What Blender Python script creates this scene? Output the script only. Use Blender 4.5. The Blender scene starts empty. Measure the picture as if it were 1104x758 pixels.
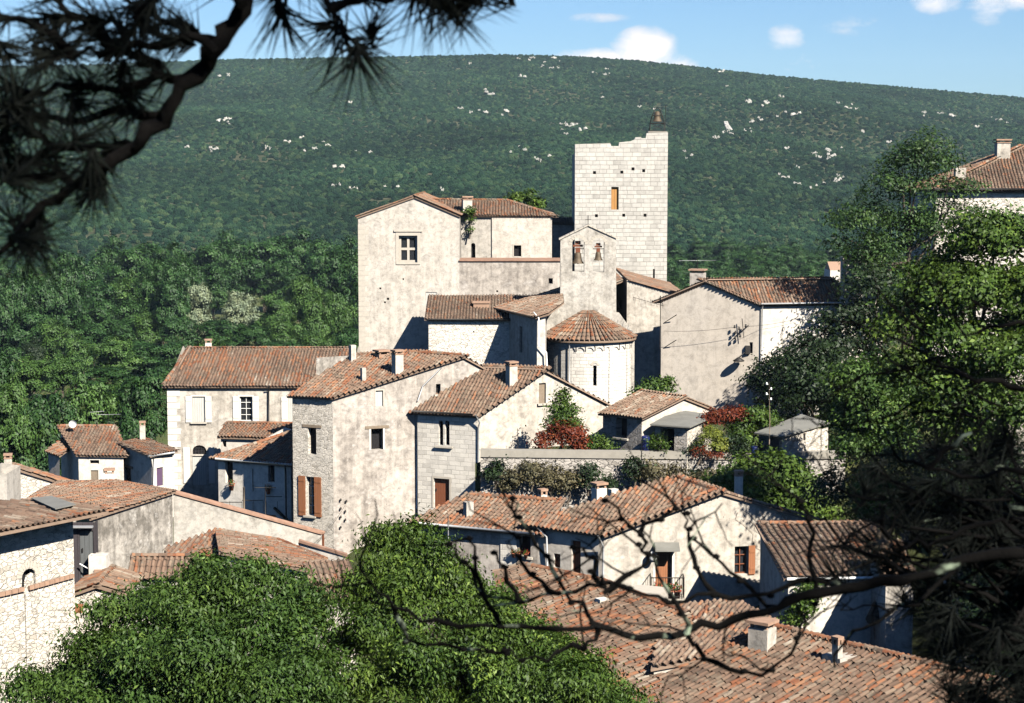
import bpy, math, random
import numpy as np
from mathutils import Vector, Matrix
from mathutils.geometry import delaunay_2d_cdt, tessellate_polygon
random.seed(7)
SC = bpy.context.scene
COL = SC.collection
F = 2000.0; CX = 552.0; CY = 379.0; HY = 180.0
PITCH = math.atan((CY-HY)/F); CP, SP = math.cos(PITCH), math.sin(PITCH)
PI = math.pi

# ------------------------------------------------------------------ survey: photo pixel + depth -> world point
def ray(px, py):
    x = (px-CX)/F; z = -(py-CY)/F
    return Vector((x, CP+SP*z, -SP+CP*z))
def P(px, py, Y):
    r = ray(px, py); return r*(Y/r.y)
def on_wall(px, py, A, B):
    r = ray(px, py); d = Vector((B[0]-A[0], B[1]-A[1])); n = Vector((-d.y, d.x))
    t = (n.x*A[0]+n.y*A[1])/(n.x*r.x+n.y*r.y)
    return r*t
def on_plane(px, py, a, b, c):
    n = (b-a).cross(c-a); r = ray(px, py)
    return r*(n.dot(a)/n.dot(r))

# ------------------------------------------------------------------ materials
MATS = {}
class NT:
    def __init__(s, name, world=False):
        s.m = bpy.data.materials.new(name); s.m.use_nodes = True
        s.t = s.m.node_tree; s.t.nodes.clear()
        s.out = s.n('ShaderNodeOutputMaterial')
        MATS[name] = s.m
    def n(s, typ, **kw):
        nd = s.t.nodes.new(typ)
        for k, v in kw.items():
            if k.startswith('_'): setattr(nd, k[1:], v)
            else: nd.inputs[k.replace('__', ' ')].default_value = v
        return nd
    def l(s, a, b): s.t.links.new(a, b)
    def ramp(s, fac, stops, interp='LINEAR'):
        r = s.t.nodes.new('ShaderNodeValToRGB'); cr = r.color_ramp; cr.interpolation = interp
        while len(cr.elements) < len(stops): cr.elements.new(0.5)
        for e, (p, c) in zip(cr.elements, stops):
            e.position = p; e.color = (c[0], c[1], c[2], 1) if hasattr(c, '__len__') else (c, c, c, 1)
        s.l(fac, r.inputs[0]); return r.outputs[0]
    def mix(s, fac, a, b, bt='MIX'):
        m = s.t.nodes.new('ShaderNodeMix'); m.data_type = 'RGBA'; m.blend_type = bt
        for i, v in ((0, fac), (6, a), (7, b)):
            if hasattr(v, 'is_linked'): s.l(v, m.inputs[i])
            else: m.inputs[i].default_value = v if i == 0 else (v[0], v[1], v[2], 1)
        return m.outputs[2]
    def math(s, op, a, b=0.0, c=None):
        m = s.t.nodes.new('ShaderNodeMath'); m.operation = op
        for i, v in enumerate((a, b) if c is None else (a, b, c)):
            if hasattr(v, 'is_linked'): s.l(v, m.inputs[i])
            else: m.inputs[i].default_value = v
        return m.outputs[0]
    def noise(s, vec, scale, detail=4, rough=0.55, dist=0.0, dims='3D'):
        nd = s.n('ShaderNodeTexNoise', Scale=scale, Detail=detail, Roughness=rough, Distortion=dist)
        if vec is not None: s.l(vec, nd.inputs['Vector'])
        return nd.outputs['Fac']
    def mapping(s, vec, scale=(1, 1, 1), loc=(0, 0, 0)):
        m = s.t.nodes.new('ShaderNodeMapping'); m.inputs['Scale'].default_value = scale; m.inputs['Location'].default_value = loc
        s.l(vec, m.inputs['Vector']); return m.outputs[0]
    def surf(s, color, rough=0.9, height=None, bump=0.5, dist=0.05, spec=0.2, metal=0.0):
        b = s.n('ShaderNodeBsdfPrincipled', Roughness=rough, Metallic=metal)
        b.inputs['Specular IOR Level'].default_value = spec
        if hasattr(color, 'is_linked'): s.l(color, b.inputs['Base Color'])
        else: b.inputs['Base Color'].default_value = (color[0], color[1], color[2], 1)
        if height is not None:
            bp = s.n('ShaderNodeBump', Strength=bump, Distance=dist); s.l(height, bp.inputs['Height']); s.l(bp.outputs[0], b.inputs['Normal'])
        s.l(b.outputs[0], s.out.inputs[0]); return b
    def rnd(s):
        o = s.n('ShaderNodeObjectInfo'); return o.outputs['Random']

def mul(c, k): return tuple(x*k for x in c)

def wall_mat(name, kind, base=(.60, .54, .45), dark=(.26, .235, .20), stain=0.5, sc=1.0, bump=.6, brick=(.55, .28), seed=0):
    """kind: plaster / rubble / ashlar.  UV in metres along the wall."""
    base = (base[0]*.93, base[1]*.955, base[2]*1.0); dark = mul(dark, .55)
    s = NT(name)
    tc = s.n('ShaderNodeTexCoord'); uv = s.mapping(tc.outputs['UV'], loc=(seed*7.3, seed*3.1, 0))
    big = s.noise(uv, .35*sc, 5, .62, .6)
    mid = s.noise(uv, 1.6*sc, 6, .68, .3)
    fine = s.noise(uv, 11, 4, .7)
    streak = s.noise(s.mapping(uv, (2.6, .22, 1)), 1.0, 5, .62, .4)
    f1 = s.math('MULTIPLY', s.math('ADD', s.math('MULTIPLY', big, .55), s.math('MULTIPLY', streak, .45)), 1.0)
    f2 = s.math('ADD', s.math('MULTIPLY', f1, .62), s.math('MULTIPLY', mid, .38))
    lo = .62-.27*stain
    mask = s.ramp(f2, [(max(0, lo-.10), 0.0), (lo+.02, .25), (lo+.17, 1.0)])
    warm = s.mix(big, mul(base, .93), (base[0]*1.05, base[1]*1.0, base[2]*.93))
    col = s.mix(s.math('MULTIPLY', mask, min(1, .35+.6*stain)), warm, dark)
    col = s.mix(1.0, col, s.ramp(s.noise(uv, 2.3*sc, 5, .72, .5), [(.30, .70-.12*stain), (.52, .98), (.75, 1.06)]), 'MULTIPLY')
    if kind == 'plaster':
        patch = s.ramp(s.noise(uv, .8*sc, 5, .65, .2), [(.56, 0.0), (.59, 1.0)])
        # patches where the render has come away from the rubble
        v = s.n('ShaderNodeTexVoronoi', Scale=3.6); v.feature = 'F1'; s.l(s.mapping(uv, (1, 1.45, 1)), v.inputs['Vector'])
        stone = s.mix(v.outputs['Distance'], mul(base, 1.0), mul(dark, 1.1))
        col = s.mix(s.math('MULTIPLY', patch, min(1, .9*stain)), col, stone)
        pits = s.ramp(s.noise(uv, 3.6, 4, .8), [(.30, 1.0), (.35, 0.0)])
        col = s.mix(s.math('MULTIPLY', pits, .6), col, mul(dark, .45))
        drip = s.ramp(s.noise(s.mapping(uv, (2.6, .22, 1), (3, 9, 0)), 1.0, 6, .75, .6), [(.52, 1.0), (.74, .84)])
        col = s.mix(1.0, col, drip, 'MULTIPLY')
        grain = s.ramp(fine, [(.3, .88), (.7, 1.06)])
        col = s.mix(1.0, col, grain, 'MULTIPLY')
        h = s.math('ADD', s.math('MULTIPLY', fine, .35), s.math('MULTIPLY', mid, .8))
        h = s.math('SUBTRACT', h, s.math('MULTIPLY', pits, .6))
        s.surf(col, .92, h, bump, .05)
    elif kind == 'rubble':
        wv = s.n('ShaderNodeTexNoise', Scale=4.5, Detail=4.0); s.l(uv, wv.inputs['Vector'])
        w2 = s.mix(.20, uv, wv.outputs['Color'])
        mv = s.mapping(w2, (1, 1.9, 1))
        ve = s.n('ShaderNodeTexVoronoi', Scale=3.4*sc); ve.feature = 'DISTANCE_TO_EDGE'; s.l(mv, ve.inputs['Vector'])
        vc = s.n('ShaderNodeTexVoronoi', Scale=3.4*sc); s.l(mv, vc.inputs['Vector'])
        joint = s.ramp(s.math('ADD', ve.outputs['Distance'], s.math('MULTIPLY', s.math('SUBTRACT', s.noise(uv, 9, 3, .7), .5), .16)), [(.0, 1.0), (.09, 0.0)])
        sep = s.n('ShaderNodeSeparateColor'); s.l(vc.outputs['Color'], sep.inputs[0])
        tone = s.ramp(sep.outputs[0], [(0, mul(dark, 1.15)), (.22, mul(base, .72)), (.6, base), (1, (base[0]*1.12, base[1]*1.1, base[2]*1.08))])
        col = s.mix(.55, tone, col)
        jm = s.ramp(s.noise(uv, 2.1, 4, .7), [(.42, .05), (.60, 1.0)])
        col = s.mix(s.math('MULTIPLY', joint, s.math('MULTIPLY', jm, .55)), col, mul(dark, .8))
        pits = s.ramp(s.noise(uv, 5.5, 3, .75), [(.31, 1.0), (.36, 0.0)])
        col = s.mix(s.math('MULTIPLY', pits, .7), col, mul(dark, .45))
        h = s.math('SUBTRACT', s.math('MULTIPLY', fine, .25), s.math('MULTIPLY', joint, .6))
        h = s.math('SUBTRACT', h, s.math('MULTIPLY', pits, .8))
        h = s.math('ADD', h, s.math('MULTIPLY', sep.outputs[1], .5))
        s.surf(col, .95, h, bump, .09)
    else:
        wv = s.n('ShaderNodeTexNoise', Scale=1.7, Detail=3.0); s.l(uv, wv.inputs['Vector'])
        w2 = s.mix(.055, uv, wv.outputs['Color'])
        br = s.n('ShaderNodeTexBrick', Scale=1.0); br.offset = .5; br.squash = 1.35; br.squash_frequency = 3; br.offset_frequency = 2
        br.inputs['Brick Width'].default_value = brick[0]; br.inputs['Row Height'].default_value = brick[1]
        br.inputs['Mortar Size'].default_value = .014; br.inputs['Mortar Smooth'].default_value = .35; br.inputs['Bias'].default_value = -.1
        br.inputs['Color1'].default_value = (1, 1, 1, 1); br.inputs['Color2'].default_value = (0, 0, 0, 1); br.inputs['Mortar'].default_value = (.5, .5, .5, 1)
        s.l(w2, br.inputs['Vector'])
        tone = s.ramp(br.outputs['Color'], [(0, mul(base, .52)), (.22, mul(base, .80)), (.62, base), (1, (base[0]*1.1, base[1]*1.1, base[2]*1.08))])
        col = s.mix(.55, col, tone)
        jm = s.ramp(s.noise(uv, 1.1, 3, .6), [(.35, .1), (.65, .9)])
        col = s.mix(s.math('MULTIPLY', s.math('MULTIPLY', br.outputs['Fac'], jm), .75), col, mul(dark, .6))
        h = s.math('SUBTRACT', s.math('MULTIPLY', fine, .4), s.math('MULTIPLY', br.outputs['Fac'], .9))
        s.surf(col, .93, h, bump, .06)
    return s.m

def tile_mat(name, orange=.35, pale=.3, dark=.25, tone=1.0):
    s = NT(name)
    at = s.n('ShaderNodeAttribute'); at.attribute_name = 'tile'
    sep = s.n('ShaderNodeSeparateColor'); s.l(at.outputs['Color'], sep.inputs[0])
    tc = s.n('ShaderNodeTexCoord'); ob = tc.outputs['Object']
    patch = s.ramp(s.noise(ob, .33, 3, .6, .5), [(.42, 0.0), (.60, 1.0)])
    r = s.math('ADD', s.math('MULTIPLY', sep.outputs[0], .62), s.math('MULTIPLY', patch, .22)); r = s.math('ADD', r, s.math('MULTIPLY', s.noise(ob, 1.5, 4, .7), .18)); r = s.math('MULTIPLY_ADD', r, 1.4, -.2)
    a = dark*.5; b = .38; 
    old = s.ramp(r, [(0, (.12, .085, .068)), (a, (.18, .12, .092)), (a+.22, (.25, .165, .125)), (.62, (.30, .205, .155)), (1-pale*.35, (.34, .26, .205)), (1, (.48, .42, .36))])
    new = s.ramp(sep.outputs[1], [(0, (.24, .095, .055)), (.5, (.34, .145, .08)), (1, (.42, .22, .13))])
    nm = s.math('LESS_THAN', s.math('SUBTRACT', sep.outputs[2], s.math('MULTIPLY', s.math('SUBTRACT', s.noise(s.mapping(ob, loc=(31, 5, 2)), .30, 4, .7, .6), .5), 1.9)), orange*.62)
    col = s.mix(nm, old, new)
    lich = s.ramp(s.noise(ob, 2.1, 6, .78), [(.50, 0.0), (.62, 1.0)])
    col = s.mix(s.math('MULTIPLY', lich, .55), col, (.235, .215, .175))
    blk = s.ramp(s.noise(ob, 2.3, 4, .7, .3), [(.53, 0.0), (.66, 1.0)])
    col = s.mix(s.math('MULTIPLY', blk, .62), col, (.085, .068, .055)); col = s.mix(1.0, col, (.64*tone, .62*tone, .57*tone), 'MULTIPLY')
    s.surf(col, .9, s.noise(ob, 28, 2, .6), .35, .02, .15)
    return s.m

def plain_mat(name, col, rough=.7, metal=0, var=.15, sc=6.0, bump=.15):
    s = NT(name); tc = s.n('ShaderNodeTexCoord')
    nz = s.noise(tc.outputs['Object'], sc, 4, .65)
    c = s.mix(nz, mul(col, 1-var*1.4), mul(col, 1+var))
    s.surf(c, rough, nz, bump, .02, .3, metal); return s.m

def wood_mat(name, col, plank=9.0):
    s = NT(name); tc = s.n('ShaderNodeTexCoord'); uv = tc.outputs['UV']
    g = s.noise(s.mapping(uv, (9, .8, 1)), 2.2, 4, .6, .4)
    sx = s.n('ShaderNodeSeparateXYZ'); s.l(uv, sx.inputs[0])
    saw = s.math('FRACT', s.math('MULTIPLY', sx.outputs[0], plank))
    gap = s.math('LESS_THAN', saw, .09)
    c = s.mix(g, mul(col, .62), mul(col, 1.2)); c = s.mix(s.math('MULTIPLY', gap, .75), c, mul(col, .2))
    s.surf(c, .75, g, .2, .02, .25); return s.m

def leaf_mat(name, a, b, c=None, trans=.28, rough=.55, hue=.15):
    """a dark -> b light leaf colours, picked per leaf by the 'leaf' attribute"""
    k = .84; a = mul(a, k); b = mul(b, k); c = mul(c, k) if c else None
    s = NT(name)
    at = s.n('ShaderNodeAttribute'); at.attribute_name = 'leaf'
    sep = s.n('ShaderNodeSeparateColor'); s.l(at.outputs['Color'], sep.inputs[0])
    col = s.ramp(sep.outputs[0], [(0, a), (.8, b), (1, c or b)])
    tc = s.n('ShaderNodeTexCoord'); pn = s.ramp(s.noise(tc.outputs['Object'], .55, 4, .7, .4), [(.42, 0), (.68, 1)])
    col = s.mix(s.math('MULTIPLY', pn, .42), col, (b[0]*1.55, b[1]*1.18, b[2]*.8))
    rn = s.rnd(); col = s.mix(s.math('MULTIPLY', rn, hue*2), col, (b[0]*1.15, b[1]*.98, b[2]*.75))
    d = s.n('ShaderNodeBsdfPrincipled', Roughness=rough); d.inputs['Specular IOR Level'].default_value = .25
    s.l(col, d.inputs['Base Color'])
    t = s.n('ShaderNodeBsdfTranslucent'); s.l(s.mix(1.0, col, (1.25, 1.35, .55), 'MULTIPLY'), t.inputs[0])
    m = s.n('ShaderNodeMixShader', Fac=trans); s.l(d.outputs[0], m.inputs[1]); s.l(t.outputs[0], m.inputs[2])
    s.l(m.outputs[0], s.out.inputs[0]); return s.m

# ------------------------------------------------------------------ mesh builder
def newell(pts):
    n = Vector((0, 0, 0))
    for i in range(len(pts)):
        a, b = pts[i], pts[(i+1) % len(pts)]
        n += Vector(((a[1]-b[1])*(a[2]+b[2]), (a[2]-b[2])*(a[0]+b[0]), (a[0]-b[0])*(a[1]+b[1])))
    return n.normalized() if n.length > 1e-12 else Vector((0, 0, 1))

class MB:
    def __init__(s): s.v = []; s.f = []; s.uv = []; s.c = []; s.sm = []
    def face(s, pts, uv=None, c=None, smooth=False):
        k = len(s.v); s.v += [tuple(p) for p in pts]; s.f.append(tuple(range(k, k+len(pts))))
        if uv is None:
            n = newell(pts)
            if abs(n.z) > .75: uv = [(p[0], p[1]) for p in pts]
            else:
                h = math.hypot(n.x, n.y); t = (-n.y/h, n.x/h); uv = [(p[0]*t[0]+p[1]*t[1], p[2]) for p in pts]
        s.uv.append(uv); s.c.append(c); s.sm.append(smooth)
    def hexa(s, p, c=None):   # p: 4 bottom, 4 top (same order)
        b, t = p[:4], p[4:]
        s.face([b[3], b[2], b[1], b[0]], c=c); s.face(t, c=c)
        for i in range(4):
            j = (i+1) % 4; s.face([b[i], b[j], t[j], t[i]], c=c)
    def box(s, c, h, ax=(1, 0), col=None, top=None):
        """centre, half sizes (along, across, up), ax = along direction in plan; top = taper factor"""
        c = Vector(c); a = Vector((ax[0], ax[1], 0)).normalized(); b = Vector((-a.y, a.x, 0)); k = 1 if top is None else top
        lo = [c+a*(x*h[0])+b*(y*h[1])-Vector((0, 0, h[2])) for x, y in ((-1, -1), (1, -1), (1, 1), (-1, 1))]
        hi = [c+a*(x*h[0]*k)+b*(y*h[1]*k)+Vector((0, 0, h[2])) for x, y in ((-1, -1), (1, -1), (1, 1), (-1, 1))]
        s.hexa(lo+hi, col)
    def tube(s, pts, rad, seg=6, cap=True, c=None):
        pts = [Vector(p) for p in pts]; n = len(pts)
        if not hasattr(rad, '__len__'): rad = [rad]*n
        rings = []; up = None
        for i, p in enumerate(pts):
            d = (pts[min(i+1, n-1)]-pts[max(i-1, 0)]).normalized()
            if up is None or abs(up.dot(d)) > .95: up = Vector((0, 0, 1)) if abs(d.z) < .9 else Vector((1, 0, 0))
            a = d.cross(up).normalized(); b = a.cross(d).normalized(); up = b
            rings.append([p+(a*math.cos(2*PI*k/seg)+b*math.sin(2*PI*k/seg))*rad[i] for k in range(seg)])
        for i in range(n-1):
            for k in range(seg):
                j = (k+1) % seg
                s.face([rings[i][k], rings[i][j], rings[i+1][j], rings[i+1][k]], c=c, smooth=True)
        if cap: s.face(rings[0], c=c); s.face(rings[-1][::-1], c=c)
    def lathe(s, c, prof, seg=16, a0=0, a1=2*PI, cap=False):
        c = Vector(c); closed = abs(a1-a0-2*PI) < 1e-6
        for i in range(len(prof)-1):
            for k in range(seg):
                t0 = a0+(a1-a0)*k/seg; t1 = a0+(a1-a0)*(k+1)/seg
                q = []
                for (r, z), t in ((prof[i], t0), (prof[i], t1), (prof[i+1], t1), (prof[i+1], t0)):
                    q.append(c+Vector((r*math.cos(t), r*math.sin(t), z)))
                rr = max(prof[i][0], prof[i+1][0])
                s.face(q, uv=[(rr*t0, q[0].z), (rr*t1, q[1].z), (rr*t1, q[2].z), (rr*t0, q[3].z)], smooth=True)
    def prism(s, poly, d):
        """polygon extruded by vector d, closed"""
        d = Vector(d); poly = [Vector(p) for p in poly]; q = [p+d for p in poly]
        s.face(poly); s.face(q[::-1])
        for i in range(len(poly)):
            j = (i+1) % len(poly); s.face([poly[j], poly[i], q[i], q[j]])
    def build(s, name, mat, parent=None, attr=None, loc=None):
        o = mesh_obj(name, s.v, s.f, mat, parent, loc)
        me = o.data; weld = any(s.sm)
        if len(me.polygons) == len(s.f):
            ul = me.uv_layers.new(name='UVMap'); flat = np.array([x for u in s.uv for q in u for x in q], dtype=np.float32)
            ul.data.foreach_set('uv', flat)
            if any(s.sm): me.polygons.foreach_set('use_smooth', np.array(s.sm, dtype=bool))
            if attr:
                ca = me.color_attributes.new(attr, 'FLOAT_COLOR', 'CORNER')
                cc = np.array([x for f, c in zip(s.f, s.c) for _ in f for x in ((c or (.5, .5, .5))+(1.0,))], dtype=np.float32)
                ca.data.foreach_set('color', cc)
        if weld and not attr:
            import bmesh
            bm = bmesh.new(); bm.from_mesh(me); bmesh.ops.remove_doubles(bm, verts=bm.verts, dist=1e-5); bm.to_mesh(me); bm.free()
        return o

def wloc(o):
    l = Vector(o.location)
    while o.parent: o = o.parent; l += Vector(o.location)
    return l
def mesh_obj(name, v, f, mat, parent=None, loc=None):
    me = bpy.data.meshes.new(name)
    off = wloc(parent) if parent else (Vector(loc) if loc is not None else Vector((0, 0, 0)))
    vv = [(p[0]-off.x, p[1]-off.y, p[2]-off.z) for p in v]
    me.from_pydata(vv, [], f)
    o = bpy.data.objects.new(name, me); COL.objects.link(o)
    if mat: me.materials.append(MATS[mat] if isinstance(mat, str) else mat)
    if parent: o.parent = parent
    elif loc is not None: o.location = loc
    return o
def thing(name, label, cat, loc=(0, 0, 0), group=None, rz=0):
    o = bpy.data.objects.new(name, None); COL.objects.link(o); o.location = loc; o.rotation_euler = (0, 0, rz); o.empty_display_size = .3
    tag(o, label, cat, group); return o
def tag(o, label=None, cat=None, group=None, kind=None):
    if label: o['label'] = label
    if cat: o['category'] = cat
    if group: o['group'] = group
    if kind: o['kind'] = kind
    return o
def copy_tree(o, parent=None):
    c = o.copy(); COL.objects.link(c); c.parent = parent
    for ch in [x for x in o.children]: copy_tree(ch, c)
    return c

# ------------------------------------------------------------------ walls with real openings
def V2(p): return Vector((p[0], p[1]))
def wall(par, mat, tops, zb, ops=(), name='wall', out=None, uvoff=0.0, rough=0.0):
    """tops: 3D points left->right along a vertical plane; zb: bottom z.  ops: openings measured from the photo.
       Returns (wall object)."""
    A = V2(tops[0]); B = V2(tops[-1]); d = (B-A); L = d.length; d = d/L
    n = Vector((d.y, -d.x))
    if out is None:
        if n.dot(-A) < 0: n = -n
    elif n.dot(Vector(out[:2])) < 0: n = -n
    N = Vector((n.x, n.y, 0)); D = Vector((d.x, d.y, 0)); A3 = Vector((A.x, A.y, 0))
    def uz(p): return ((V2(p)-A).dot(d), p[2])
    def W(u, z, dep=0.0): return A3+D*u+Vector((0, 0, z))-N*dep
    top = [uz(p) for p in tops]
    if rough:   # uneven wall head of a ruin
        t2 = []
        for i in range(len(top)-1):
            (u0, z0), (u1, z1) = top[i], top[i+1]; k = max(1, int((u1-u0)/.45))
            for j in range(k):
                f = j/k; t2.append((u0+(u1-u0)*f, z0+(z1-z0)*f+(random.uniform(-rough, rough) if j else 0)))
        top = t2+[top[-1]]
    outer = [(0, zb)]+[(L, zb)]+top[::-1]
    holes = []; info = []
    for op in ops:
        kind, x0, y0, x1, y1 = op[:5]; kw = op[5] if len(op) > 5 else {}
        xm, ym = (x0+x1)/2, (y0+y1)/2
        u0 = uz(on_wall(x0, ym, A, B))[0]; u1 = uz(on_wall(x1, ym, A, B))[0]
        zt = on_wall(xm, y0, A, B).z; zbm = on_wall(xm, y1, A, B).z
        if u0 > u1: u0, u1 = u1, u0
        h = [(u0, zbm), (u1, zbm)]
        if kw.get('arch'):
            r = (u1-u0)/2; rr = min(r, (zt-zbm)*.6); cz = zt-rr
            for k in range(9):
                a = PI*k/8; h.append(((u0+u1)/2+r*math.cos(a), cz+rr*math.sin(a)))
        else: h += [(u1, zt), (u0, zt)]
        holes.append(h); info.append((kind, u0, u1, zbm, zt, kw))
    mb = MB()
    vs = [Vector(p) for p in outer]; polys = [list(range(len(outer)))]
    ed = [(i, (i+1) % len(outer)) for i in range(len(outer))]
    for h in holes:
        k = len(vs); vs += [Vector(p) for p in h]; ed += [(k+i, k+(i+1) % len(h)) for i in range(len(h))]
    if holes or len(outer) > 5:
        rv, re, rf, *_ = delaunay_2d_cdt(vs, ed, [], 0, 1e-4)
        def inside(p, poly):
            c = False; j = len(poly)-1
            for i in range(len(poly)):
                xi, yi = poly[i]; xj, yj = poly[j]
                if (yi > p.y) != (yj > p.y) and p.x < (xj-xi)*(p.y-yi)/(yj-yi)+xi: c = not c
                j = i
            return c
        tris = []
        for f in rf:
            ctr = sum((rv[i] for i in f), Vector((0, 0)))/len(f)
            if inside(ctr, outer) and not any(inside(ctr, h) for h in holes): tris.append([rv[i] for i in f])
    else: tris = [[Vector(p) for p in outer]]
    for t in tris:
        pts = [W(p.x, p.y) for p in t]
        if newell(pts).dot(N) < 0: pts = pts[::-1]; t = t[::-1]
        mb.face(pts, uv=[(p.x+uvoff, p.y) for p in t])
    for h, inf in zip(holes, info):
        dep = inf[5].get('depth', .25)
        for i in range(len(h)):
            a, b = h[i], h[(i+1) % len(h)]
            mb.face([W(*a), W(*b), W(b[0], b[1], dep), W(a[0], a[1], dep)], uv=[(a[0], a[1]), (b[0], b[1]), (b[0]+.2, b[1]), (a[0]+.2, a[1])])
    wo = mb.build(name, mat, par)
    for h, (kind, u0, u1, z0, z1, kw) in zip(holes, info):
        opening(par, W, D, N, h, kind, u0, u1, z0, z1, kw)
    return wo

def plate(W, h, dep, name, mat, par, uvm=True):
    mb = MB(); pts = [W(u, z, dep) for u, z in h]; mb.face(pts, uv=[(u-h[0][0], z) for u, z in h]); return mb.build(name, mat, par)

def opening(par, W, D, N, h, kind, u0, u1, z0, z1, kw):
    dep = kw.get('depth', .25); w = u1-u0; ht = z1-z0
    def bar(mb, a0, b0, a1, b1, dp, th):   # box in wall coordinates
        p = [W(a0, b0, dp), W(a1, b0, dp), W(a1, b0, dp-th), W(a0, b0, dp-th)]
        q = [W(a0, b1, dp), W(a1, b1, dp), W(a1, b1, dp-th), W(a0, b1, dp-th)]
        mb.hexa(p+q)
    if kind == 'hole':
        plate(W, h, dep+.0, 'opening', 'dark_inside', par)
    elif kind in ('window', 'mullion'):
        fm = MB(); t = .05 if kind == 'window' else .16; fd = dep-.005
        bar(fm, u0, z0, u0+t, z1, fd, .06); bar(fm, u1-t, z0, u1, z1, fd, .06)
        bar(fm, u0+t, z0, u1-t, z0+t, fd, .06); bar(fm, u0+t, z1-t, u1-t, z1, fd, .06)
        nc, nr = kw.get('grid', (2, 3)); tt = .035 if kind == 'window' else .17
        for i in range(1, nc):
            x = u0+w*i/nc; bar(fm, x-tt/2, z0+t, x+tt/2, z1-t, fd-.004, .05)
        for j in range(1, nr):
            z = z0+ht*j/nr; 
            for i in range(nc):
                bar(fm, u0+w*i/nc+tt/2, z-tt/2, u0+w*(i+1)/nc-tt/2, z+tt/2, fd-.006, .045)
        fo = fm.build('window', kw.get('fmat', 'white_wood') if kind == 'window' else 'quoin_stone', par)
        plate(W, h, dep+.03, 'pane', 'glass', fo)
        if kind == 'mullion':
            hm = MB(); bar(hm, u0-.35, z1+.28, u1+.35, z1+.42, -.0, .10); bar(hm, u0-.22, z1+.0, u1+.22, z1+.26, 0, .03); bar(hm, u0-.2, z0-.14, u1+.2, z0, 0, .06)
            bar(hm, u0-.22, z0, u0, z1, 0, .03); bar(hm, u1, z0, u1+.22, z1, 0, .03)
            hm.build('hood_mould', 'quoin_stone', par)
    elif kind in ('door', 'boards'):
        do = plate(W, h, dep-.03, 'door' if kind == 'door' else 'shutter', kw.get('dmat', 'brown_wood'), par)
        if kind == 'door':
            hb = MB(); bar(hb, u0+.08, z0+.95, u0+.12, z0+1.1, dep-.035, .05); hb.build('handle', 'iron', do)
    elif kind == 'grille':
        plate(W, h, dep, 'opening', 'dark_inside', par); g = MB()
        for i in range(1, 5): x = u0+w*i/5; g.tube([W(x, z0, .05), W(x, z1, .05)], .012, 4)
        for j in range(1, 3): z = z0+ht*j/3; g.tube([W(u0, z, .05), W(u1, z, .05)], .012, 4)
        g.build('grille', 'iron', par)
    if kw.get('frame'):
        t = kw.get('ft', .16); m = MB(); e = .02
        bar(m, u0-t, z0, u0, z1+t, 0, e); bar(m, u1, z0, u1+t, z1+t, 0, e); bar(m, u0, z1, u1, z1+t, 0, e)
        m.build('surround', kw.get('smat', 'pale_trim'), par)
    if kw.get('sill'):
        m = MB(); bar(m, u0-.12, z0-.1, u1+.12, z0, -.0, .14); m.build('sill', kw.get('sillmat', 'quoin_stone'), par)
    if kw.get('lintel'):
        m = MB(); bar(m, u0-.35, z1, u1+.35, z1+.16, 0, .035); m.build('lintel', kw.get('lmat', 'old_wood'), par)
    sh = kw.get('shutters')
    if sh:
        sw = w*kw.get('sw', .5)
        for sgn, x in ((-1, u0), (1, u1)):
            if sh == 'left' and sgn > 0 or sh == 'right' and sgn < 0: continue
            m = MB(); a, b = (x-sw-.03, x-.03) if sgn < 0 else (x+.03, x+sw+.03)
            bar(m, a, z0-.02, b, z1+.02, -.02, .05)
            bar(m, a+.03, z0+.2, b-.03, z0+.3, -.07, .02); bar(m, a+.03, z1-.3, b-.03, z1-.2, -.07, .02)
            m.build('shutter', kw.get('shmat', 'brown_wood'), par)

# ------------------------------------------------------------------ tiled roofs
def offset_poly(q, d):
    """convex polygon grown by d (per-edge distances allowed)"""
    n = len(q); ar = sum(q[i][0]*q[(i+1) % n][1]-q[(i+1) % n][0]*q[i][1] for i in range(n))
    if ar < 0: q = q[::-1]
    L = []
    for i in range(n):
        a = Vector(q[i]); b = Vector(q[(i+1) % n]); e = (b-a).normalized(); nn = Vector((e.y, -e.x)); L.append((a+nn*d, e))
    out = []
    for i in range(n):
        p, e = L[i-1]; r, g = L[i]; den = e.x*g.y-e.y*g.x
        if abs(den) < 1e-3: out.append(tuple(r)); continue
        t = ((r.x-p.x)*g.y-(r.y-p.y)*g.x)/den; pt = p+e*t
        if (pt-Vector(q[i])).length > 4*d+.02: pt = Vector(q[i])
        out.append(tuple(pt))
    return out

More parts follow.
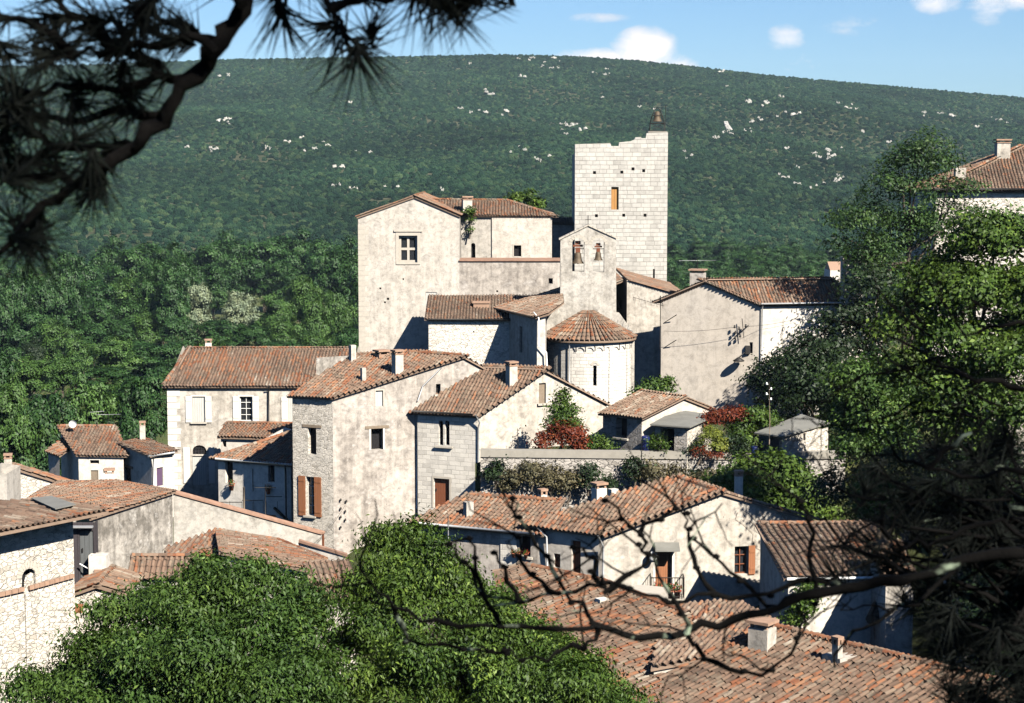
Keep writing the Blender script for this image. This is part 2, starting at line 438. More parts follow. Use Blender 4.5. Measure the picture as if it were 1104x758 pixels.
def roof(par, mat, poly, E0, E1, over=.25, name='roof', th=.10, lift=.06, pitch=.215, course=.36, amp=1.0, slab='slab'):
    """poly: coplanar 3D points; E0->E1: the direction of the eave."""
    rg = random.Random(int(abs(poly[0][0])*131+abs(poly[0][1])*17))
    poly = [Vector(p) for p in poly]
    n = newell(poly)
    if n.z < 0: n = -n
    u = (Vector(E1)-Vector(E0)); u = (u-n*u.dot(n)).normalized(); v = n.cross(u)
    if v.z < 0: v = -v; 
    O = Vector(E0)+Vector((0, 0, lift))
    q = [((p-Vector(E0)).dot(u), (p-Vector(E0)).dot(v)) for p in poly]
    if over: q = offset_poly(q, over)
    f1, f2 = rg.uniform(0, 6), rg.uniform(0, 6)
    def X(a, b, h=0): return O+u*a+v*b+n*(h+.035*math.sin(a*.85+f1)*math.sin(b*.9+f2)+.012*math.sin(a*2.3+f2)*math.sin(b*1.9+f1))
    mb = MB()
    us = [a for a, _ in q]; a = min(us)+.02; umax = max(us)
    def span(x):
        vs = []
        for i in range(len(q)):
            (x0, y0), (x1, y1) = q[i], q[(i+1) % len(q)]
            if (x0 <= x < x1) or (x1 <= x < x0): vs.append(y0+(y1-y0)*(x-x0)/(x1-x0))
        return (min(vs), max(vs)) if len(vs) >= 2 else None
    r0 = pitch*.33; NS = 5
    prof = [(math.cos(PI*(1-k/NS))*r0, math.sin(PI*k/NS)*r0*1.0) for k in range(NS+1)]
    while a < umax-pitch*.6:
        c = a+pitch*.5; sp = span(c)
        if sp:
            lo, hi = sp[0]-.06-rg.random()*.03, sp[1]
            k = 0; y = lo; colbias = rg.uniform(-.10, .10); prev = None
            while y < hi-.05:
                y1 = min(y+course*rg.uniform(.92, 1.08), hi)
                cc = (min(1, max(0, rg.random()*.8+.1+colbias)), rg.random(), rg.random())
                if prev and rg.random() < .5: cc = (min(1, max(0, prev[0]*.75+cc[0]*.25)), prev[1], prev[2])
                prev = cc
                jx = rg.gauss(0, .008)*amp; jr = rg.gauss(0, .007)*amp; jh = abs(rg.gauss(0, .005))*amp
                p0 = [X(c+px+jx-jr, y, ph*1.04+.016+jh) for px, ph in prof]
                p1 = [X(c+px*.90+jx+jr, y1, ph*.90+.002+jh*.4) for px, ph in prof]
                for i in range(NS): mb.face([p0[i], p0[i+1], p1[i+1], p1[i]], c=cc, smooth=False)
                # channel tile between the rows, darkened: the gap's shade is in its colour
                c2 = (min(1, max(0, rg.random()*.28)), rg.random(), rg.random()*1.0+.1)
                w = pitch*.5
                A0 = [X(c+w-.07, y, .05), X(c+w-.03, y, .012), X(c+w+.03, y, .012), X(c+w+.07, y, .05)]
                A1 = [X(c+w-.07, y1, .038), X(c+w-.03, y1, -.002), X(c+w+.03, y1, -.002), X(c+w+.07, y1, .038)]
                for i in range(3): mb.face([A0[i], A0[i+1], A1[i+1], A1[i]], c=c2)
                y = y1; k += 1
        a += pitch
    ro = mb.build(name, mat, par, attr='tile')
    sb = MB(); P0 = [X(x, y, -.05) for x, y in q]; P1 = [X(x, y, -th-.04) for x, y in q]
    if newell(P0).dot(n) < 0: P0 = P0[::-1]; P1 = P1[::-1]
    sb.face(P0); sb.face(P1[::-1])
    for i in range(len(P0)):
        j = (i+1) % len(P0); sb.face([P0[j], P0[i], P1[i], P1[j]])
    sb.build('eave', slab, ro)
    return ro

def ridge(par, mat, p0, p1, r=.12, name='ridge_tiles', lift=.12, step=.38):
    p0 = Vector(p0)+Vector((0, 0, lift)); p1 = Vector(p1)+Vector((0, 0, lift)); d = p1-p0; L = d.length; d = d/L
    side = d.cross(Vector((0, 0, 1))).normalized(); up = side.cross(d); mb = MB(); k = 0; s = 0
    rg = random.Random(int(L*100))
    while s < L:
        e = min(s+step+.03, L); cc = (rg.random(), rg.random(), rg.random()*.6); j = rg.gauss(0, .012)
        a = [p0+d*s+side*(math.cos(PI*i/6)*r+j)+up*(math.sin(PI*i/6)*r-.04) for i in range(7)]
        b = [p0+d*e+side*(math.cos(PI*i/6)*r*.85+j)+up*(math.sin(PI*i/6)*r*.85-.04) for i in range(7)]
        for i in range(6): mb.face([a[i], a[i+1], b[i+1], b[i]], c=cc)
        mb.face(a, c=cc)
        s += step
    return mb.build(name, mat, par, attr='tile')

def genoise(par, p0, p1, out, rows=2, mat='clay', name='cornice'):
    """stepped rows of clay half tiles under an eave"""
    p0 = Vector(p0); p1 = Vector(p1); d = p1-p0; L = d.length; d = d/L; o = Vector((out[0], out[1], 0)).normalized(); mb = MB()
    up = Vector((0, 0, 1))
    for r in range(rows):
        dep = .12*(rows-r); z = -.13*r; k = 0
        while k*.2 < L-.1:
            c = p0+d*(k*.2+.1)+up*(z-.10)
            a = [c+d*(math.cos(PI*i/4)*.085)+up*(math.sin(PI*i/4)*.085) for i in range(5)]
            b = [q+o*dep for q in a]
            for i in range(4): mb.face([a[i], a[i+1], b[i+1], b[i]])
            k += 1
        q = [p0+up*(z-.005), p1+up*(z-.005), p1+up*(z-.005)+o*dep, p0+up*(z-.005)+o*dep]
        mb.prism([x for x in q], Vector((0, 0, .03)))
    return mb.build(name, mat, par)

def chimney(par, px, y0, y1, wpx, Y, kind='pot', mat='plaster_pale', ax=(1, .2), label=None):
    t = P(px, y0, Y); b = P(px, y1, Y); w = wpx*Y/F/2; z1, z0 = t.z, b.z-.5; h = z1-z0
    mb = MB(); capz = .10 if kind != 'plain' else 0; gap = .16 if kind in ('pot', 'slab') else 0
    bh = h-capz-gap
    mb.box((t.x, Y, z0+bh/2), (w, w*.85, bh/2), ax)
    ch = mb.build('chimney', mat, par)
    if label: ch['label'] = label
    cm = MB()
    if gap:
        for sx in (-1, 1):
            for sy in (-1, 1):
                a = Vector((ax[0], ax[1], 0)).normalized(); bb = Vector((-a.y, a.x, 0)); c = Vector((t.x, Y, z0+bh+gap/2))+a*(sx*w*.72)+bb*(sy*w*.6)
                cm.box(c, (.05, .05, gap/2), ax)
        cm.box((t.x, Y, z1-capz/2), (w*1.18, w*1.05, capz/2), ax)
        if kind == 'pot': cm.box((t.x, Y, z0+bh+.02), (w*1.1, w*.97, .03), ax)
    elif capz: cm.box((t.x, Y, z1-capz/2), (w*1.12, w*.95, capz/2), ax)
    if capz: cm.build('chimney_cap', 'clay', ch)
    return ch

def pipe(par, pts, r=.045, mat='zinc', name='drainpipe'):
    mb = MB(); mb.tube(pts, r, 6); return mb.build(name, mat, par)
# ------------------------------------------------------------------ vegetation
def leaf_mesh(name, C, Nn, size, rg, aspect=.5, droop=0.0, up=.35, tone=None, mat=None, parent=None, loc=None, fold=.25, nrand=.75):
    """one folded four-cornered leaf per row of C.  Nn = outward direction"""
    n = len(C)
    r = rg.normal(size=(n, 3)); r /= np.linalg.norm(r, axis=1)[:, None]
    nrm = Nn*.9+r*nrand+np.array([0, 0, up]); nrm /= np.linalg.norm(nrm, axis=1)[:, None]
    t = np.cross(nrm, rg.normal(size=(n, 3))); t /= np.linalg.norm(t, axis=1)[:, None]
    if droop:
        t = t*(1-droop)+np.array([0, 0, -1.0])*droop+Nn*.3*droop; t -= nrm*(t*nrm).sum(1)[:, None]; t /= np.linalg.norm(t, axis=1)[:, None]+1e-9
    b = np.cross(nrm, t)
    sz = size*rg.uniform(.6, 1.3, n)[:, None]
    V = np.empty((n, 4, 3), dtype=np.float64)
    V[:, 0] = C-t*sz*.5; V[:, 2] = C+t*sz*.5-nrm*sz*.12
    V[:, 1] = C+b*sz*aspect*.5+nrm*sz*fold*.4; V[:, 3] = C-b*sz*aspect*.5+nrm*sz*fold*.4
    off = np.array(tuple(wloc(parent))) if parent else np.zeros(3)
    V = (V-off).reshape(-1, 3)
    me = bpy.data.meshes.new(name)
    me.vertices.add(n*4); me.vertices.foreach_set('co', V.astype(np.float32).ravel())
    me.loops.add(n*4); me.loops.foreach_set('vertex_index', np.arange(n*4, dtype=np.int32))
    me.polygons.add(n); me.polygons.foreach_set('loop_start', np.arange(0, n*4, 4, dtype=np.int32))
    me.update(calc_edges=True)
    ca = me.color_attributes.new('leaf', 'FLOAT_COLOR', 'CORNER')
    tn = rg.random(n) if tone is None else np.clip(tone+rg.normal(0, .16, n), 0, 1)
    cc = np.ones((n, 4, 4), dtype=np.float32); cc[:, :, 0] = tn[:, None]; cc[:, :, 1] = rg.random(n)[:, None]
    ca.data.foreach_set('color', cc.ravel())
    if mat: me.materials.append(MATS[mat])
    o = bpy.data.objects.new(name, me); COL.objects.link(o)
    if parent: o.parent = parent
    return o

def crown_points(lobes, n, rg, clump=.5, spread=.35, fill=.25, flat=1.0, gap=0.0, per=28):
    """lobes: (x,y,z,rx,rz); leaves gathered in clumps on the skin of each lobe"""
    L = np.array([l if len(l) == 5 else (*l[:4], l[3]) for l in lobes], dtype=float)
    area = L[:, 3]**1.7; w = area/area.sum()
    nc = max(8, int(n/per)); idx = rg.choice(len(L), nc, p=w)
    d = rg.normal(size=(nc, 3)); d /= np.linalg.norm(d, axis=1)[:, None]
    d[:, 2] = np.where(d[:, 2] < -.35, -d[:, 2]*.6, d[:, 2])
    rad = np.where(rg.random(nc) < fill, rg.uniform(.35, .95, nc), rg.uniform(.9, 1.08, nc))
    R = np.stack([L[idx, 3], L[idx, 3], L[idx, 4]], 1)
    cc = L[idx, :3]+d*R*rad[:, None]
    ci = rg.choice(nc, n); ctone = rg.normal(.45, .24, nc)
    g = rg.normal(size=(n, 3))*np.array([spread, spread, spread*.62*flat])*clump/.5
    C = cc[ci]+g
    outd = d[ci]+g*.6
    outd /= np.linalg.norm(outd, axis=1)[:, None]+1e-9
    return C, outd, ctone[ci]

def tree(name, label, cat, base, lobes, n, size, mat, bark='bark', trunk_r=.25, seed=1, group=None, clump=.5, droop=0., aspect=.5, fill=.25, up=.35, limbs=7, gap=0, crown='crown', spread=.35, per=28, sub=0, nrand=.75):
    rg = np.random.default_rng(seed); rr = random.Random(seed)
    t = thing(name, label, cat, base, group)
    LL = list(lobes)
    if sub:
        LL = []
        for l in lobes:
            l = l if len(l) == 5 else (*l, l[3]); LL.append((l[0], l[1], l[2], l[3]*.74, l[4]*.74))
            for k in range(sub):
                a = rr.uniform(0, 6.28); e = rr.uniform(-.25, 1.3); q = rr.uniform(.26, .46)*l[3]
                LL.append((l[0]+math.cos(a)*math.cos(e)*l[3]*.78, l[1]+math.sin(a)*math.cos(e)*l[3]*.78, l[2]+math.sin(e)*l[4]*.78, q, q*.95))
    C, Nn, tn = crown_points(LL, n, rg, clump, spread, fill, per=per)
    leaf_mesh(crown, C, Nn, size, rg, aspect, droop, up, tn, mat, t, nrand=nrand)
    mb = MB(); b = Vector(base)
    ctr = sum((Vector(l[:3]) for l in lobes), Vector((0, 0, 0)))/len(lobes)
    top = Vector((ctr.x, ctr.y, max(l[2] for l in lobes)))
    mid = b.lerp(ctr, .55)+Vector((rr.uniform(-.2, .2), rr.uniform(-.2, .2), 0))
    mb.tube([b-Vector((0, 0, .3)), b.lerp(mid, .5)+Vector((.1, 0, 0)), mid, ctr.lerp(mid, .3), ctr.lerp(top, .6)], [trunk_r*1.25, trunk_r, trunk_r*.8, trunk_r*.55, trunk_r*.2], 8)
    for i in range(limbs):
        l = lobes[rr.randrange(len(lobes))]; e = Vector(l[:3])+Vector((rr.uniform(-.6, .6)*l[3], rr.uniform(-.6, .6)*l[3], rr.uniform(-.1, .6)*l[3]))
        s = b.lerp(ctr, rr.uniform(.45, .9)); m = s.lerp(e, .5)+Vector((rr.uniform(-.3, .3), rr.uniform(-.3, .3), .25))*trunk_r*2
        mb.tube([s, m, e], [trunk_r*.45, trunk_r*.28, trunk_r*.08], 5)
    mb.build('trunk', bark, t)
    return t

def bush(name, label, cat, lobes, n, size, mat, seed=1, group=None, clump=.3, aspect=.55, droop=0., up=.35, base=None, fill=.3):
    zmin = min(l[2]-(l[4] if len(l) > 4 else l[3]) for l in lobes)
    b = base or (lobes[0][0], lobes[0][1], zmin)
    return tree(name, label, cat, b, lobes, n, size, mat, 'bark', .05, seed, group, clump, droop, aspect, fill, up, 4, crown='foliage')

def lobe(px, py, rpx, Y, sz=1.0, dy=0):
    p = P(px, py, Y); r = rpx*Y/F
    return (p.x, p.y+dy, p.z, r, r*sz)

# ------------------------------------------------------------------ ground height
GP = [(0, 0, -1.8), (4, 3, -2.2), (-4, 3, -2.8), (0, 8, -6), (6, 10, -6), (-7, 10, -8), (0, 20, -13), (10, 20, -11), (-15, 20, -15), (0, 40, -20), (-20, 40, -21), (15, 40, -18),
      (28, 40, -14), (-25, 60, -21.5), (-10, 60, -22), (5, 55, -22), (15, 60, -21), (-25, 90, -22.5), (-10, 90, -23), (5, 85, -21), (-17, 105, -23), (-24, 118, -22), (-13, 100, -23),
      (-5, 101, -21.5), (2, 98, -20.5), (10, 98, -20), (16, 98, -19), (6, 104, -17), (12, 106, -16.6), (2, 108, -17), (-8, 133, -15), (0, 133, -15), (6, 126, -16.8), (9, 145, -14), (15, 127, -17), (20, 118, -16.5),
      (25, 104, -13), (30, 92, -9), (28, 80, -11), (24, 74, -15), (17, 86, -18.5), (24, 88, -13), (42, 90, -5), (42, 60, -8), (60, 100, -6), (24, 66, -16), (12, 69, -21.5), (15, 66, -21.5), (9, 72, -21.5), (14, 60, -22), (17, 70, -20), (50, 130, -12), (30, 130, -14),
      (-30, 120, -24), (-34, 105, -25), (-48, 120, -34), (-40, 150, -36), (-10, 168, -31), (22, 185, -30), (-90, 100, -38), (0, 220, -40), (100, 200, -34), (-60, 60, -31), (-42, 34, -27), (60, 20, -6), (-60, 0, -20),
      (0, -40, 8), (60, -40, 8), (-60, -40, 2), (-120, 220, -40), (120, 300, -40), (80, 160, -24)]
for a in range(0, 360, 12):
    for r in (330, 480): GP.append((r*math.sin(math.radians(a)), r*math.cos(math.radians(a)), -40 if math.cos(math.radians(a)) > -.3 else -10))
GA = np.array(GP, dtype=float)
def gz(x, y):
    d2 = (GA[:, 0]-x)**2+(GA[:, 1]-y)**2+.5; w = d2**-1.7
    z = float((w*GA[:, 2]).sum()/w.sum())
    r = math.hypot(x, y-60)
    k = min(1, max(0, (r-300)/150)); return z*(1-k)+(-40)*k

SKY = [(-400, 84), (-150, 76), (0, 71), (150, 67), (260, 63), (400, 61), (540, 58), (620, 60), (680, 64), (740, 70), (800, 77), (870, 84), (940, 90), (1010, 96), (1104, 104), (1250, 120), (1500, 140)]
def skyline(px):
    for (a, b), (c, d) in zip(SKY, SKY[1:]):
        if a <= px <= c: return b+(d-b)*(px-a)/(c-a)
    return SKY[0][1] if px < SKY[0][0] else SKY[-1][1]
Y0H, Y1H = 760.0, 2300.0
def hill_z(x, y):
    px = CX+F*x/y
    zc = (HY-(skyline(px)+3.5))/F*Y1H
    t = (y-Y0H)/(Y1H-Y0H)
    if t <= 0: return -40.0
    tt = min(t, 1.0)
    s = tt**1.12
    z = -40+(zc+40)*s
    e = math.sin(PI*tt)
    z += e*(5*math.sin(x/140+y/300)+4*math.sin(x/60-y/180+1)+3*math.sin(x/33+y/70))
    z -= 3.2*e*max(0, math.sin(x/95+math.sin(y/260)*2.2))**2*3
    if t > 1: z -= (t-1)*140
    return z
def hill_hit(px, py):
    """where the photo pixel meets the hillside"""
    r = ray(px, py); y = Y0H
    while y < Y1H:
        p = r*(y/r.y)
        if p.z < hill_z(p.x, y): return p
        y += 4
    return None

def build_ground():
    mb_v = []; fs = []
    def sp(n, lim, k): 
        return [math.copysign(lim*(math.sinh(k*abs(i)/n)/math.sinh(k)), i) for i in range(-n, n+1)]
    xs = sp(90, 5200, 6.2); ys = [60+v for v in sp(100, 5600, 6.0)]
    for y in ys:
        for x in xs:
            z = gz(x, y)
            mb_v.append((x, y, z+(.25*math.sin(x*.7)*math.sin(y*.5) if abs(x) < 200 and y < 300 else 0)))
    W = len(xs)
    for j in range(len(ys)-1):
        for i in range(W-1): k = j*W+i; fs.append((k, k+1, k+W+1, k+W))
    o = mesh_obj('ground', mb_v, fs, 'ground'); tag(o, 'grassy valley floor and slopes below the village', kind='structure')
    o.data.polygons.foreach_set('use_smooth', [True]*len(fs))
    # hills
    v = []; f = []; nx, ny = 150, 90
    for j in range(ny+1):
        y = Y0H-10+(3000-Y0H)*j/ny
        for i in range(nx+1):
            x = (-.62+1.24*i/nx)*y
            v.append((x, y, hill_z(x, y)-(2 if j == 0 else 0)))
    W = nx+1
    for j in range(ny):
        for i in range(nx): k = j*W+i; f.append((k, k+1, k+W+1, k+W))
    # skirt closes the hill down into the ground
    h = mesh_obj('hills', v, f, 'hill_soil'); tag(h, 'long wooded hill filling the horizon', kind='structure')
    h.data.polygons.foreach_set('use_smooth', [True]*len(f))

def build_forest():
    """scrub oak wood covering the hill: one mass, thousands of crowns nobody could count"""
    rg = np.random.default_rng(5); v = []; 
    y = Y0H-60
    while y < 2420:
        sp = 3.2+ (y-700)*.0006; x = -.345*y
        while x < .345*y:
            xx = x+rg.uniform(-.5, .5)*sp; yy = y+rg.uniform(-.5, .5)*sp*1.6
            x += sp
            gp = math.sin(xx/47+math.sin(yy/61)*2)*math.sin(yy/83+math.sin(xx/39)*1.6)+.5*math.sin(xx/17+yy/23)
            if rg.random() < (.45 if gp > .78 else .05): continue
            v.append((xx, yy, (hill_z(xx, yy) if yy > Y0H else -40)))
        y += sp*1.55
    me = bpy.data.meshes.new('hill_forest'); me.from_pydata(v, [], [])
    o = bpy.data.objects.new('hill_forest', me); COL.objects.link(o)
    tag(o, 'dense dark green scrub oak wood covering the whole hillside', kind='stuff')
    print('forest points', len(v))
    ng = bpy.data.node_groups.new('wood', 'GeometryNodeTree')
    ng.interface.new_socket(name='Geometry', in_out='INPUT', socket_type='NodeSocketGeometry')
    ng.interface.new_socket(name='Geometry', in_out='OUTPUT', socket_type='NodeSocketGeometry')
    N = ng.nodes; Lk = ng.links
    gi = N.new('NodeGroupInput'); go = N.new('NodeGroupOutput')
    vari = N.new('GeometryNodeGeometryToInstance')
    for k in range(4):
        ico = N.new('GeometryNodeMeshIcoSphere'); ico.inputs['Radius'].default_value = 1; ico.inputs['Subdivisions'].default_value = 4
        pos = N.new('GeometryNodeInputPosition'); nz = N.new('ShaderNodeTexNoise'); nz.inputs['Scale'].default_value = 2.3+.5*k; nz.inputs['Detail'].default_value = 4; nz.inputs['Roughness'].default_value = .75; nz.noise_dimensions = '4D'; nz.inputs['W'].default_value = k*5.3
        Lk.new(pos.outputs[0], nz.inputs['Vector'])
        mr = N.new('ShaderNodeMapRange'); mr.inputs['From Min'].default_value = .3; mr.inputs['From Max'].default_value = .7; mr.inputs['To Min'].default_value = .45; mr.inputs['To Max'].default_value = 1.25
        Lk.new(nz.outputs[0], mr.inputs[0])
        vm = N.new('ShaderNodeVectorMath'); vm.operation = 'SCALE'; Lk.new(pos.outputs[0], vm.inputs[0]); Lk.new(mr.outputs[0], vm.inputs['Scale'])
        se = N.new('GeometryNodeSetPosition'); Lk.new(ico.outputs[0], se.inputs[0]); Lk.new(vm.outputs[0], se.inputs['Position'])
        sm = N.new('GeometryNodeSetMaterial'); sm.inputs['Material'].default_value = MATS['hill_leaf']; Lk.new(se.outputs[0], sm.inputs[0])
        Lk.new(sm.outputs[0], vari.inputs[0])
    ip = N.new('GeometryNodeInstanceOnPoints'); ip.inputs['Pick Instance'].default_value = True
    Lk.new(gi.outputs[0], ip.inputs['Points']); Lk.new(vari.outputs[0], ip.inputs['Instance'])
    rv = N.new('FunctionNodeRandomValue'); rv.data_type = 'FLOAT_VECTOR'; rv.inputs[0].default_value = (-.25, -.25, 0); rv.inputs[1].default_value = (.25, .25, 6.28)
    Lk.new(rv.outputs[0], ip.inputs['Rotation'])
    rs = N.new('FunctionNodeRandomValue'); rs.data_type = 'FLOAT_VECTOR'; rs.inputs[0].default_value = (1.2, 1.2, 1.0); rs.inputs[1].default_value = (2.9, 2.9, 3.0); rs.inputs['Seed'].default_value = 4
    Lk.new(rs.outputs[0], ip.inputs['Scale'])
    Lk.new(ip.outputs[0], go.inputs[0])
    md = o.modifiers.new('wood', 'NODES'); md.node_group = ng

ROCKS = [(238,132,14),(249,131,7),(203,161,9),(232,163,9),(287,161,5),(309,155,9),(340,163,8),(355,160,10),(367,183,12),(383,207,6),(360,203,5),(399,167,7),(430,205,5),(477,208,5),(246,83,5),(377,112,6),(524,123,8),(547,122,9),(529,103,10),(561,84,10),(594,75,5),(574,64,8),(598,64,7),(497,119,6),(506,70,4),(640,80,5),(652,82,6),(650,107,5),(615,138,10),(625,143,12),(618,136,7),(566,164,5),(593,171,7),(784,140,18,2.2),(771,151,9),(776,79,10),(784,95,6),(808,112,9,1.3),(827,113,7),(841,107,8),(856,125,12),(838,128,5),(811,133,9),(820,131,7),(802,143,5),(847,162,5),(878,168,9),(892,164,10),(897,170,9),(858,183,6),(845,194,8),(860,202,11),(888,201,8),(904,196,7),(899,198,6),(913,118,9),(996,123,8),(1027,127,12),(1077,131,6),(902,113,6),(1052,138,6),(930,144,5),(746,170,5),(690,117,4),(1084,160,7),(957,155,5)]
def build_rocks():
    rr = random.Random(3); meshes = []
    for k in range(6):
        mb = MB(); m = 9 if k < 5 else 34
        # a cluster of broken limestone slabs
        for j in range(m):
            a = rr.uniform(0, 6.28); d = rr.uniform(0, .8); c = Vector((math.cos(a)*d*1.2, math.sin(a)*d*.5, rr.uniform(-.3, .4)+.35*d*math.sin(a)))
            s = rr.uniform(.10, .36)
            if k == 5: s = rr.uniform(.05, .17); f = rr.uniform(-1, 1); c = Vector((.35*f+rr.uniform(-.22, .22)-(.45 if f < -.6 else 0)*rr.random(), f*6.0, rr.uniform(-.1, .1)+f*1.05))
            n = 7; bt = []; tp = []
            for i in range(n):
                t = 2*PI*i/n; r1 = s*rr.uniform(.7, 1.25); bt.append(c+Vector((math.cos(t)*r1, math.sin(t)*r1*.7, -.35))); tp.append(c+Vector((math.cos(t)*r1*.75+rr.uniform(-.05, .05), math.sin(t)*r1*.5, s*rr.uniform(.4, .9))))
            mb.face(tp)
            for i in range(n): j2 = (i+1) % n; mb.face([bt[i], bt[j2], tp[j2], tp[i]])
        if k == 5:
            strip = [Vector((-.25, -6.3, -1.45)), Vector((.15, -6.3, -1.45)), Vector((.5, -2, -.75)), Vector((.55, 3, .15)), Vector((.75, 6.3, .75)), Vector((.2, 6.3, .75)), Vector((-.05, 3, .15)), Vector((-.3, -2, -.75))]
            mb.prism(strip, Vector((0, 0, .34)))
        meshes.append(mb)
    rr2 = random.Random(17); RR = list(ROCKS)
    for x, y, w, *_ in ROCKS:
        for k in range(rr2.choice([0, 1, 1, 2])): RR.append((x+rr2.uniform(-16, 16), y+rr2.uniform(-5, 5), rr2.uniform(2.2, 5)))
    protos = []
    for i, r in enumerate(RR):
        px, py, w = r[:3]; hv = r[3] if len(r) > 3 else .55
        p = hill_hit(px, py)
        if p is None: continue
        k = i % 5
        if (px, py) == (784, 140):
            o = meshes[5].build('rock_outcrop', 'limestone', None); s = 7.5*p.y/F; o.location = (p.x, p.y-2, p.z+2.2); o.scale = (s, s, s*.9)
            tag(o, 'tall white limestone scar, largest bare rock on the hillside right of the bell tower', 'rock', 'limestone outcrops on the wooded hill'); continue
        if len(protos) <= k: o = meshes[k].build('rock_outcrop', 'limestone', None); protos.append(o)
        else: o = protos[k].copy(); COL.objects.link(o)
        s = w*p.y/F*.52; o.location = (p.x, p.y-2, p.z+1.9); o.scale = (s*rr.uniform(.9, 1.3), s*.8, s*hv*.7+1.4); o.rotation_euler = (0, rr.uniform(-.4, .4), rr.uniform(-.5, .5))
        if (px, py) == (784, 140): lab = 'tall white limestone scar, largest bare rock on the hillside right of the bell tower'
        else: lab = 'small white limestone outcrop among the scrub on the hillside'
        tag(o, lab, 'rock', 'limestone outcrops on the wooded hill')
# ------------------------------------------------------------------ materials
def make_mats():
    CREAM = (.60, .54, .455)
    wall_mat('plaster_cream', 'plaster', CREAM, (.31, .275, .23), .68)
    wall_mat('plaster_castle', 'plaster', (.57, .515, .44), (.30, .27, .23), .55, seed=2)
    wall_mat('plaster_grey', 'plaster', (.50, .455, .39), (.25, .225, .19), .55, seed=3)
    wall_mat('plaster_smooth', 'plaster', (.52, .46, .385), (.42, .365, .30), .30, sc=.7, bump=.25, seed=4)
    wall_mat('plaster_dull', 'plaster', (.44, .405, .35), (.25, .225, .19), .6, seed=13)
    wall_mat('plaster_old', 'plaster', (.56, .50, .43), (.25, .215, .185), .75, seed=5)
    wall_mat('plaster_white', 'plaster', (.66, .61, .53), (.38, .33, .28), .38, bump=.3, seed=6)
    wall_mat('plaster_pale', 'plaster', (.58, .52, .44), (.33, .29, .24), .5, seed=7)
    wall_mat('plaster_ivy', 'plaster', (.56, .51, .44), (.17, .15, .125), .85, sc=1.3, seed=8)
    wall_mat('bell_wall_stone', 'plaster', (.55, .505, .435), (.26, .235, .20), .65, sc=1.4, seed=9)
    wall_mat('rubble_cream', 'rubble', (.60, .54, .45), (.26, .23, .185), .35, 1.5, .7, seed=1)
    wall_mat('rubble_white', 'rubble', (.68, .62, .53), (.32, .28, .23), .25, 1.35, .7, seed=2)
    wall_mat('rubble_grey', 'rubble', (.42, .38, .33), (.13, .115, .095), .5, 1.0, .9, seed=3)
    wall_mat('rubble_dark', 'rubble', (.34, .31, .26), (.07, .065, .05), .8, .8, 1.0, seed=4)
    wall_mat('ashlar_tower', 'ashlar', (.50, .465, .405), (.34, .31, .27), .7, .9, .9, (.50, .31), seed=1)
    wall_mat('ashlar_apse', 'ashlar', (.64, .59, .51), (.32, .285, .24), .3, 1, .7, (.42, .22), seed=2)
    wall_mat('ashlar_house', 'ashlar', (.60, .55, .47), (.33, .30, .25), .35, 1, .5, (.5, .24), seed=3)
    plain_mat('quoin_stone', (.40, .36, .30), .9, var=.2, sc=5)
    plain_mat('pale_trim', (.56, .525, .46), .85, var=.08)
    plain_mat('concrete_cap', (.25, .23, .195), .95, var=.25, sc=2)
    plain_mat('coping_clay', (.27, .16, .11), .9, var=.5, sc=2.2)
    plain_mat('clay', (.30, .19, .13), .9, var=.3, sc=5)
    plain_mat('clay_red', (.44, .16, .07), .9, var=.25, sc=5)
    plain_mat('slab', (.20, .14, .10), .95, var=.3, sc=2)
    plain_mat('dark_inside', (.012, .011, .012), .95, var=.1)
    plain_mat('zinc', (.36, .36, .36), .55, .4, var=.2)
    plain_mat('iron', (.035, .032, .03), .6, .5)
    plain_mat('rust', (.16, .055, .028), .85, .2, var=.35, sc=4)
    plain_mat('bronze', (.10, .075, .05), .65, .4, var=.3, sc=3)
    plain_mat('blue_plastic', (.008, .015, .08), .4, var=.1)
    plain_mat('white_metal', (.75, .75, .73), .5, var=.05)
    plain_mat('terracotta', (.36, .13, .07), .85)
    plain_mat('white_wood', (.62, .61, .57), .7, var=.08)
    plain_mat('old_wood', (.20, .155, .11), .9, var=.3)
    plain_mat('sheet_grey', (.17, .165, .145), .8, .1, var=.3, sc=1.5)
    plain_mat('limestone', (.34, .325, .29), .95, var=.2, sc=.4)
    plain_mat('cable', (.03, .03, .03), .8)
    wood_mat('brown_wood', (.19, .065, .03)); wood_mat('russet_wood', (.27, .11, .05)); wood_mat('grey_shutter', (.46, .45, .41), 7)
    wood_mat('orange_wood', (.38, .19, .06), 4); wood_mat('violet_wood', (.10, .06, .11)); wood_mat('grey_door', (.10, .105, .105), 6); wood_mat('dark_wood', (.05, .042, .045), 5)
    tile_mat('tiles_old', .22); tile_mat('tiles_mixed', .42); tile_mat('tiles_orange', .62, .25, .15); tile_mat('tiles_pale', .16, .8, .12); tile_mat('tiles_brown', .12, .15, .45); tile_mat('tiles_apse', .55, .3, .2)
    tile_mat('tiles_front', .36, .5, .4, .80)
    s = NT('glass'); b = s.surf((.02, .022, .025), .12, spec=.6)
    # ground, hill
    s = NT('ground'); tc = s.n('ShaderNodeTexCoord'); o = tc.outputs['Object']
    g = s.ramp(s.noise(o, .05, 5, .6), [(.38, (.03, .05, .015)), (.5, (.07, .10, .03)), (.64, (.20, .22, .08))])
    g = s.mix(s.noise(o, 1.1, 5, .7), g, (.06, .055, .03)); s.surf(g, 1, s.noise(o, 3, 4, .7), .5, .1, .05)
    s = NT('hill_soil'); tc = s.n('ShaderNodeTexCoord'); o = tc.outputs['Object']
    g = s.ramp(s.noise(o, .05, 5, .7), [(.40, (.02, .03, .014)), (.62, (.075, .075, .045))]); s.surf(g, 1, spec=.02)
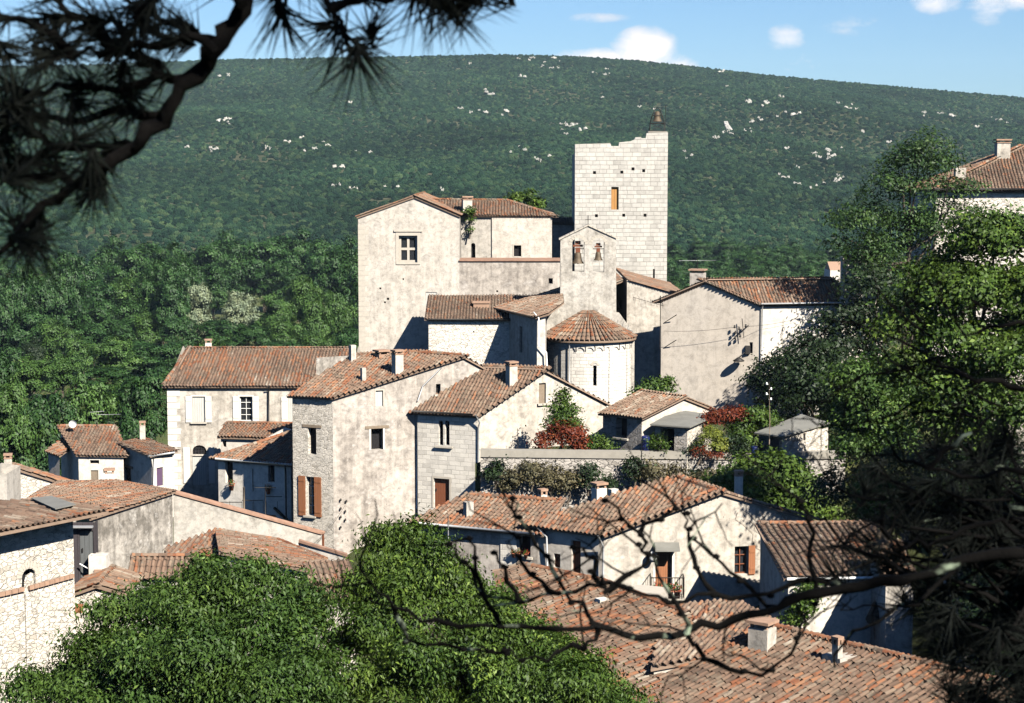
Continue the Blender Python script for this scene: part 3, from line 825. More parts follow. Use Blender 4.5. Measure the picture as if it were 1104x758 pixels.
    s = NT('hill_leaf'); tc = s.n('ShaderNodeTexCoord'); o = tc.outputs['Object']; geo = s.n('ShaderNodeNewGeometry')
    rn = s.rnd()
    c = s.ramp(rn, [(0, (.007, .020, .013)), (.45, (.015, .039, .022)), (.85, (.029, .060, .028)), (1, (.055, .086, .038))])
    big = s.ramp(s.noise(geo.outputs['Position'], .006, 4, .6), [(.35, .72), (.65, 1.3)])
    c = s.mix(1.0, c, big, 'MULTIPLY'); nz = s.noise(o, 5.5, 4, .75)
    c = s.mix(s.ramp(nz, [(.4, 0), (.62, 1)]), mul2(s, c, .6), c)
    s.surf(c, 1, nz, .9, .5, .05)
    # foliage
    leaf_mat('leaf_chestnut', (.010, .030, .008), (.058, .118, .022), (.16, .24, .05), .18)
    leaf_mat('leaf_bright', (.012, .034, .007), (.070, .130, .020), (.18, .26, .045), .2)
    leaf_mat('leaf_dark', (.006, .015, .006), (.018, .038, .012), (.038, .068, .02), .1)  # very dark greens; on the shade trees deep shade sits in this colour
    leaf_mat('leaf_far', (.008, .028, .009), (.032, .085, .022), (.06, .125, .032), .12)
    leaf_mat('leaf_far_light', (.016, .045, .012), (.062, .135, .030), (.10, .185, .045), .12)
    leaf_mat('leaf_silver', (.11, .15, .09), (.18, .23, .14), (.22, .27, .18), .08, hue=.02)
    leaf_mat('leaf_robinia', (.010, .028, .010), (.042, .092, .022), (.09, .15, .035), .2)
    leaf_mat('leaf_red', (.05, .010, .006), (.16, .034, .014), (.22, .08, .02), .2)
    leaf_mat('leaf_yellow', (.09, .12, .02), (.22, .27, .05), (.3, .33, .08), .3)
    leaf_mat('leaf_dry', (.05, .05, .028), (.12, .11, .06), (.17, .15, .08), .1)
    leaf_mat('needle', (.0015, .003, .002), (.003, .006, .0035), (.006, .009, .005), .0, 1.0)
    leaf_mat('petal_red', (.30, .02, .012), (.45, .05, .03), (.5, .15, .08), .1)
    plain_mat('bark', (.075, .06, .045), .95, var=.35, sc=8, bump=.6)
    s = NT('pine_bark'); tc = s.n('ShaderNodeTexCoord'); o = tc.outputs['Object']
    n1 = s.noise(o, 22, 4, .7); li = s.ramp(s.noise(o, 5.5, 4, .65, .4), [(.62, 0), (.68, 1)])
    c = s.mix(n1, (.0015, .0013, .0012), (.0045, .004, .0035)); c = s.mix(li, c, (.20, .24, .17)); s.surf(c, .95, n1, .8, .01, .1)  # bark colour near black, canopy shade put into it; lichen stays pale
def mul2(s, c, k): return s.mix(1.0, c, (k, k, k), 'MULTIPLY')

# ------------------------------------------------------------------ small stand-alone things
def antenna(label, px, y0, y1, Y, w=1.2, n=5, ang=.3, group='television antennas on the roofs'):
    t = P(px, y0, Y); b = P(px, y1, Y); o = thing('tv_antenna', label, 'antenna', (b.x, Y, b.z), group)
    m = MB(); m.tube([b-Vector((0, 0, .15)), (b.x, Y, t.z)], .022, 5); m.build('mast', 'iron', o)
    m = MB(); dx, dy = math.cos(ang), math.sin(ang); z = t.z-.06
    m.tube([(b.x-dx*w/2, Y-dy*w/2, z), (b.x+dx*w/2, Y+dy*w/2, z)], .015, 4)
    for i in range(n):
        f = -w/2+w*(i+.5)/n; L = .16+.13*(i/n); c = (b.x+dx*f, Y+dy*f)
        m.tube([(c[0]-dy*L, c[1]+dx*L, z), (c[0]+dy*L, c[1]-dx*L, z)], .01, 4)
    m.build('aerial', 'zinc', o); return o
def pole(name, label, cat, px, y0, y1, Y, r=.05, mat='old_wood', ins=0, cross=0):
    t = P(px, y0, Y); b = P(px, y1, Y); zz = b.z
    o = thing(name, label, cat, (b.x, Y, zz)); m = MB(); m.tube([(b.x, Y, zz-.3), (b.x+.02, Y, (zz+t.z)/2), (t.x, Y, t.z)], [r*1.2, r, r*.8], 7); m.build('pole', mat, o)
    if cross:
        m = MB(); m.tube([(t.x-cross, Y, t.z-.2), (t.x+cross, Y, t.z-.2)], .025, 5); m.build('crossarm', 'iron', o)
    for k in range(ins):
        m = MB(); m.lathe((t.x+(.12 if k % 2 else -.12), Y, t.z-.15-.28*k), [(0, 0), (.05, 0), (.06, .06), (.035, .09), (.05, .12), (0, .15)], 8); m.tube([(t.x, Y, t.z-.12-.28*k), (t.x+(.12 if k % 2 else -.12), Y, t.z-.12-.28*k)], .012, 4); m.build('insulator', 'white_metal' if mat != 'zinc' else 'iron', o)
    return o
def bell(par_label, c, s, cat='bell', frame='rust'):
    c = Vector(c); o = thing('bell', par_label, cat, c)
    m = MB(); m.lathe(c-Vector((0, 0, s)), [(0, .95*s), (.20*s, .95*s), (.28*s, .82*s), (.31*s, .5*s), (.38*s, .22*s), (.52*s, .02*s), (.53*s, 0), (.46*s, 0)], 18); m.build('bell_body', 'bronze' if frame == 'rust' else frame, o)
    m = MB(); m.tube([c-Vector((0, 0, .75*s)), c-Vector((0, 0, 1.06*s))], [.03*s, .07*s], 6); m.build('clapper', 'iron', o)
    m = MB(); m.box(c+Vector((0, 0, .16*s)), (.20*s, .13*s, .2*s)); m.box(c+Vector((0, 0, .52*s)), (.42*s, .12*s, .09*s)); m.box(c+Vector((0, 0, .78*s)), (.24*s, .12*s, .14*s)); m.build('headstock', frame, o)
    m = MB(); m.tube([c+Vector((-.62*s, 0, .3*s)), c+Vector((.62*s, 0, .3*s))], .035*s, 6); m.build('axle', 'iron', o)
    return o
def flower_pot(label, p, s=.22, group='flower pots on the house fronts', leaf='petal_red'):
    p = Vector(p); o = thing('flower_pot', label, 'flower pot', p, group)
    m = MB(); m.lathe(p, [(0, 0), (s*.34, 0), (s*.48, s*.85), (s*.54, s*.86), (s*.54, s), (s*.42, s)], 12); m.build('pot', 'terracotta', o)
    rg = np.random.default_rng(int(abs(p.x*100))); n = 90; d = rg.normal(size=(n, 3)); d /= np.linalg.norm(d, axis=1)[:, None]
    C = np.array(p)+np.array([0, 0, s*1.35])+d*s*.75*rg.uniform(.4, 1, n)[:, None]
    leaf_mesh('foliage', C[:55], d[:55], s*.4, rg, mat='leaf_bright', parent=o); leaf_mesh('blossom', C[55:]*1+d[55:]*s*.15, d[55:], s*.3, rg, mat=leaf, parent=o); return o
def barrel(label, px, y0, y1, w, Y):
    b = P(px, y1, Y); t = P(px, y0, Y); r = w*Y/F/2; h = t.z-b.z
    m = MB(); m.lathe(b, [(0, 0), (r*.92, 0), (r, .1*h), (r, .3*h), (r*1.04, .33*h), (r, .36*h), (r, .64*h), (r*1.04, .67*h), (r, .7*h), (r, .9*h), (r*.9, h), (r*.8, h-.02), (0, h-.02)], 18)
    o = m.build('barrel', 'blue_plastic', None); tag(o, label, 'barrel'); return o

def pt(a, b, f): return Vector(a).lerp(Vector(b), f)
def backwalls(par, mat, pts, zb, name='wall'):
    """hidden sides of a block, running on from the seen walls"""
    c = sum((Vector(p) for p in pts), Vector((0, 0, 0)))/len(pts)
    for a, b in zip(pts, pts[1:]):
        mid = (Vector(a)+Vector(b))/2; out = mid-c
        wall(par, mat, [Vector(a), Vector(b)], zb, (), name, out=(out.x, out.y))

# ------------------------------------------------------------------ castle, tower, church
def castle():
    Y = 134.0
    A = P(386, 234, Y); B = P(495, 232.5, Y); PK = P(447, 212, Y); zb = P(440, 396, Y).z-1.2
    t = thing('castle_house', 'tall pale castle house with low gable and stone cross window, left of the tower', 'castle', (A.x, Y, zb+1))
    dark = {'depth': .3}
    wall(t, 'plaster_castle', [A, PK, B], zb, [('mullion', 430, 254, 450, 283, {'grid': (2, 2), 'depth': .3}),
        ('boards', 459, 315, 471, 336, {'depth': .08, 'dmat': 'grey_shutter'}), ('hole', 414, 325, 416, 327, {'depth': .2}), ('hole', 409, 310, 411, 312, {'depth': .2}), ('hole', 417, 321, 419.5, 323.5, {'depth': .2}), ('hole', 434, 300, 435.5, 302, {'depth': .2})], rough=0)
    bk = Vector((0, 15, 0)); A2, B2, PK2 = A+bk, B+bk, PK+bk
    backwalls(t, 'plaster_castle', [B, B2, A2, A], zb)
    r = roof(t, 'tiles_mixed', [PK, B, B2, PK2], B2, B, .12); roof(t, 'tiles_mixed', [A, PK, PK2, A2], A, A2, .12)
    ridge(t, 'tiles_orange', PK, PK2)
    m = MB(); q = P(388, 236, Y-.03)     # corner stones down the left edge
    z = q.z-.6; k = 0
    while z > zb+2: w = .38 if k % 2 else .24; m.box((A.x+w-.01, Y, z), (w, .012, .17)); z -= .37; k += 1
    m.build('quoins', 'quoin_stone', t)
    # rear wing under its own roof
    Yw = 137.5
    W0 = P(497, 232, Yw); W1 = P(595, 232.5, Yw); z0 = P(540, 284, Yw).z-1
    WM = pt(W0, W1, .34)
    wall(t, 'plaster_grey', [W0, WM], z0, [('hole', 508, 262, 512.5, 281, {'arch': 1, 'depth': .3})])
    wall(t, 'plaster_pale', [WM+Vector((0, -.12, 0)), W1+Vector((0, -.12, 0))], z0, [('hole', 554, 264.5, 562, 276.5, {'frame': 1, 'ft': .1, 'smat': 'quoin_stone'})])
    bk = Vector((0, 7.2, 0)); backwalls(t, 'plaster_grey', [W1, W1+bk, W0+bk], z0)
    R0 = P(460, 216, Yw+3.6); R1 = P(547, 217, Yw+3.6)
    e0 = W0; e1 = W1
    def rp(x, y): return on_plane(x, y, e0, e1, R1)
    roof(t, 'tiles_mixed', [e0, e1, rp(547, 217), rp(452, 216.5)], e0, e1, .22)
    roof(t, 'tiles_old', [e1, e1+bk, R1], e1, e1+bk, .15); roof(t, 'tiles_old', [e1+bk, W0+bk, R0, R1], e1+bk, W0+bk, .15)
    genoise(t, W0+Vector((.3, -.12, -.02)), W1+Vector((0, -.12, -.02)), (0, -1), 1)
    ridge(t, 'tiles_orange', R0, R1); ridge(t, 'tiles_mixed', R1, e1)
    chimney(r, 503.5, 211.5, 226, 10, Yw+.8, 'pot')
    # terrace wall with red coping
    Yt = 134.004
    T0 = P(494.9, 281.5, Yt); T1 = P(606, 281.5, Yt)
    wall(t, 'plaster_old', [T0, T1], zb, [('hole', 591.5, 300, 596, 306, {'depth': .3}), ('hole', 535, 313, 537, 315, {'depth': .2})])
    m = MB(); m.hexa([T0+Vector((0, -.12, 0)), T1+Vector((0, -.12, 0)), T1+Vector((0, 3.4, 0)), T0+Vector((0, 3.4, 0)), T0+Vector((0, -.12, .08)), T1+Vector((0, -.12, .08)), T1+Vector((0, 3.4, .08)), T0+Vector((0, 3.4, .08))])
    m.build('coping', 'coping_clay', t)
    backwalls(t, 'plaster_old', [T1, T1+Vector((0, 3.5, 0))], zb)
    # greenery on and behind the roof
    bush('creeper', 'small hanging creeper at the corner where the castle wing meets the gabled house', 'creeper', [lobe(506, 228, 5, Yw-.4), lobe(508, 238, 4, Yw-.4, 1.5), lobe(507, 249, 2.2, Yw-.4, 2)], 420, .2, 'leaf_bright', 11, clump=.25)
    bush('shrub', 'bright green shrub showing above the castle wing roof', 'shrub', [lobe(556, 216, 9, Yw+8), lobe(568, 217, 11, Yw+8), lobe(579, 221, 7, Yw+8)], 1300, .26, 'leaf_bright', 12, base=(2, Yw+8, -8))
    pole('rod', 'thin rod on the hill side of the castle wing', 'rod', 560, 222, 226, Yw+4, .02, 'iron') if False else None

def tower():
    Y = 145.0; zb = P(670, 320, Y).z-1.5
    A = P(620, 155, Y); B = P(720, 143, Y); L = A.x; R = B.x; n = R-L
    t = thing('bell_tower', 'tall square pale ashlar tower with a broken battlement and a bell cage on top', 'tower', ((L+R)/2, Y, zb+1))
    prof = [(620, 155.5), (638, 154.8), (658, 154.2), (659, 157.5), (667, 157.5), (667.5, 153.5), (680, 152.2), (684, 150.5), (685, 148), (691, 147.6), (691.5, 149), (696, 149), (697, 143.6), (720, 142.8)]
    tops = []
    for x, y in prof:
        p = P(x, y, Y); tops.append(p)
    tops = [Vector((p.x+1e-3*i, Y, p.z)) for i, p in enumerate(tops)]
    H = {'depth': .35}
    ops = [('boards', 659, 201.5, 667, 226, {'depth': .22, 'dmat': 'orange_wood'}), ('hole', 704, 290, 706, 301, {'depth': .5})]
    for x, y in ((641, 186), (670.5, 185.5), (694, 184), (682.5, 182), (643, 232.5), (672.5, 232), (695.5, 232)): ops.append(('hole', x-1.6, y-1.5, x+1.6, y+1.7, H))
    wall(t, 'ashlar_tower', tops, zb, ops)
    D = Vector((0, 7.0, 0)); zt = tops[0].z
    # parapet: inner face and wall walk
    m = MB(); back = [p+Vector((0, .7, 0)) for p in tops]
    for a, b, c, d in zip(tops, tops[1:], back, back[1:]): m.face([a, b, d, c])
    m.face([back[0]-Vector((0, 0, 2))]+[back[-1]-Vector((0, 0, 2))]+back[::-1]); m.build('parapet', 'ashlar_tower', t)
    L0 = tops[0]; R0 = tops[-1]
    lw = lambda p: Vector((p.x, p.y, zt-.75)); wall(t, 'ashlar_tower', [R0, R0+D*.22, lw(R0+D*.3), lw(R0+D)], zb, out=(1, 0)); wall(t, 'ashlar_tower', [L0, L0+D*.2, lw(L0+D*.3), lw(L0+D)], zb, out=(-1, 0), uvoff=3); wall(t, 'ashlar_tower', [lw(L0+D), lw(R0+D)], zb, out=(0, 1))
    m = MB(); z = zt-1.3; m.face([(L, Y+.6, z), (R, Y+.6, z), (R, Y+7, z), (L, Y+7, z)]); m.build('wall_walk', 'ashlar_tower', t)
    # bell cage
    px = 708.5; b = P(px, 143, Y+.8); b.z = R0.z
    m = MB(); m.box((b.x, b.y, b.z+.04), (.75, .6, .05)); m.build('bell_platform', 'concrete_cap', t)
    c = thing('bell_cage', 'rusty iron cage holding a bell on the tower corner', 'bell cage', b+Vector((0, 0, .09)))
    m = MB(); hw = .52; h = 1.85
    for sx in (-1, 1):
        for sy in (-1, 1): m.tube([(b.x+sx*hw*1.15, b.y+sy*hw*.8, b.z+.09), (b.x+sx*hw*1.05, b.y+sy*hw*.72, b.z+.72), (b.x+sx*hw*.72, b.y+sy*hw*.5, b.z+h*.72), (b.x+sx*hw*.4, b.y+sy*hw*.3, b.z+h*.95), (b.x, b.y, b.z+h+.1)], .026, 5)
        m.tube([(b.x+sx*hw*1.15, b.y-hw*.8, b.z+.1), (b.x-sx*hw*1.05, b.y-hw*.74, b.z+.72)], .018, 4)
    m.build('frame', 'iron', c)
    m = MB()
    for zz, k in ((.12, 1.14), (.72, 1.05), (1.33, .72)):
        q = [(b.x+sx*hw*k, b.y+sy*hw*k*.8, b.z+zz) for sx, sy in ((-1, -1), (1, -1), (1, 1), (-1, 1), (-1, -1))]
        m.tube(q, .025, 4, False)
    m.build('hoop', 'iron', c)
    m = MB(); m.lathe((b.x, b.y, b.z+.86), [(.40, 0), (.38, .03), (.29, .22), (.24, .5), (.22, .68), (.14, .78), (0, .8)], 18); m.build('bell', 'bronze', c)
    q = P(717, 143, Y+.3); m = MB(); m.tube([(q.x, Y+.3, b.z-.1), (q.x+.03, Y+.3, b.z+2.1)], .02, 4); o = m.build('lightning_rod', 'iron', None); tag(o, 'thin lightning rod standing on the tower beside the bell cage', 'rod')
    # shaded block between tower and castle wing
    Yb = 147.5; G0 = P(585, 242, Yb); G1 = P(619.3, 242, Yb); g = thing('back_house', 'dark shaded wall in the gap between the castle wing and the tower', 'house', (G0.x, Yb, zb+1))
    wall(g, 'plaster_grey', [P(585, 238, Yb), P(597, 241.5, Yb), P(619.3, 242.5, Yb)], zb); backwalls(g, 'plaster_grey', [P(619.3, 242.5, Yb), P(619.3, 242.5, Yb)+Vector((0, 4, 0)), P(585, 238, Yb)+Vector((0, 4, 0))], zb)
    a = P(585, 241, Yb); bb = P(619.3, 242, Yb); roof(g, 'tiles_brown', [a, bb, bb+Vector((0, 4, .4)), a+Vector((0, 4, .4))], a, bb, .1)

def church():
    Y = 127.0; zb = P(630, 450, Y).z-1
    t = thing('church', 'small Romanesque church with a round apse and a twin arched bell gable', 'church', (P(634, 440, Y).x, Y, zb+1))
    # bell gable wall
    top = [P(x, y, Y) for x, y in ((583, 363), (584, 352), (601.5, 326), (604, 326), (604.2, 258), (634, 243.5), (664, 257), (664.3, 337), (668, 338), (684, 360))]
    for i, p in enumerate(top): p.x += 1e-3*i; p.y = Y
    wall(t, 'bell_wall_stone', top, zb, [('through', 617, 254, 630, 293, {'arch': 1, 'depth': .85}), ('through', 639, 254, 651.5, 293.5, {'arch': 1, 'depth': .85})], name='bell_gable')
    wt = [p+Vector((0, .85, 0)) for p in top]
    wall(t, 'bell_wall_stone', wt, zb, [('through', 617, 254.5, 629.9, 292.6, {'arch': 1, 'depth': .0}), ('through', 639, 254.5, 651.4, 293, {'arch': 1, 'depth': .0})], name='bell_gable', out=(0, 1))
    m = MB()
    for a, b, c, d in zip(top, top[1:], wt, wt[1:]): m.face([a, b, d, c])
    m.face([top[0], wt[0], Vector((wt[0].x, wt[0].y, zb)), Vector((top[0].x, top[0].y, zb))]); m.build('gable_edge', 'bell_wall_stone', t)
    m = MB()   # coping slabs on the two slopes
    for a, b in ((top[4], top[5]), (top[5], top[6])):
        e = (b-a).normalized(); k = 6
        for i in range(k):
            p, q = a+e*((b-a).length*i/k+.01)-e*(.12 if i == 0 and a is top[4] else 0), a+e*((b-a).length*(i+1)/k-.015)+e*(.2 if i == k-1 and b is top[6] else 0)
            s = Vector((0, -.09, 0)); w = Vector((0, 1.03, 0)); u = Vector((0, 0, .1))
            m.hexa([p+s, q+s, q+s+w, p+s+w, p+s+u, q+s+u, q+s+w+u, p+s+w+u])
    m.build('coping', 'quoin_stone', t)
    m = MB()
    for x0, x1, yy in ((616, 631, 273), (638, 652.5, 273)):     # arch rings, a hair proud
        c0 = P((x0+x1)/2, 262, Y); r = (x1-x0)/2*Y/F
        for k in range(9):
            a0, a1 = PI*k/9+.02, PI*(k+1)/9-.02
            q = [Vector((c0.x+rr*math.cos(a), Y-.02, c0.z+rr*math.sin(a)-.12)) for rr, a in ((r-.02, a0), (r-.02, a1), (r+.2, a1), (r+.2, a0))]
            m.prism(q, (0, .03, 0))
    m.build('arch_ring', 'quoin_stone', t)
    cz = P(634, 240, Y+.4); m = MB(); m.tube([(cz.x, Y+.4, cz.z-.6), (cz.x, Y+.4, cz.z+.5)], .025, 5); m.tube([(cz.x-.2, Y+.4, cz.z+.2), (cz.x+.2, Y+.4, cz.z+.2)], .02, 5)
    o = m.build('cross', 'iron', None); tag(o, 'thin iron cross on the peak of the bell gable', 'cross')
    p = P(623, 271.5, Y+.42); bell('rusty bell hanging in the left arch of the bell gable', p, .80)
    p = P(645, 271.0, Y+.42); bell('smaller rusty bell hanging in the right arch of the bell gable', p, .62)
    # nave behind and to the right
    Yn = 127.9
    N0 = P(676, 302, Yn); N1 = P(727, 316, Yn); back = Vector((0, 14, 0))
    wall(t, 'plaster_cream', [N0, N1], zb)
    NL = P(664, 300, Yn+4.5); wall(t, 'dark_wood', [NL, N0+Vector((-.003, 0, 0))], zb, [('hole', 667.5, 323, 671, 334, {'depth': .1})], out=(-1, 0), name='boarded_side')  # left wall lying in shade; that shade is put into the dark colour
    backwalls(t, 'plaster_cream', [N1, N1+back, N0+back+Vector((-6, 0, 0))], zb)
    N2 = P(739, 319.5, Yn)
    roof(t, 'tiles_old', [N0, N2, N2+back, N0+back], N2, N2+back, .0)
    genoise(t, N0+Vector((.1, -.02, .02)), N2+Vector((0, -.02, .02)), (0, -1), 1); 
    roof(t, 'tiles_old', [N0+Vector((-5, 1.2, -2.0)), N0+Vector((-.2, 1.2, -.1)), N0+back+Vector((-.2, 0, -.1)), N0+back+Vector((-5, 0, -2.0))], N0+Vector((-5, 1.2, -2.0)), N0+back+Vector((-5, 0, -2.0)), 0)
    # apse
    c = P(634, 400, Y); cx = c.x; R = 47.2/F*124.8; zt = P(634, 369, Y-R).z
    m = MB(); seg = 40; 
    sx0 = P(634+7.5, 400, Y-R).x-cx; a_s = -PI/2+math.asin(sx0/R)
    zs1 = P(641, 394, Y-R).z; zs0 = P(641, 416, Y-R).z; hw = .048
    zz = [zb, zs0, zs1, zt]
    for k in range(seg):
        a0 = -PI+PI*k/seg; a1 = -PI+PI*(k+1)/seg
        for z0, z1 in zip(zz, zz[1:]):
            for (b0, b1) in ([(a0, a1)] if not (a0 < a_s < a1) else [(a0, a_s-hw), (a_s-hw, a_s+hw), (a_s+hw, a1)]):
                if b1 <= b0: continue
                if abs((b0+b1)/2-a_s) < .01 and z0 == zs0:
                    for rr, e0 in ((.4, b0), (.4, b1)):
                        pass
                    q = lambda a, z, r: Vector((cx+math.cos(a)*r, Y+math.sin(a)*r, z))
                    m.face([q(b0, z0, R), q(b0, z1, R), q(b0, z1, R-.45), q(b0, z0, R-.45)]); m.face([q(b1, z0, R), q(b1, z1, R), q(b1, z1, R-.45), q(b1, z0, R-.45)])
                    m.face([q(b0, z0, R), q(b1, z0, R), q(b1, z0, R-.45), q(b0, z0, R-.45)]); m.face([q(b0, z1, R), q(b1, z1, R), q(b1, z1, R-.45), q(b0, z1, R-.45)])
                    continue
                m.face([Vector((cx+math.cos(a)*R, Y+math.sin(a)*R, z)) for a, z in ((b0, z0), (b1, z0), (b1, z1), (b0, z1))], uv=[(a*R, z) for a, z in ((b0, z0), (b1, z0), (b1, z1), (b0, z1))])
    ap = m.build('apse', 'ashlar_apse', t)
    m = MB(); m.lathe((cx, Y, 0), [(R-.44, zs0-.2), (R-.44, zs1+.2)], 6, a_s-.12, a_s+.12); m.build('slit_window', 'dark_inside', ap)
    m = MB()   # slit surround head, pilaster strips and little blind arches
    for k in range(6):
        b0, b1 = PI*k/6, PI*(k+1)/6; q = []
        for rr, b in ((.16, b0), (.16, b1), (.30, b1), (.30, b0)):
            a = a_s+rr*math.cos(b)/R; q.append(Vector((cx+math.cos(a)*(R+.03), Y+math.sin(a)*(R+.03), zs1+.0+rr*math.sin(b))))
        m.face(q)
    m.build('slit_arch', 'quoin_stone', ap)
    m = MB()
    def onr(a, z, r): return Vector((cx+math.cos(a)*r, Y+math.sin(a)*r, z))
    for x in (606, 613, 657, 676):
        s = (x-634)/47.2; a = -PI/2+math.asin(max(-.98, min(.98, s))); hw2 = .055
        m.hexa([onr(a-hw2, zb, R-.02), onr(a+hw2, zb, R-.02), onr(a+hw2, zb, R+.07), onr(a-hw2, zb, R+.07), onr(a-hw2, zt, R-.02), onr(a+hw2, zt, R-.02), onr(a+hw2, zt, R+.07), onr(a-hw2, zt, R+.07)])
    na = 15
    for k in range(na):
        a = -PI+PI*(k+.5)/na; wd = PI/na*.5*.86; zc = zt-.62
        for i in range(6):
            b0, b1 = PI*i/6, PI*(i+1)/6; q0 = [onr(a+wd*math.cos(b), zc+wd*R*math.sin(b), R) for b in (b0, b1)]; q1 = [onr(a+wd*1.0*math.cos(b), zc+wd*R*math.sin(b), R+.08) for b in (b0, b1)]
            top0 = [onr(a+wd*math.cos(b), zt-.02, R+.08) for b in (b0, b1)]
            m.face([q1[0], q1[1], top0[1], top0[0]]); m.face([q0[0], q0[1], q1[1], q1[0]])
    m.build('blind_arches', 'ashlar_apse', ap)
    # conical roof of long tile rows
    m = MB(); Re = R+.38; zr = zt+.10; za = P(634, 334, Y).z; nrow = 30; r0 = .13
    for k in range(nrow):
        a = -PI+PI*(k+.5)/nrow; da = PI/nrow
        nt = 8
        for j in range(nt):
            f0, f1 = j/nt, (j+1)/nt
            cc = (min(1, random.random()*.9), random.random(), random.random())
            def ring(f, hh, kk):
                rad = Re*(1-f)+.35*f; z = zr+(za-zr)*f; w = da*rad
                o = onr(a, z, rad); tdir = Vector((-math.sin(a), math.cos(a), 0)); up = Vector((math.cos(a)*.45, math.sin(a)*.45, .89))
                rr = min(w*.40, .2)*kk; return [o+tdir*(math.cos(PI*i/5)*rr)+up*(math.sin(PI*i/5)*rr*.85+hh) for i in range(6)]
            j0, j1 = ring(f0, .035, 1.0), ring(f1, .0, .9)
            for i in range(5): m.face([j0[i], j0[i+1], j1[i+1], j1[i]], c=cc)
    ro = m.build('roof', 'tiles_apse', t, attr='tile')
    m = MB()
    for k in range(nrow*2):
        a0, a1 = -PI+PI*k/(nrow*2), -PI+PI*(k+1)/(nrow*2)
        m.face([onr(a0, zr-.03, Re-.03), onr(a1, zr-.03, Re-.03), onr(a1, za-.03, .3), onr(a0, za-.03, .3)])
        m.face([onr(a0, zr-.13, Re-.03), onr(a1, zr-.13, Re-.03), onr(a1, zr-.13, R-.1), onr(a0, zr-.13, R-.1)]); m.face([onr(a0, zr-.03, Re-.03), onr(a1, zr-.03, Re-.03), onr(a1, zr-.13, Re-.03), onr(a0, zr-.13, Re-.03)])
    m.build('eave', 'slab', ro)
    p0 = P(614, 363, Y-R-.1); p1 = P(615, 436, Y-R+.12); pipe(t, [p0, (p0.x, p0.y+.22, p0.z-.4), (p0.x, p0.y+.22, p1.z)], .045)
    # sacristy: rubble wall, tiled roof
    Ys = 127.0; zs = P(500, 402, Ys).z-1
    s = thing('sacristy', 'low rubble stone annexe with a brown tiled roof below the castle terrace', 'house', (P(500, 400, Ys).x, Ys, zs+1))
    S0 = P(462, 343.5, Ys); S1 = P(549, 344, Ys)
    wall(s, 'rubble_white', [S0, S1], zs, [('hole', 510, 357, 511.5, 358.5, {'depth': .2})])
    bk = Vector((0, 5.0, 0)); up = Vector((0, 0, 1.15)); q0 = Vector((.9, 0, 0))
    wall(s, 'rubble_white', [S0, S0+bk+up], zs, out=(-1, 0))
    r = roof(s, 'tiles_old', [S0, P(576, 344, Ys), P(576, 344, Ys)+bk+up, S0+bk+up], S0, S1, .28)
    m = MB(); h = P(519, 331, Ys+2.6); m.box((h.x, h.y, h.z-.15), (.55, .35, .45)); m.box((h.x, h.y, h.z+.34), (.62, .42, .06)); 
    ch = m.build('chimney', 'clay', r); ch['label'] = 'squat broad terracotta chimney hood'
    m = MB(); m.tube([S0+Vector((0, -.32, -.02)), S1+Vector((0, -.32, -.02))], .06, 6); m.build('gutter', 'iron', s)
    # projecting stair block with dark side
    K0 = P(549, 335, Ys-.01); K1 = P(579, 336, 121.6); K2 = P(588, 336, 121.6)
    K1.z = K0.z; K2.z = K0.z
    b = thing('stair_block', 'projecting plastered block with a dark shaded side beside the apse', 'house', (K1.x, K1.y, zs+1))
    wall(b, 'plaster_grey', [K0, K1], zs, [('hole', 560, 352, 563, 380, {'depth': .15})], out=(-1, 0))
    wall(b, 'plaster_white', [K1, K2], zs)
    K3 = Vector((K2.x+.2, 127.0, K2.z)); wall(b, 'plaster_grey', [K2, K3], zs, out=(1, 0))
    rr = Vector((0, 0, .8)); a0 = K0; a1 = K1; a2 = Vector((3.6, 121.6, 0)); a3 = Vector((3.3, 129.5, 0)); e = (a1-a0)
    pl = (K0, K1, Vector((3.2, 124.5, K0.z+.75)))
    def zz2(x, y):
        n = (pl[1]-pl[0]).cross(pl[2]-pl[0]); return pl[0].z-(n.x*(x-pl[0].x)+n.y*(y-pl[0].y))/n.z
    q = [K0+Vector((-.9, 2.6, 0)), K1, K2, Vector((3.25, 124.0, 0)), Vector((3.25, 129.6, 0))]; q = [Vector((p.x, p.y, zz2(p.x, p.y))) for p in q]
    roof(b, 'tiles_pale', q, q[0], q[1], .22, amp=.8)
    g0, g1 = q[0], q[1]; m = MB(); m.tube([g0+Vector((-.25, -.1, 0)), g1+Vector((-.25, -.1, 0))], .06, 6); m.build('gutter', 'iron', b)
    d0 = P(580, 338, 121.4); pipe(b, [d0+Vector((-.3, 0, .1)), d0+Vector((.05, 0, -.3)), P(580.5, 373, 121.4), P(589, 380, 121.3), P(590, 400, 121.3)], .05, 'white_metal')
    # lean-to strip behind
    a = P(571, 334, 131.2); c2 = P(606, 318, 131.2)

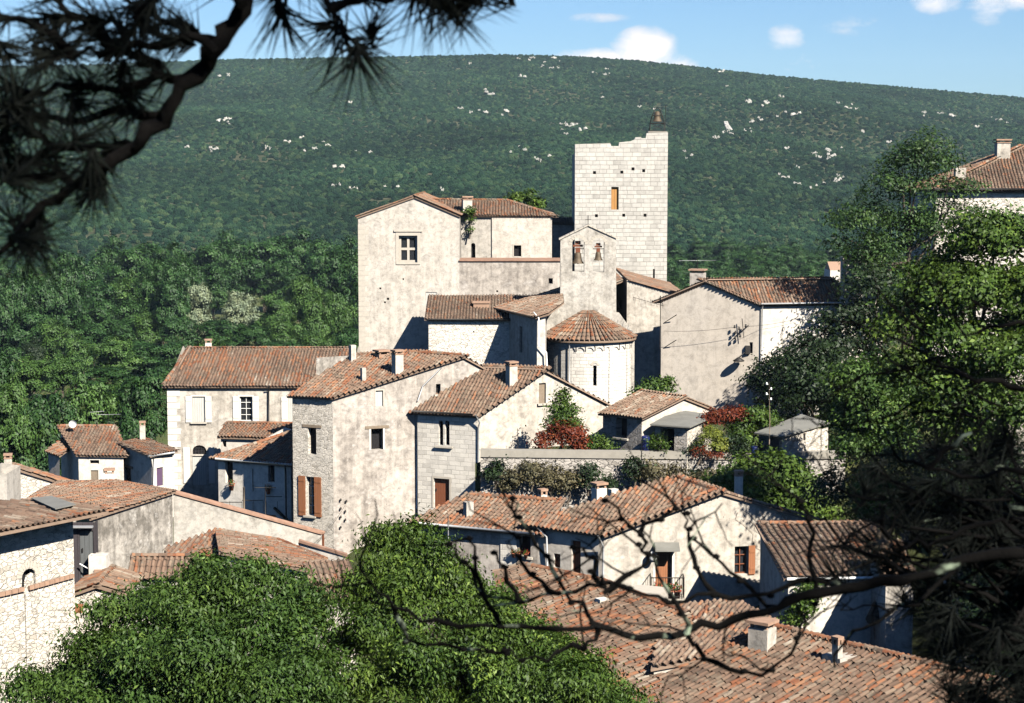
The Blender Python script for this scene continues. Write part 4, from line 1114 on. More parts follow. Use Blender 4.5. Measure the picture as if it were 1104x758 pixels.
# ------------------------------------------------------------------ left: long white house
def long_house():
    Y = 120.0; zb = P(250, 545, Y).z-1
    t = thing('long_house', 'long two storey cream house with a big clay tile roof and pale shutters', 'house', (P(240, 540, Y).x, Y, zb+1))
    A = P(180, 415.5, Y); B = P(378, 415.5, Y)
    sh = {'frame': 1, 'ft': .1, 'shutters': 1, 'shmat': 'pale_trim', 'grid': (2, 4), 'depth': .2}
    wall(t, 'plaster_cream', [A, B], zb, [('boards', 207.5, 427.5, 221, 455, dict(sh, dmat='grey_shutter', depth=.1, sill=1)), ('window', 258.5, 427.5, 272, 454, dict(sh, sill=1)), ('boards', 311, 428, 325, 455, dict(sh, dmat='grey_shutter', depth=.1)),
        ('grille', 207.5, 480, 222.5, 490, {'arch': 1, 'depth': .12}), ('boards', 207.5, 491.5, 222.5, 523, {'dmat': 'grey_shutter', 'depth': .12})])
    bk = Vector((0, 12.4, 0)); wall(t, 'plaster_cream', [A, A+Vector((0, 6.2, 2.0)), A+bk], zb, out=(-1, 0)); wall(t, 'plaster_cream', [A+bk, B+bk], zb, out=(0, 1)); wall(t, 'plaster_cream', [B, B+Vector((0, 6.2, 2.0)), B+bk], zb, out=(1, 0))
    R0 = P(204, 376.5, Y+6.2); R1 = P(376, 376.5, Y+6.2); R1.z = R0.z
    r = roof(t, 'tiles_mixed', [A, B, R1, R0], A, B, .28, course=.40)
    roof(t, 'tiles_mixed', [A, A+bk, R0], A+bk, A, .2); roof(t, 'tiles_mixed', [A+bk, B+bk, R1, R0], A+bk, B+bk, .2)
    ridge(t, 'tiles_orange', R0, R1); ridge(t, 'tiles_mixed', A+Vector((-.2, -.2, 0)), R0)
    genoise(t, A+Vector((0, 0, -.02)), B+Vector((0, 0, -.02)), (0, -1), 2)
    m = MB()   # arched fanlight head and quoin strip
    c = P(215, 486, Y); 
    z = A.z-.5; k = 0
    while z > zb+2: w = .3 if k % 2 else .42; m.box((A.x+w, Y, z), (w, .02, .19)); z -= .42; k += 1
    m.build('quoins', 'pale_trim', t)
    for x0, x1, y0, y1 in ((197.5, 205.5, 482, 521), (225, 232, 482, 521)):
        m = MB(); a, b = P(x0, y0, Y), P(x1, y1, Y); m.box(((a.x+b.x)/2, Y-.03, (a.z+b.z)/2), ((b.x-a.x)/2, .025, (a.z-b.z)/2)); m.build('shutter', 'pale_trim', t)
    pipe(t, [P(289.5, 416, Y-.5), P(289.5, 421, Y-.12), P(289.5, 456, Y-.12)], .05, 'iron')
    chimney(r, 224.5, 365.5, 378, 7, Y+6.8, 'slab', 'plaster_white')

def house_a():
    """tall middle house, rubble front and stained plaster side"""
    K0 = P(315, 424, 105.2); K1 = P(358.5, 430, 104.0); K1.z = K0.z = (K0.z+K1.z)/2
    K2 = P(527, 397, 107.4); zb = P(400, 606, 104).z-1.5
    t = thing('tall_house', 'tall village house with a rubble front and a broad stained plaster side wall', 'house', (K1.x, K1.y, zb+1.5))
    PK = on_wall(497, 384, K1, K2); E2 = on_wall(524, 398, K1, K2)
    wall(t, 'rubble_cream', [K0, K1], zb, [('hole', 332, 461, 341, 490, {'depth': .3, 'lintel': 1}), ('window', 330, 514, 339, 556, {'shutters': 1, 'shmat': 'russet_wood', 'sw': .8, 'sill': 1, 'grid': (2, 4), 'fmat': 'pale_trim'}), ('grille', 334, 574, 343, 590, {'depth': .25, 'shutters': 'right', 'sw': .7, 'shmat': 'brown_wood'})])
    wall(t, 'plaster_old', [K1, PK, E2], zb, [('boards', 405, 421, 413, 438, {'depth': .12, 'dmat': 'grey_shutter', 'frame': 1, 'ft': .08, 'smat': 'quoin_stone'}), ('hole', 400, 462, 413, 485, {'lintel': 1, 'depth': .4, 'frame': 1, 'ft': .1, 'smat': 'pale_trim'}), ('hole', 470, 414, 475, 425, {'depth': .3, 'sill': 1})])
    def rp(x, y): return on_plane(x, y, K0, K1, PK)
    poly = [K0, K1, PK, rp(452, 380), rp(384, 383)]
    print('houseA', [tuple(round(c, 1) for c in p) for p in poly])
    r = roof(t, 'tiles_mixed', poly, K0, K1, .22)
    ridge(t, 'tiles_orange', PK, rp(440, 381)); 
    e = (E2-PK); pb = rp(452, 380)
    roof(t, 'tiles_old', [PK, E2, E2+(pb-PK), pb], E2, E2+(pb-PK), .1)
    backwalls(t, 'plaster_old', [E2, E2+(pb-PK), pb, rp(384, 383), K0], zb)
    genoise(t, K0+(K0-K1).normalized()*0, K1, (-.8, -.6), 1)
    # the raised party wall
    fw = MB(); a = P(341, 413, 110.5); b = P(372, 411, 113); zt1 = P(341, 386, 110.5).z; zt2 = P(372, 384, 113).z
    a.z = min(a.z, b.z)-1.5; d = Vector((.25, .35, 0))
    p = [Vector((a.x, a.y, a.z)), Vector((b.x, b.y, a.z)), Vector((b.x, b.y, a.z))+d, Vector((a.x, a.y, a.z))+d]
    fw.hexa(p+[Vector((a.x, a.y, zt1)), Vector((b.x, b.y, zt2)), Vector((b.x, b.y, zt2))+d, Vector((a.x, a.y, zt1))+d]); fw.build('party_wall', 'plaster_ivy', t)
    c = chimney(r, 428.5, 377, 405, 10, rp(428.5, 403).y, 'pot', 'plaster_pale', (.82, .57), 'tall plastered chimney with a flat tile cap')
    chimney(r, 391.5, 396.5, 413, 5, rp(391.5, 411).y, 'plain', 'plaster_grey', (.82, .57)); chimney(r, 380, 372, 402, 6, rp(380, 390).y, 'plain', 'plaster_pale', (.82, .57)); chimney(r, 411.5, 377, 385, 13, rp(411.5, 385).y, 'slab', 'clay', (.82, .57))
    q0 = on_wall(447, 436, K1, K2); o = Vector((.0, -.12, 0))
    pipe(t, [on_wall(476, 384+12, K1, K2)+o, on_wall(474, 398, K1, K2)+o, on_wall(456, 416, K1, K2)+o, on_wall(450.5, 432, K1, K2)+o], .04)
    # insulators and cable bracket
    o = thing('insulator_bracket', 'row of small insulators bolted to the tall plaster side wall', 'insulators', on_wall(370, 560, K1, K2)+Vector((0, -.05, 0)))
    for x, y in ((368, 538.5), (374, 540), (368, 548), (373, 551), (368, 557), (373, 560), (368, 568)):
        m = MB(); p = on_wall(x, y, K1, K2)+Vector((-.02, -.14, 0)); m.lathe(p, [(0, -.07), (.05, -.05), (.06, .0), (.03, .03), (.05, .07), (0, .09)], 8); m.tube([p, p+Vector((.03, .16, 0))], .015, 4); m.build('insulator', 'iron', o)
    # crack, pale downpipe at the join with next house
    pipe(t, [on_wall(449.5, 455, K1, K2)+Vector((0, -.1, 0)), on_wall(449.5, 548, K1, K2)+Vector((0, -.1, 0))], .035, 'white_metal')
    return t, K1, K2

def house_b():
    C = P(514.5, 446.5, 104.0); L = P(450, 443, 105.5); L.z = C.z; D = P(654, 434, 108.2); zb = P(500, 556, 104).z-1.5
    PK = on_wall(584, 399, C, D); E = on_wall(654, 435.5, C, D)
    t = thing('lancet_house', 'cream house with a twin lancet window and a low gable, in front of the church', 'house', (C.x, C.y, zb+1.5))
    wall(t, 'ashlar_house', [L, C], zb, [('hole', 473, 453.5, 477.8, 480, {'arch': 1, 'depth': .25}), ('hole', 479.8, 453.5, 484.6, 480, {'arch': 1, 'depth': .25}), ('door', 467.5, 516, 484.5, 548, {'dmat': 'brown_wood', 'depth': .2, 'frame': 1, 'ft': .12, 'smat': 'quoin_stone'})])
    W = wall(t, 'plaster_cream', [C, PK, E], zb, [('boards', 581, 413, 588.5, 435, {'depth': .15, 'dmat': 'old_wood', 'sill': 1}), ('hole', 566, 458, 567.5, 460, {'depth': .1})])
    def rp(x, y): return on_plane(x, y, L, C, PK)
    poly = [L, C, PK, rp(523, 396.5)]
    r = roof(t, 'tiles_old', poly, L, C, .28)
    bk = (rp(523, 396.5)-PK); roof(t, 'tiles_old', [PK, E, E+bk, PK+bk], E, E+bk, .14); ridge(t, 'tiles_mixed', PK, PK+bk)
    backwalls(t, 'plaster_cream', [E, E+bk, PK+bk, L], zb)
    chimney(r, 551.5, 389.5, 417, 10, rp(551.5, 414).y, 'pot', 'plaster_pale', (.84, .54), 'square plastered chimney beside the skylight')
    sl = [rp(486+x, y) for x, y in ((4, 402.5), (17, 402.5), (10, 411.5), (-6, 411.5))]; n = newell(sl); n = n if n.z > 0 else -n; m = MB(); m.prism([p+n*.18 for p in sl], n*.04); m.build('skylight', 'glass', r)
    m = MB(); m.tube([L+Vector((-.25, -.28, .0)), C+Vector((-.25, -.3, 0))], .07, 7); m.build('gutter', 'iron', t)
    g = C+Vector((-.1, -.3, 0)); pipe(t, [g, g+Vector((.25, .0, -.45)), C+Vector((.06, -.1, -.75)), C+Vector((.06, -.1, -6.2))], .05, 'zinc')
    m = MB(); a = on_wall(475, 452, L, C); m = MB(); d = (C-L).normalized(); pp = on_wall(479, 481, L, C)
    m.box(pp+Vector((-.02, -.06, -.04)), (.55, .1, .05), (d.x, d.y)); m.build('sill', 'quoin_stone', t)
    pole('fence_post', 'thin leaning post against the gable wall behind the garden wall', 'post', 558, 462, 488, 103.3, .02, 'iron')
    return t

def right_house():
    A = P(713, 326, 125.2); B = P(820, 325.5, 123.2); C = P(914, 322.5, 124.4); B.z = A.z = (A.z+B.z)/2; C.z = B.z
    PK = on_wall(764, 303.5, A, B); zb = P(770, 452, 122).z-2
    t = thing('plaster_house', 'broad blank plaster gable house with a low tiled roof, right of the church', 'house', (B.x, B.y, zb+2))
    wall(t, 'plaster_smooth', [A, PK, B], zb, [('hole', 808, 369, 811.5, 381, {'depth': .12})])
    wall(t, 'plaster_white', [B, C], zb)
    bk = (C-B)*1.35; r1 = PK+bk
    roof_r = roof(t, 'tiles_mixed', [B, C+(C-B)*.35, r1, PK], B, C, .25); roof(t, 'tiles_old', [A, PK, r1, A+bk], A+bk, A, .2)
    ridge(t, 'tiles_orange', PK, r1); backwalls(t, 'plaster_smooth', [B+bk, A+bk, A], zb)
    g = Vector((-.3, -.95, 0)); genoise(t, A+Vector((0, 0, .05)), PK+Vector((0, 0, .05)), g, 1); genoise(t, PK+Vector((0, 0, .05)), B+Vector((0, 0, .05)), g, 1); genoise(t, B, C, (.2, -.97, 0), 2)
    chimney(roof_r, 752.5, 290, 306, 15, 126.5, 'slab', 'plaster_old', (.9, -.3), 'wide chimney behind the gable peak')
    m = MB(); m.tube([B+Vector((0, -.34, -.02)), C+Vector((0, -.34, -.02))], .06, 6); m.build('gutter', 'zinc', t)
    pipe(t, [B+Vector((.12, -.35, 0)), B+Vector((.1, -.14, -.3)), B+Vector((.1, -.14, -4.6))], .05, 'zinc')
    antenna('television antenna on the wide chimney right of the tower', 752, 280, 291, 126.5, 2.6, 8, .15)
    o = thing('wire_bracket', 'dark iron bracket with insulators on the blank plaster gable', 'wire bracket', on_wall(800, 357, A, B)+Vector((0, -.05, 0)))
    m = MB(); a, b = on_wall(794, 362, A, B), on_wall(807, 351, A, B); f = Vector((-.1, -.3, 0)); m.tube([a, a+f, b+f, b], .03, 5)
    m.tube([on_wall(801, 343, A, B)+f, on_wall(803, 364, A, B)+f], .025, 5); m.build('bracket', 'iron', o)
    for x, y in ((793, 352), (794, 358), (798, 354), (799, 362), (805, 351), (793.5, 364)):
        m = MB(); p = on_wall(x, y, A, B)+f; m.lathe(p, [(0, -.1), (.07, -.08), (.08, 0), (.04, .04), (.07, .1), (0, .13)], 8); m.build('insulator', 'iron', o)
    o = thing('wall_lamp', 'small dark lamp and box low on the plaster gable near its right corner', 'lamp', on_wall(806, 377, A, B)+Vector((0, -.05, 0)))
    m = MB(); p = on_wall(797, 388, A, B)+Vector((-.1, -.5, 0)); m.lathe(p, [(0, .25), (.12, .2), (.4, 0), (.36, -.05), (0, -.04)], 12); m.build('lamp_shade', 'iron', o)
    m = MB(); q = on_wall(806, 377, A, B); m.tube([q, p+Vector((0, 0, .2))], .03, 5); m.box(q+Vector((0, -.08, 0)), (.16, .1, .28)); m.build('bracket', 'iron', o)
    # antenna bracket on the left edge
    q = on_wall(714, 360, A, B); o = thing('wall_mast', 'wall mounted mast with two arms at the left edge of the plaster gable', 'mast', q)
    m = MB(); m.tube([q+Vector((-.15, -.2, -1.0)), q+Vector((-.15, -.2, 2.6))], .03, 5)
    for z in (1.1, -.6): m.tube([q+Vector((.1, -.05, z-.35)), q+Vector((.9, -.7, z+.25))], .03, 5)
    m.tube([q+Vector((-2.0, -.2, 2.5)), q+Vector((.1, -.2, 1.9))], .015, 4)
    for i in range(6): c = q+Vector((-2.0+.4*i, -.2, 2.5-.11*i)); m.tube([c+Vector((0, .25, .2)), c-Vector((0, .25, .2))], .012, 4)
    m.build('arms', 'iron', o)
    # stone tower stub at right of it
    S = thing('stone_wall_stub', 'tall rough stone wall end rising out of the trees beside the plaster house roof', 'wall', (P(916, 400, 123.3).x, 123.3, P(916, 440, 123.3).z))
    a = P(909, 280, 123.2); b = P(940, 272, 123.4); m = wall(S, 'rubble_cream', [a, P(912, 277, 123.22), P(926, 275, 123.3), b], zb, rough=.12); backwalls(S, 'rubble_cream', [b, b+Vector((1, 1, 0)), a+Vector((0, 1, 0)), a], zb)
    cp = MB(); cp.prism([a+Vector((-.1, -.1, 0)), b+Vector((.1, -.1, .1)), b+Vector((1, 1, .1)), a+Vector((0, 1, 0))], (0, 0, .15)); cp.build('coping', 'quoin_stone', S)

# ------------------------------------------------------------------ garden terrace
def garden():
    Y = 99.6
    G0 = P(518, 487, Y); G1 = P(805, 497, Y+1.2); G1.z = P(690, 491, Y).z-.25; G0.z = P(560, 489, Y).z; zb = G0.z-5.5
    G = thing('garden_wall', 'long rubble retaining wall with a grey coping and dark plants growing from it', 'wall', (G0.x, Y, zb+.5))
    GM = pt(G0, G1, .60)
    GE = G1+Vector((5.5, .45, 0)); wall(G, 'rubble_grey', [G0, GM, G1], zb); wall(G, 'rubble_grey', [G1+Vector((.001, 0, 0)), GE], zb)
    m = MB(); u = Vector((0, 0, .38)); f = Vector((0, -.08, -.18)); k = Vector((0, .55, -.18))
    for a, b in ((G0, GM), (GM+Vector((.05, 0, 0)), G1), (G1, GE)): m.hexa([a+f, b+f, b+k, a+k, a+f+u, b+f+u, b+k+u, a+k+u])
    m.build('coping', 'concrete_cap', G)
    zt = G1.z-.25
    m = MB(); m.hexa([Vector((G0.x-.3, Y+.4, zt-3)), Vector((24, Y+2.9, zt-3)), Vector((26, 121, zt-3)), Vector((3, 112, zt-3)), Vector((G0.x-.3, Y+.3, zt)), Vector((24, Y+2.9, zt)), Vector((26, 121, zt-.1)), Vector((3, 112, zt-.1))])
    o = m.build('garden_terrace', 'ground', None); tag(o, 'earth terrace of the garden behind the retaining wall', kind='structure')
    # plants growing out of the wall face
    rr = random.Random(8); spots = [(534, 506, 12), (551, 517, 11), (573, 508, 14), (594, 514, 16), (612, 520, 17), (634, 512, 15), (655, 524, 11), (684, 505, 14), (705, 508, 16), (730, 512, 13), (752, 515, 11)]
    pl = ['left end of', 'second from the left on', 'under the red bush on', 'below the cypress on', 'low in the middle of', 'just left of the bare patch on', 'small and low on', 'left of the white chimney on', 'dark and wide below the lean-to on', 'under the round yellow bush on', 'nearest the fig bush on']
    for (x, y, r), w in zip(spots, pl):
        bush('wall_plant', 'grey green plant growing %s the garden retaining wall' % w, 'plant', [lobe(x, y, r*.8, Y-.25), lobe(x+rr.uniform(-5, 5), y+8, r*.6, Y-.3)], 900, .17, rr.choice(['leaf_dry', 'leaf_dark', 'leaf_dry']), int(x), 'plants growing out of the garden wall', .3)
    # cypress-like tree with red shrub
    Yt = 102.2
    bush('conifer', 'bright green cone shaped young tree standing behind the garden wall', 'tree', [lobe(607, 428, 5, Yt, 1.6), lobe(603, 441, 9, Yt, 1.2), lobe(612, 446, 10, Yt), lobe(604, 458, 15, Yt), lobe(614, 462, 12, Yt)], 4200, .17, 'leaf_bright', 21, clump=.3, base=tuple(P(604, 492, Yt)))
    bush('red_shrub', 'dark red leaved shrub spreading at the foot of the young green tree', 'shrub', [lobe(596, 474, 15, Yt-.6), lobe(615, 472, 16, Yt-.9), lobe(606, 464, 9, Yt-.9), lobe(621, 481, 10, Yt-1), lobe(586, 480, 9, Yt-.9)], 3600, .17, 'leaf_red', 22, clump=.28)
    bush('shrub', 'low green shrub between the red shrub and the stone shed', 'shrub', [lobe(640, 482, 13, 102), lobe(652, 480, 9, 102)], 900, .16, 'leaf_bright', 23)
    bush('shrub', 'green shrub in the dark corner between the apse and the plaster house', 'shrub', [lobe(704, 421, 12, 113.5), lobe(716, 419, 11, 113.5), lobe(690, 426, 9, 113)], 2400, .2, 'leaf_bright', 24, base=tuple(P(706, 432, 113.5)))
    # stone shed with tiled roof
    zs = zt-.6
    a = P(650, 445, 103.6); b = P(692, 445.5, 101.5); c = P(768, 441, 105.5); b.z = a.z
    S = thing('stone_shed', 'small rubble stone garden house with a pale tile roof above the retaining wall', 'shed', (b.x, b.y, zs+.6))
    pk = on_wall(735, 428, b, c); e = on_wall(768, 442, b, c)
    wall(S, 'rubble_grey', [a, b], zs, [('hole', 664, 446.8, 676, 472, {'depth': .5, 'sill': 1})])
    wall(S, 'plaster_pale', [b, pk, e], zs)
    bk = on_plane(692, 424, a, b, pk)-pk; bk = a-b+Vector((0, 0, 0)); 
    def rp(x, y): return on_plane(x, y, a, b, pk)
    roof(S, 'tiles_pale', [a, b, pk, pk+bk], a, b, .22); roof(S, 'tiles_old', [pk, e, e+bk, pk+bk], e, e+bk, .12); backwalls(S, 'plaster_pale', [e, e+bk, pk+bk, a], zs)
    # lean-to with a grey sheet roof
    a = P(706, 458, 101.4); b = P(741, 461, 100.4); c = P(768, 452, 103.2); d = c+(a-b); b.z = a.z
    S = thing('lean_to', 'open fronted stone lean-to with a flat grey sheet roof beside the stone shed', 'shed', (b.x, b.y, zs+.6))
    m1 = pt(a, b, .66)
    wall(S, 'rubble_grey', [a, b], zs, [('hole', 712, 462, 727, 486, {'depth': .9})]); wall(S, 'rubble_cream', [b, Vector((c.x, c.y, b.z+.15))], zs)
    m = MB(); up = Vector((0, 0, .07)); q = [a+Vector((-.3, -.3, 0)), b+Vector((.1, -.35, 0)), c+Vector((.2, 0, .15)), d+Vector((-.2, 0, .35))]; m.prism(q, up); m.build('roof', 'sheet_grey', S)
    backwalls(S, 'rubble_grey', [Vector((c.x, c.y, b.z)), Vector((d.x, d.y, b.z)), a], zs)
    # right stone hut
    a = P(818, 467, 101.6); b = P(843, 467, 100.3); c = P(893, 461, 102.6); b.z = a.z
    S = thing('stone_hut', 'small rubble hut with a flat grey roof at the right end of the garden', 'shed', (b.x, b.y, zs+.6))
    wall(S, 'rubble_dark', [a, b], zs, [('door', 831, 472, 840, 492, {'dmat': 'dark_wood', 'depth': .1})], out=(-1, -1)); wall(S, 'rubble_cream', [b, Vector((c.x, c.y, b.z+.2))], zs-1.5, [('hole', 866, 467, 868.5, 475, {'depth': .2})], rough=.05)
    d = c+(a-b); m = MB(); m.prism([a+Vector((-.3, -.3, 0)), b+Vector((0, -.35, 0)), c+Vector((.1, 0, .2)), d+Vector((-.2, 0, .5))], (0, 0, .08)); m.build('roof', 'sheet_grey', S); backwalls(S, 'rubble_dark', [Vector((c.x, c.y, b.z)), Vector((d.x, d.y, b.z)), a], zs)
    barrel('blue plastic barrel standing beside the open stone lean-to', 696, 470, 487, 9, 100.9)
    barrel('blue plastic barrel in the shade left of the flat roofed hut', 813, 481, 495, 9, 100.9)
    pole('utility_pole', 'thin weathered pole with insulators standing in the garden left of the flat roofed hut', 'utility pole', 829, 412, 494, 100.6, .024, 'old_wood', 4)
    bush('shrub', 'climbing green plant beside the blue barrel of the lean-to', 'shrub', [lobe(707, 478, 7, 100.7, 1.5), lobe(714, 484, 7, 100.6)], 900, .14, 'leaf_bright', 30)
    bush('round_bush', 'round yellow green bush in the middle of the garden', 'bush', [lobe(766, 476, 13, 100.8, 1.15), lobe(775, 482, 10, 100.6)], 2600, .12, 'leaf_yellow', 31, clump=.2)
    bush('red_tree', 'rust red leaved small tree above the round yellow bush', 'tree', [lobe(776, 450, 12, 102.4, .7), lobe(792, 447, 11, 102.6, .7), lobe(766, 453, 9, 102.2, .7), lobe(799, 450, 8, 102.6, .7)], 2600, .17, 'leaf_red', 32, clump=.28, base=tuple(P(782, 488, 102.4)))
    bush('shrub', 'broad green shrub between the red tree and the flat roofed hut', 'shrub', [lobe(812, 452, 15, 103, .8), lobe(826, 456, 14, 103, .8), lobe(800, 466, 13, 102.5), lobe(806, 478, 10, 101.6)], 3600, .2, 'leaf_bright', 33, clump=.3, base=tuple(P(812, 494, 102.4)))
    bush('shrub', 'dark low shrub right of the round yellow bush', 'shrub', [lobe(788, 478, 12, 101), lobe(798, 486, 9, 100.7)], 1300, .16, 'leaf_dark', 34)
    bush('flower_bush', 'low bush with pink red flowers at the foot of the round yellow bush', 'bush', [lobe(752, 488, 7, 100.3), lobe(771, 491, 7, 100.2, .7)], 600, .12, 'leaf_red', 35, clump=.2)
    bush('shrub', 'dark green clipped shrub left of the round yellow bush', 'shrub', [lobe(752, 484, 8, 100.7), lobe(744, 486, 6, 100.6)], 700, .13, 'leaf_dark', 36)
    # fig bush in front of the wall
    Yf = 90.5
    tree('fig_tree', 'leafy fig tree filling the bank behind the white chimney and below the flat roofed hut', 'tree', tuple(P(835, 560, Yf)), [lobe(788, 522, 22, Yf), lobe(806, 512, 18, Yf), lobe(838, 518, 26, Yf), lobe(860, 532, 24, Yf), lobe(880, 552, 20, Yf), lobe(812, 535, 24, Yf), lobe(838, 502, 14, Yf), lobe(846, 548, 24, Yf)], 12000, .24, 'leaf_bright', trunk_r=.12, seed=40, per=60, aspect=.7, droop=.35)
    bush('shrub', 'dark shrub against the retaining wall left of the fig tree', 'shrub', [lobe(745, 522, 12, 95), lobe(765, 520, 13, 94.5)], 1300, .18, 'leaf_dry', 41)
# ------------------------------------------------------------------ left side, small houses
def left_houses():
    # pair of small houses
    Y = 115.0
    a = P(63, 467, 119.5); b = P(84.5, 490.5, Y); c = P(133, 489, Y); zb = P(100, 530, Y).z-1.5; c.z = b.z
    t = thing('small_house', 'small white house with a steep clay roof, left of its lower lean-to neighbour', 'house', (b.x, b.y, zb+1.5))
    R0 = P(65, 460.5, 119.2); R1 = P(122, 461, 119.2); R1.z = R0.z
    wall(t, 'plaster_white', [b, c], zb, [('hole', 97, 496, 107, 500, {'depth': .3, 'frame': 1, 'ft': .05}), ('boards', 98, 507, 106, 519, {'dmat': 'old_wood', 'depth': .1}), ('hole', 111, 506, 113, 510, {})])
    wall(t, 'plaster_pale', [Vector((R0.x, R0.y, R0.z-.1)), b], zb, out=(-1, -.3))
    roof(t, 'tiles_mixed', [b, c, R1, R0], b, c, .2); backwalls(t, 'plaster_pale', [c, R1, R0], zb); ridge(t, 'tiles_orange', R0, R1)
    m = MB(); d = P(78, 459, 118.5); 
    o = thing('satellite_dish', 'white satellite dish on the left end of the steep clay roof', 'satellite dish', d); m.lathe(d+Vector((0, 0, .35)), [(0, -.1), (.25, -.07), (.42, .02), (.5, .12)], 16); m.tube([d+Vector((0, .1, -.4)), d+Vector((0, .1, .3))], .03, 5)
    q = m.build('dish', 'white_metal', o); q.rotation_euler = (1.2, 0, .3); q.scale = (.5, .5, 1.0)
    antenna('television antenna behind the steep clay roof, left one', 105, 443, 461, 119, 1.0, 4, .6); antenna('television antenna behind the steep clay roof, right one', 117, 446, 461, 120, 1.6, 5, .1)
    e = P(163, 491, 113.0); f = P(187.5, 484, 114.5); g = P(131, 478, 118.0); f.z = e.z; pk = P(130, 476, 117.6)
    t = thing('small_house', 'small white house with a low roof, plain chimney and violet door beside the long house', 'house', (e.x, e.y, zb+1.5))
    W0 = P(130, 477.5, 116.4)
    W0 = on_plane(130, 477.5, W0, W0, W0) if False else W0
    wall(t, 'plaster_pale', [W0, e], zb, [('hole', 132, 504, 141, 519, {'depth': .3, 'lintel': 1})]); wall(t, 'plaster_white', [e, f], zb, [('boards', 169, 504, 176, 524, {'dmat': 'violet_wood', 'depth': .12})])
    def rp(x, y): return on_plane(x, y, W0, e, f+Vector((0, 0, .05)))
    q = [W0, e, f, P(150, 465.5, 120.5), P(126, 461.5, 121.5)]
    pl = (W0, e, f)
    n0 = (e-f); q = [W0, e, f]; s2 = f+(W0-e)*1.25; q = [W0+(W0-e)*.05, e, f, s2, W0+(W0-e)*.25]
    roof(t, 'tiles_orange', [W0, e, f, f+(W0-e)], e, f, .2); 
    backwalls(t, 'plaster_pale', [f, f+(W0-e), W0], zb)
    roof(t, 'tiles_mixed', [W0, f+(W0-e), P(146, 466, 124), P(124, 461, 122)], W0, f+(W0-e), .1) if False else None
    chimney(t.children[0], 153.5, 454, 473, 6, 117.5, 'slab', 'plaster_cream', label='plain square plastered chimney')
    m = MB(); m.tube([e+Vector((-.1, -.35, 0)), f+Vector((.1, -.35, 0))], .07, 6); m.build('gutter', 'zinc', t); pipe(t, [e+Vector((.2, -.3, 0)), e+Vector((.15, -.12, -.6)), e+Vector((.15, -.12, -2.2))], .045)
    # little outhouse at far left of it
    a = P(52, 486, 117); b = P(64, 491, 116); t = thing('outhouse', 'tiny outhouse with a clay roof leaning on the left side of the steep roofed house', 'shed', (a.x, 117, zb+1.5))
    wall(t, 'plaster_grey', [a, b], zb, out=(-1, -1)); roof(t, 'tiles_orange', [a, b, b+Vector((.6, 1.6, .5)), a+Vector((.6, 1.6, .5))], a, b, .15)
    # little porch between violet door house and long house
    # barn: long sloping tile roof and ivy-stained wall
    zb = P(150, 640, 88).z-1.5
    W0 = P(97, 558.5, 86.0); W1 = P(186, 530.5, 92.5); W2 = P(265, 552, 94.5); W3 = P(347, 576, 96.5)
    t = thing('barn', 'old barn with a long red brown tile roof and a blotched grey stained wall', 'barn', (W1.x, W1.y, zb+1.5))
    W4 = P(78, 566, 84.2)
    wall(t, 'plaster_ivy', [W4, W0, W1] if False else [W0, W1], zb)
    A = P(186, 530.5, 92.5); B = P(190, 531, 92.5)
    t2 = thing('yard_wall', 'smooth grey plastered yard wall with a sloping clay capped top, right of the barn', 'wall', (W2.x, W2.y, zb+1.5))
    Wm = pt(W1, W2, .55)
    wall(t2, 'plaster_dull', [W1+Vector((.02, .02, -.05)), pt(W1, W3, .5), W3], zb)
    m = MB(); a = W1+Vector((0, -.1, -.05)); c = W3+Vector((0, -.1, 0)); u = Vector((0, 0, .1)); k = Vector((.15, .4, 0)); m.hexa([a, c, c+k, a+k, a+u, c+u, c+k+u, a+k+u]); m.build('coping', 'coping_clay', t2)
    R = P(48, 537, 93.0)
    bb = P(120, 519, 102); pl = (W0, W1, P(40, 538, 92.0))
    def rp(x, y): return on_plane(x, y, *pl)
    poly = [W0, W1, rp(124, 519.5), rp(66, 520), rp(30, 541)]
    print('barn', [tuple(round(c, 1) for c in p) for p in poly])
    roof(t, 'tiles_orange' if False else 'tiles_mixed', poly, rp(30, 541), W0, .15); backwalls(t, 'plaster_ivy', [W1, rp(124, 519.5)], zb)
    chimney(t.children[0], 118, 505, 524, 10, 98.5, 'slab', 'plaster_white', label='stubby white chimney with a slab cap')
    # rubble gable behind, far left
    a = P(-20, 505, 99); b = P(8, 506, 99.5); c = P(80, 524, 101)
    t = thing('rubble_house', 'rubble walled house at the left edge with a thin clay verge', 'house', (a.x, 99, zb+1.5)); pk = on_wall(12, 504, a, c)
    wall(t, 'rubble_cream', [a, pk, c], zb); bk = Vector((-.1, .8, 0)); roof(t, 'tiles_orange', [pk, c, c+bk, pk+bk], c, c+bk, .15); roof(t, 'tiles_old', [a, pk, pk+bk, a+bk], a+bk, a, .1); backwalls(t, 'rubble_cream', [c, c+bk, a+bk, a], zb)
    chimney(t.children[1], 8.5, 489, 508, 8, 99.5, 'pot', 'plaster_cream', label='square chimney at the left edge of the picture')
    t = thing('wall_shutter', 'grey blue painted panel at the very left edge above the ruin roof', 'panel', P(0, 540, 70)); a = P(-14, 508, 70); b = P(7, 511, 70); zz = P(0, 545, 70).z; wall(t, 'plaster_grey', [a, b], zz-4, name='panel'); backwalls(t, 'plaster_grey', [b, b+Vector((0, 2, 0)), a+Vector((0, 2, 0)), a], zz-4, 'panel')

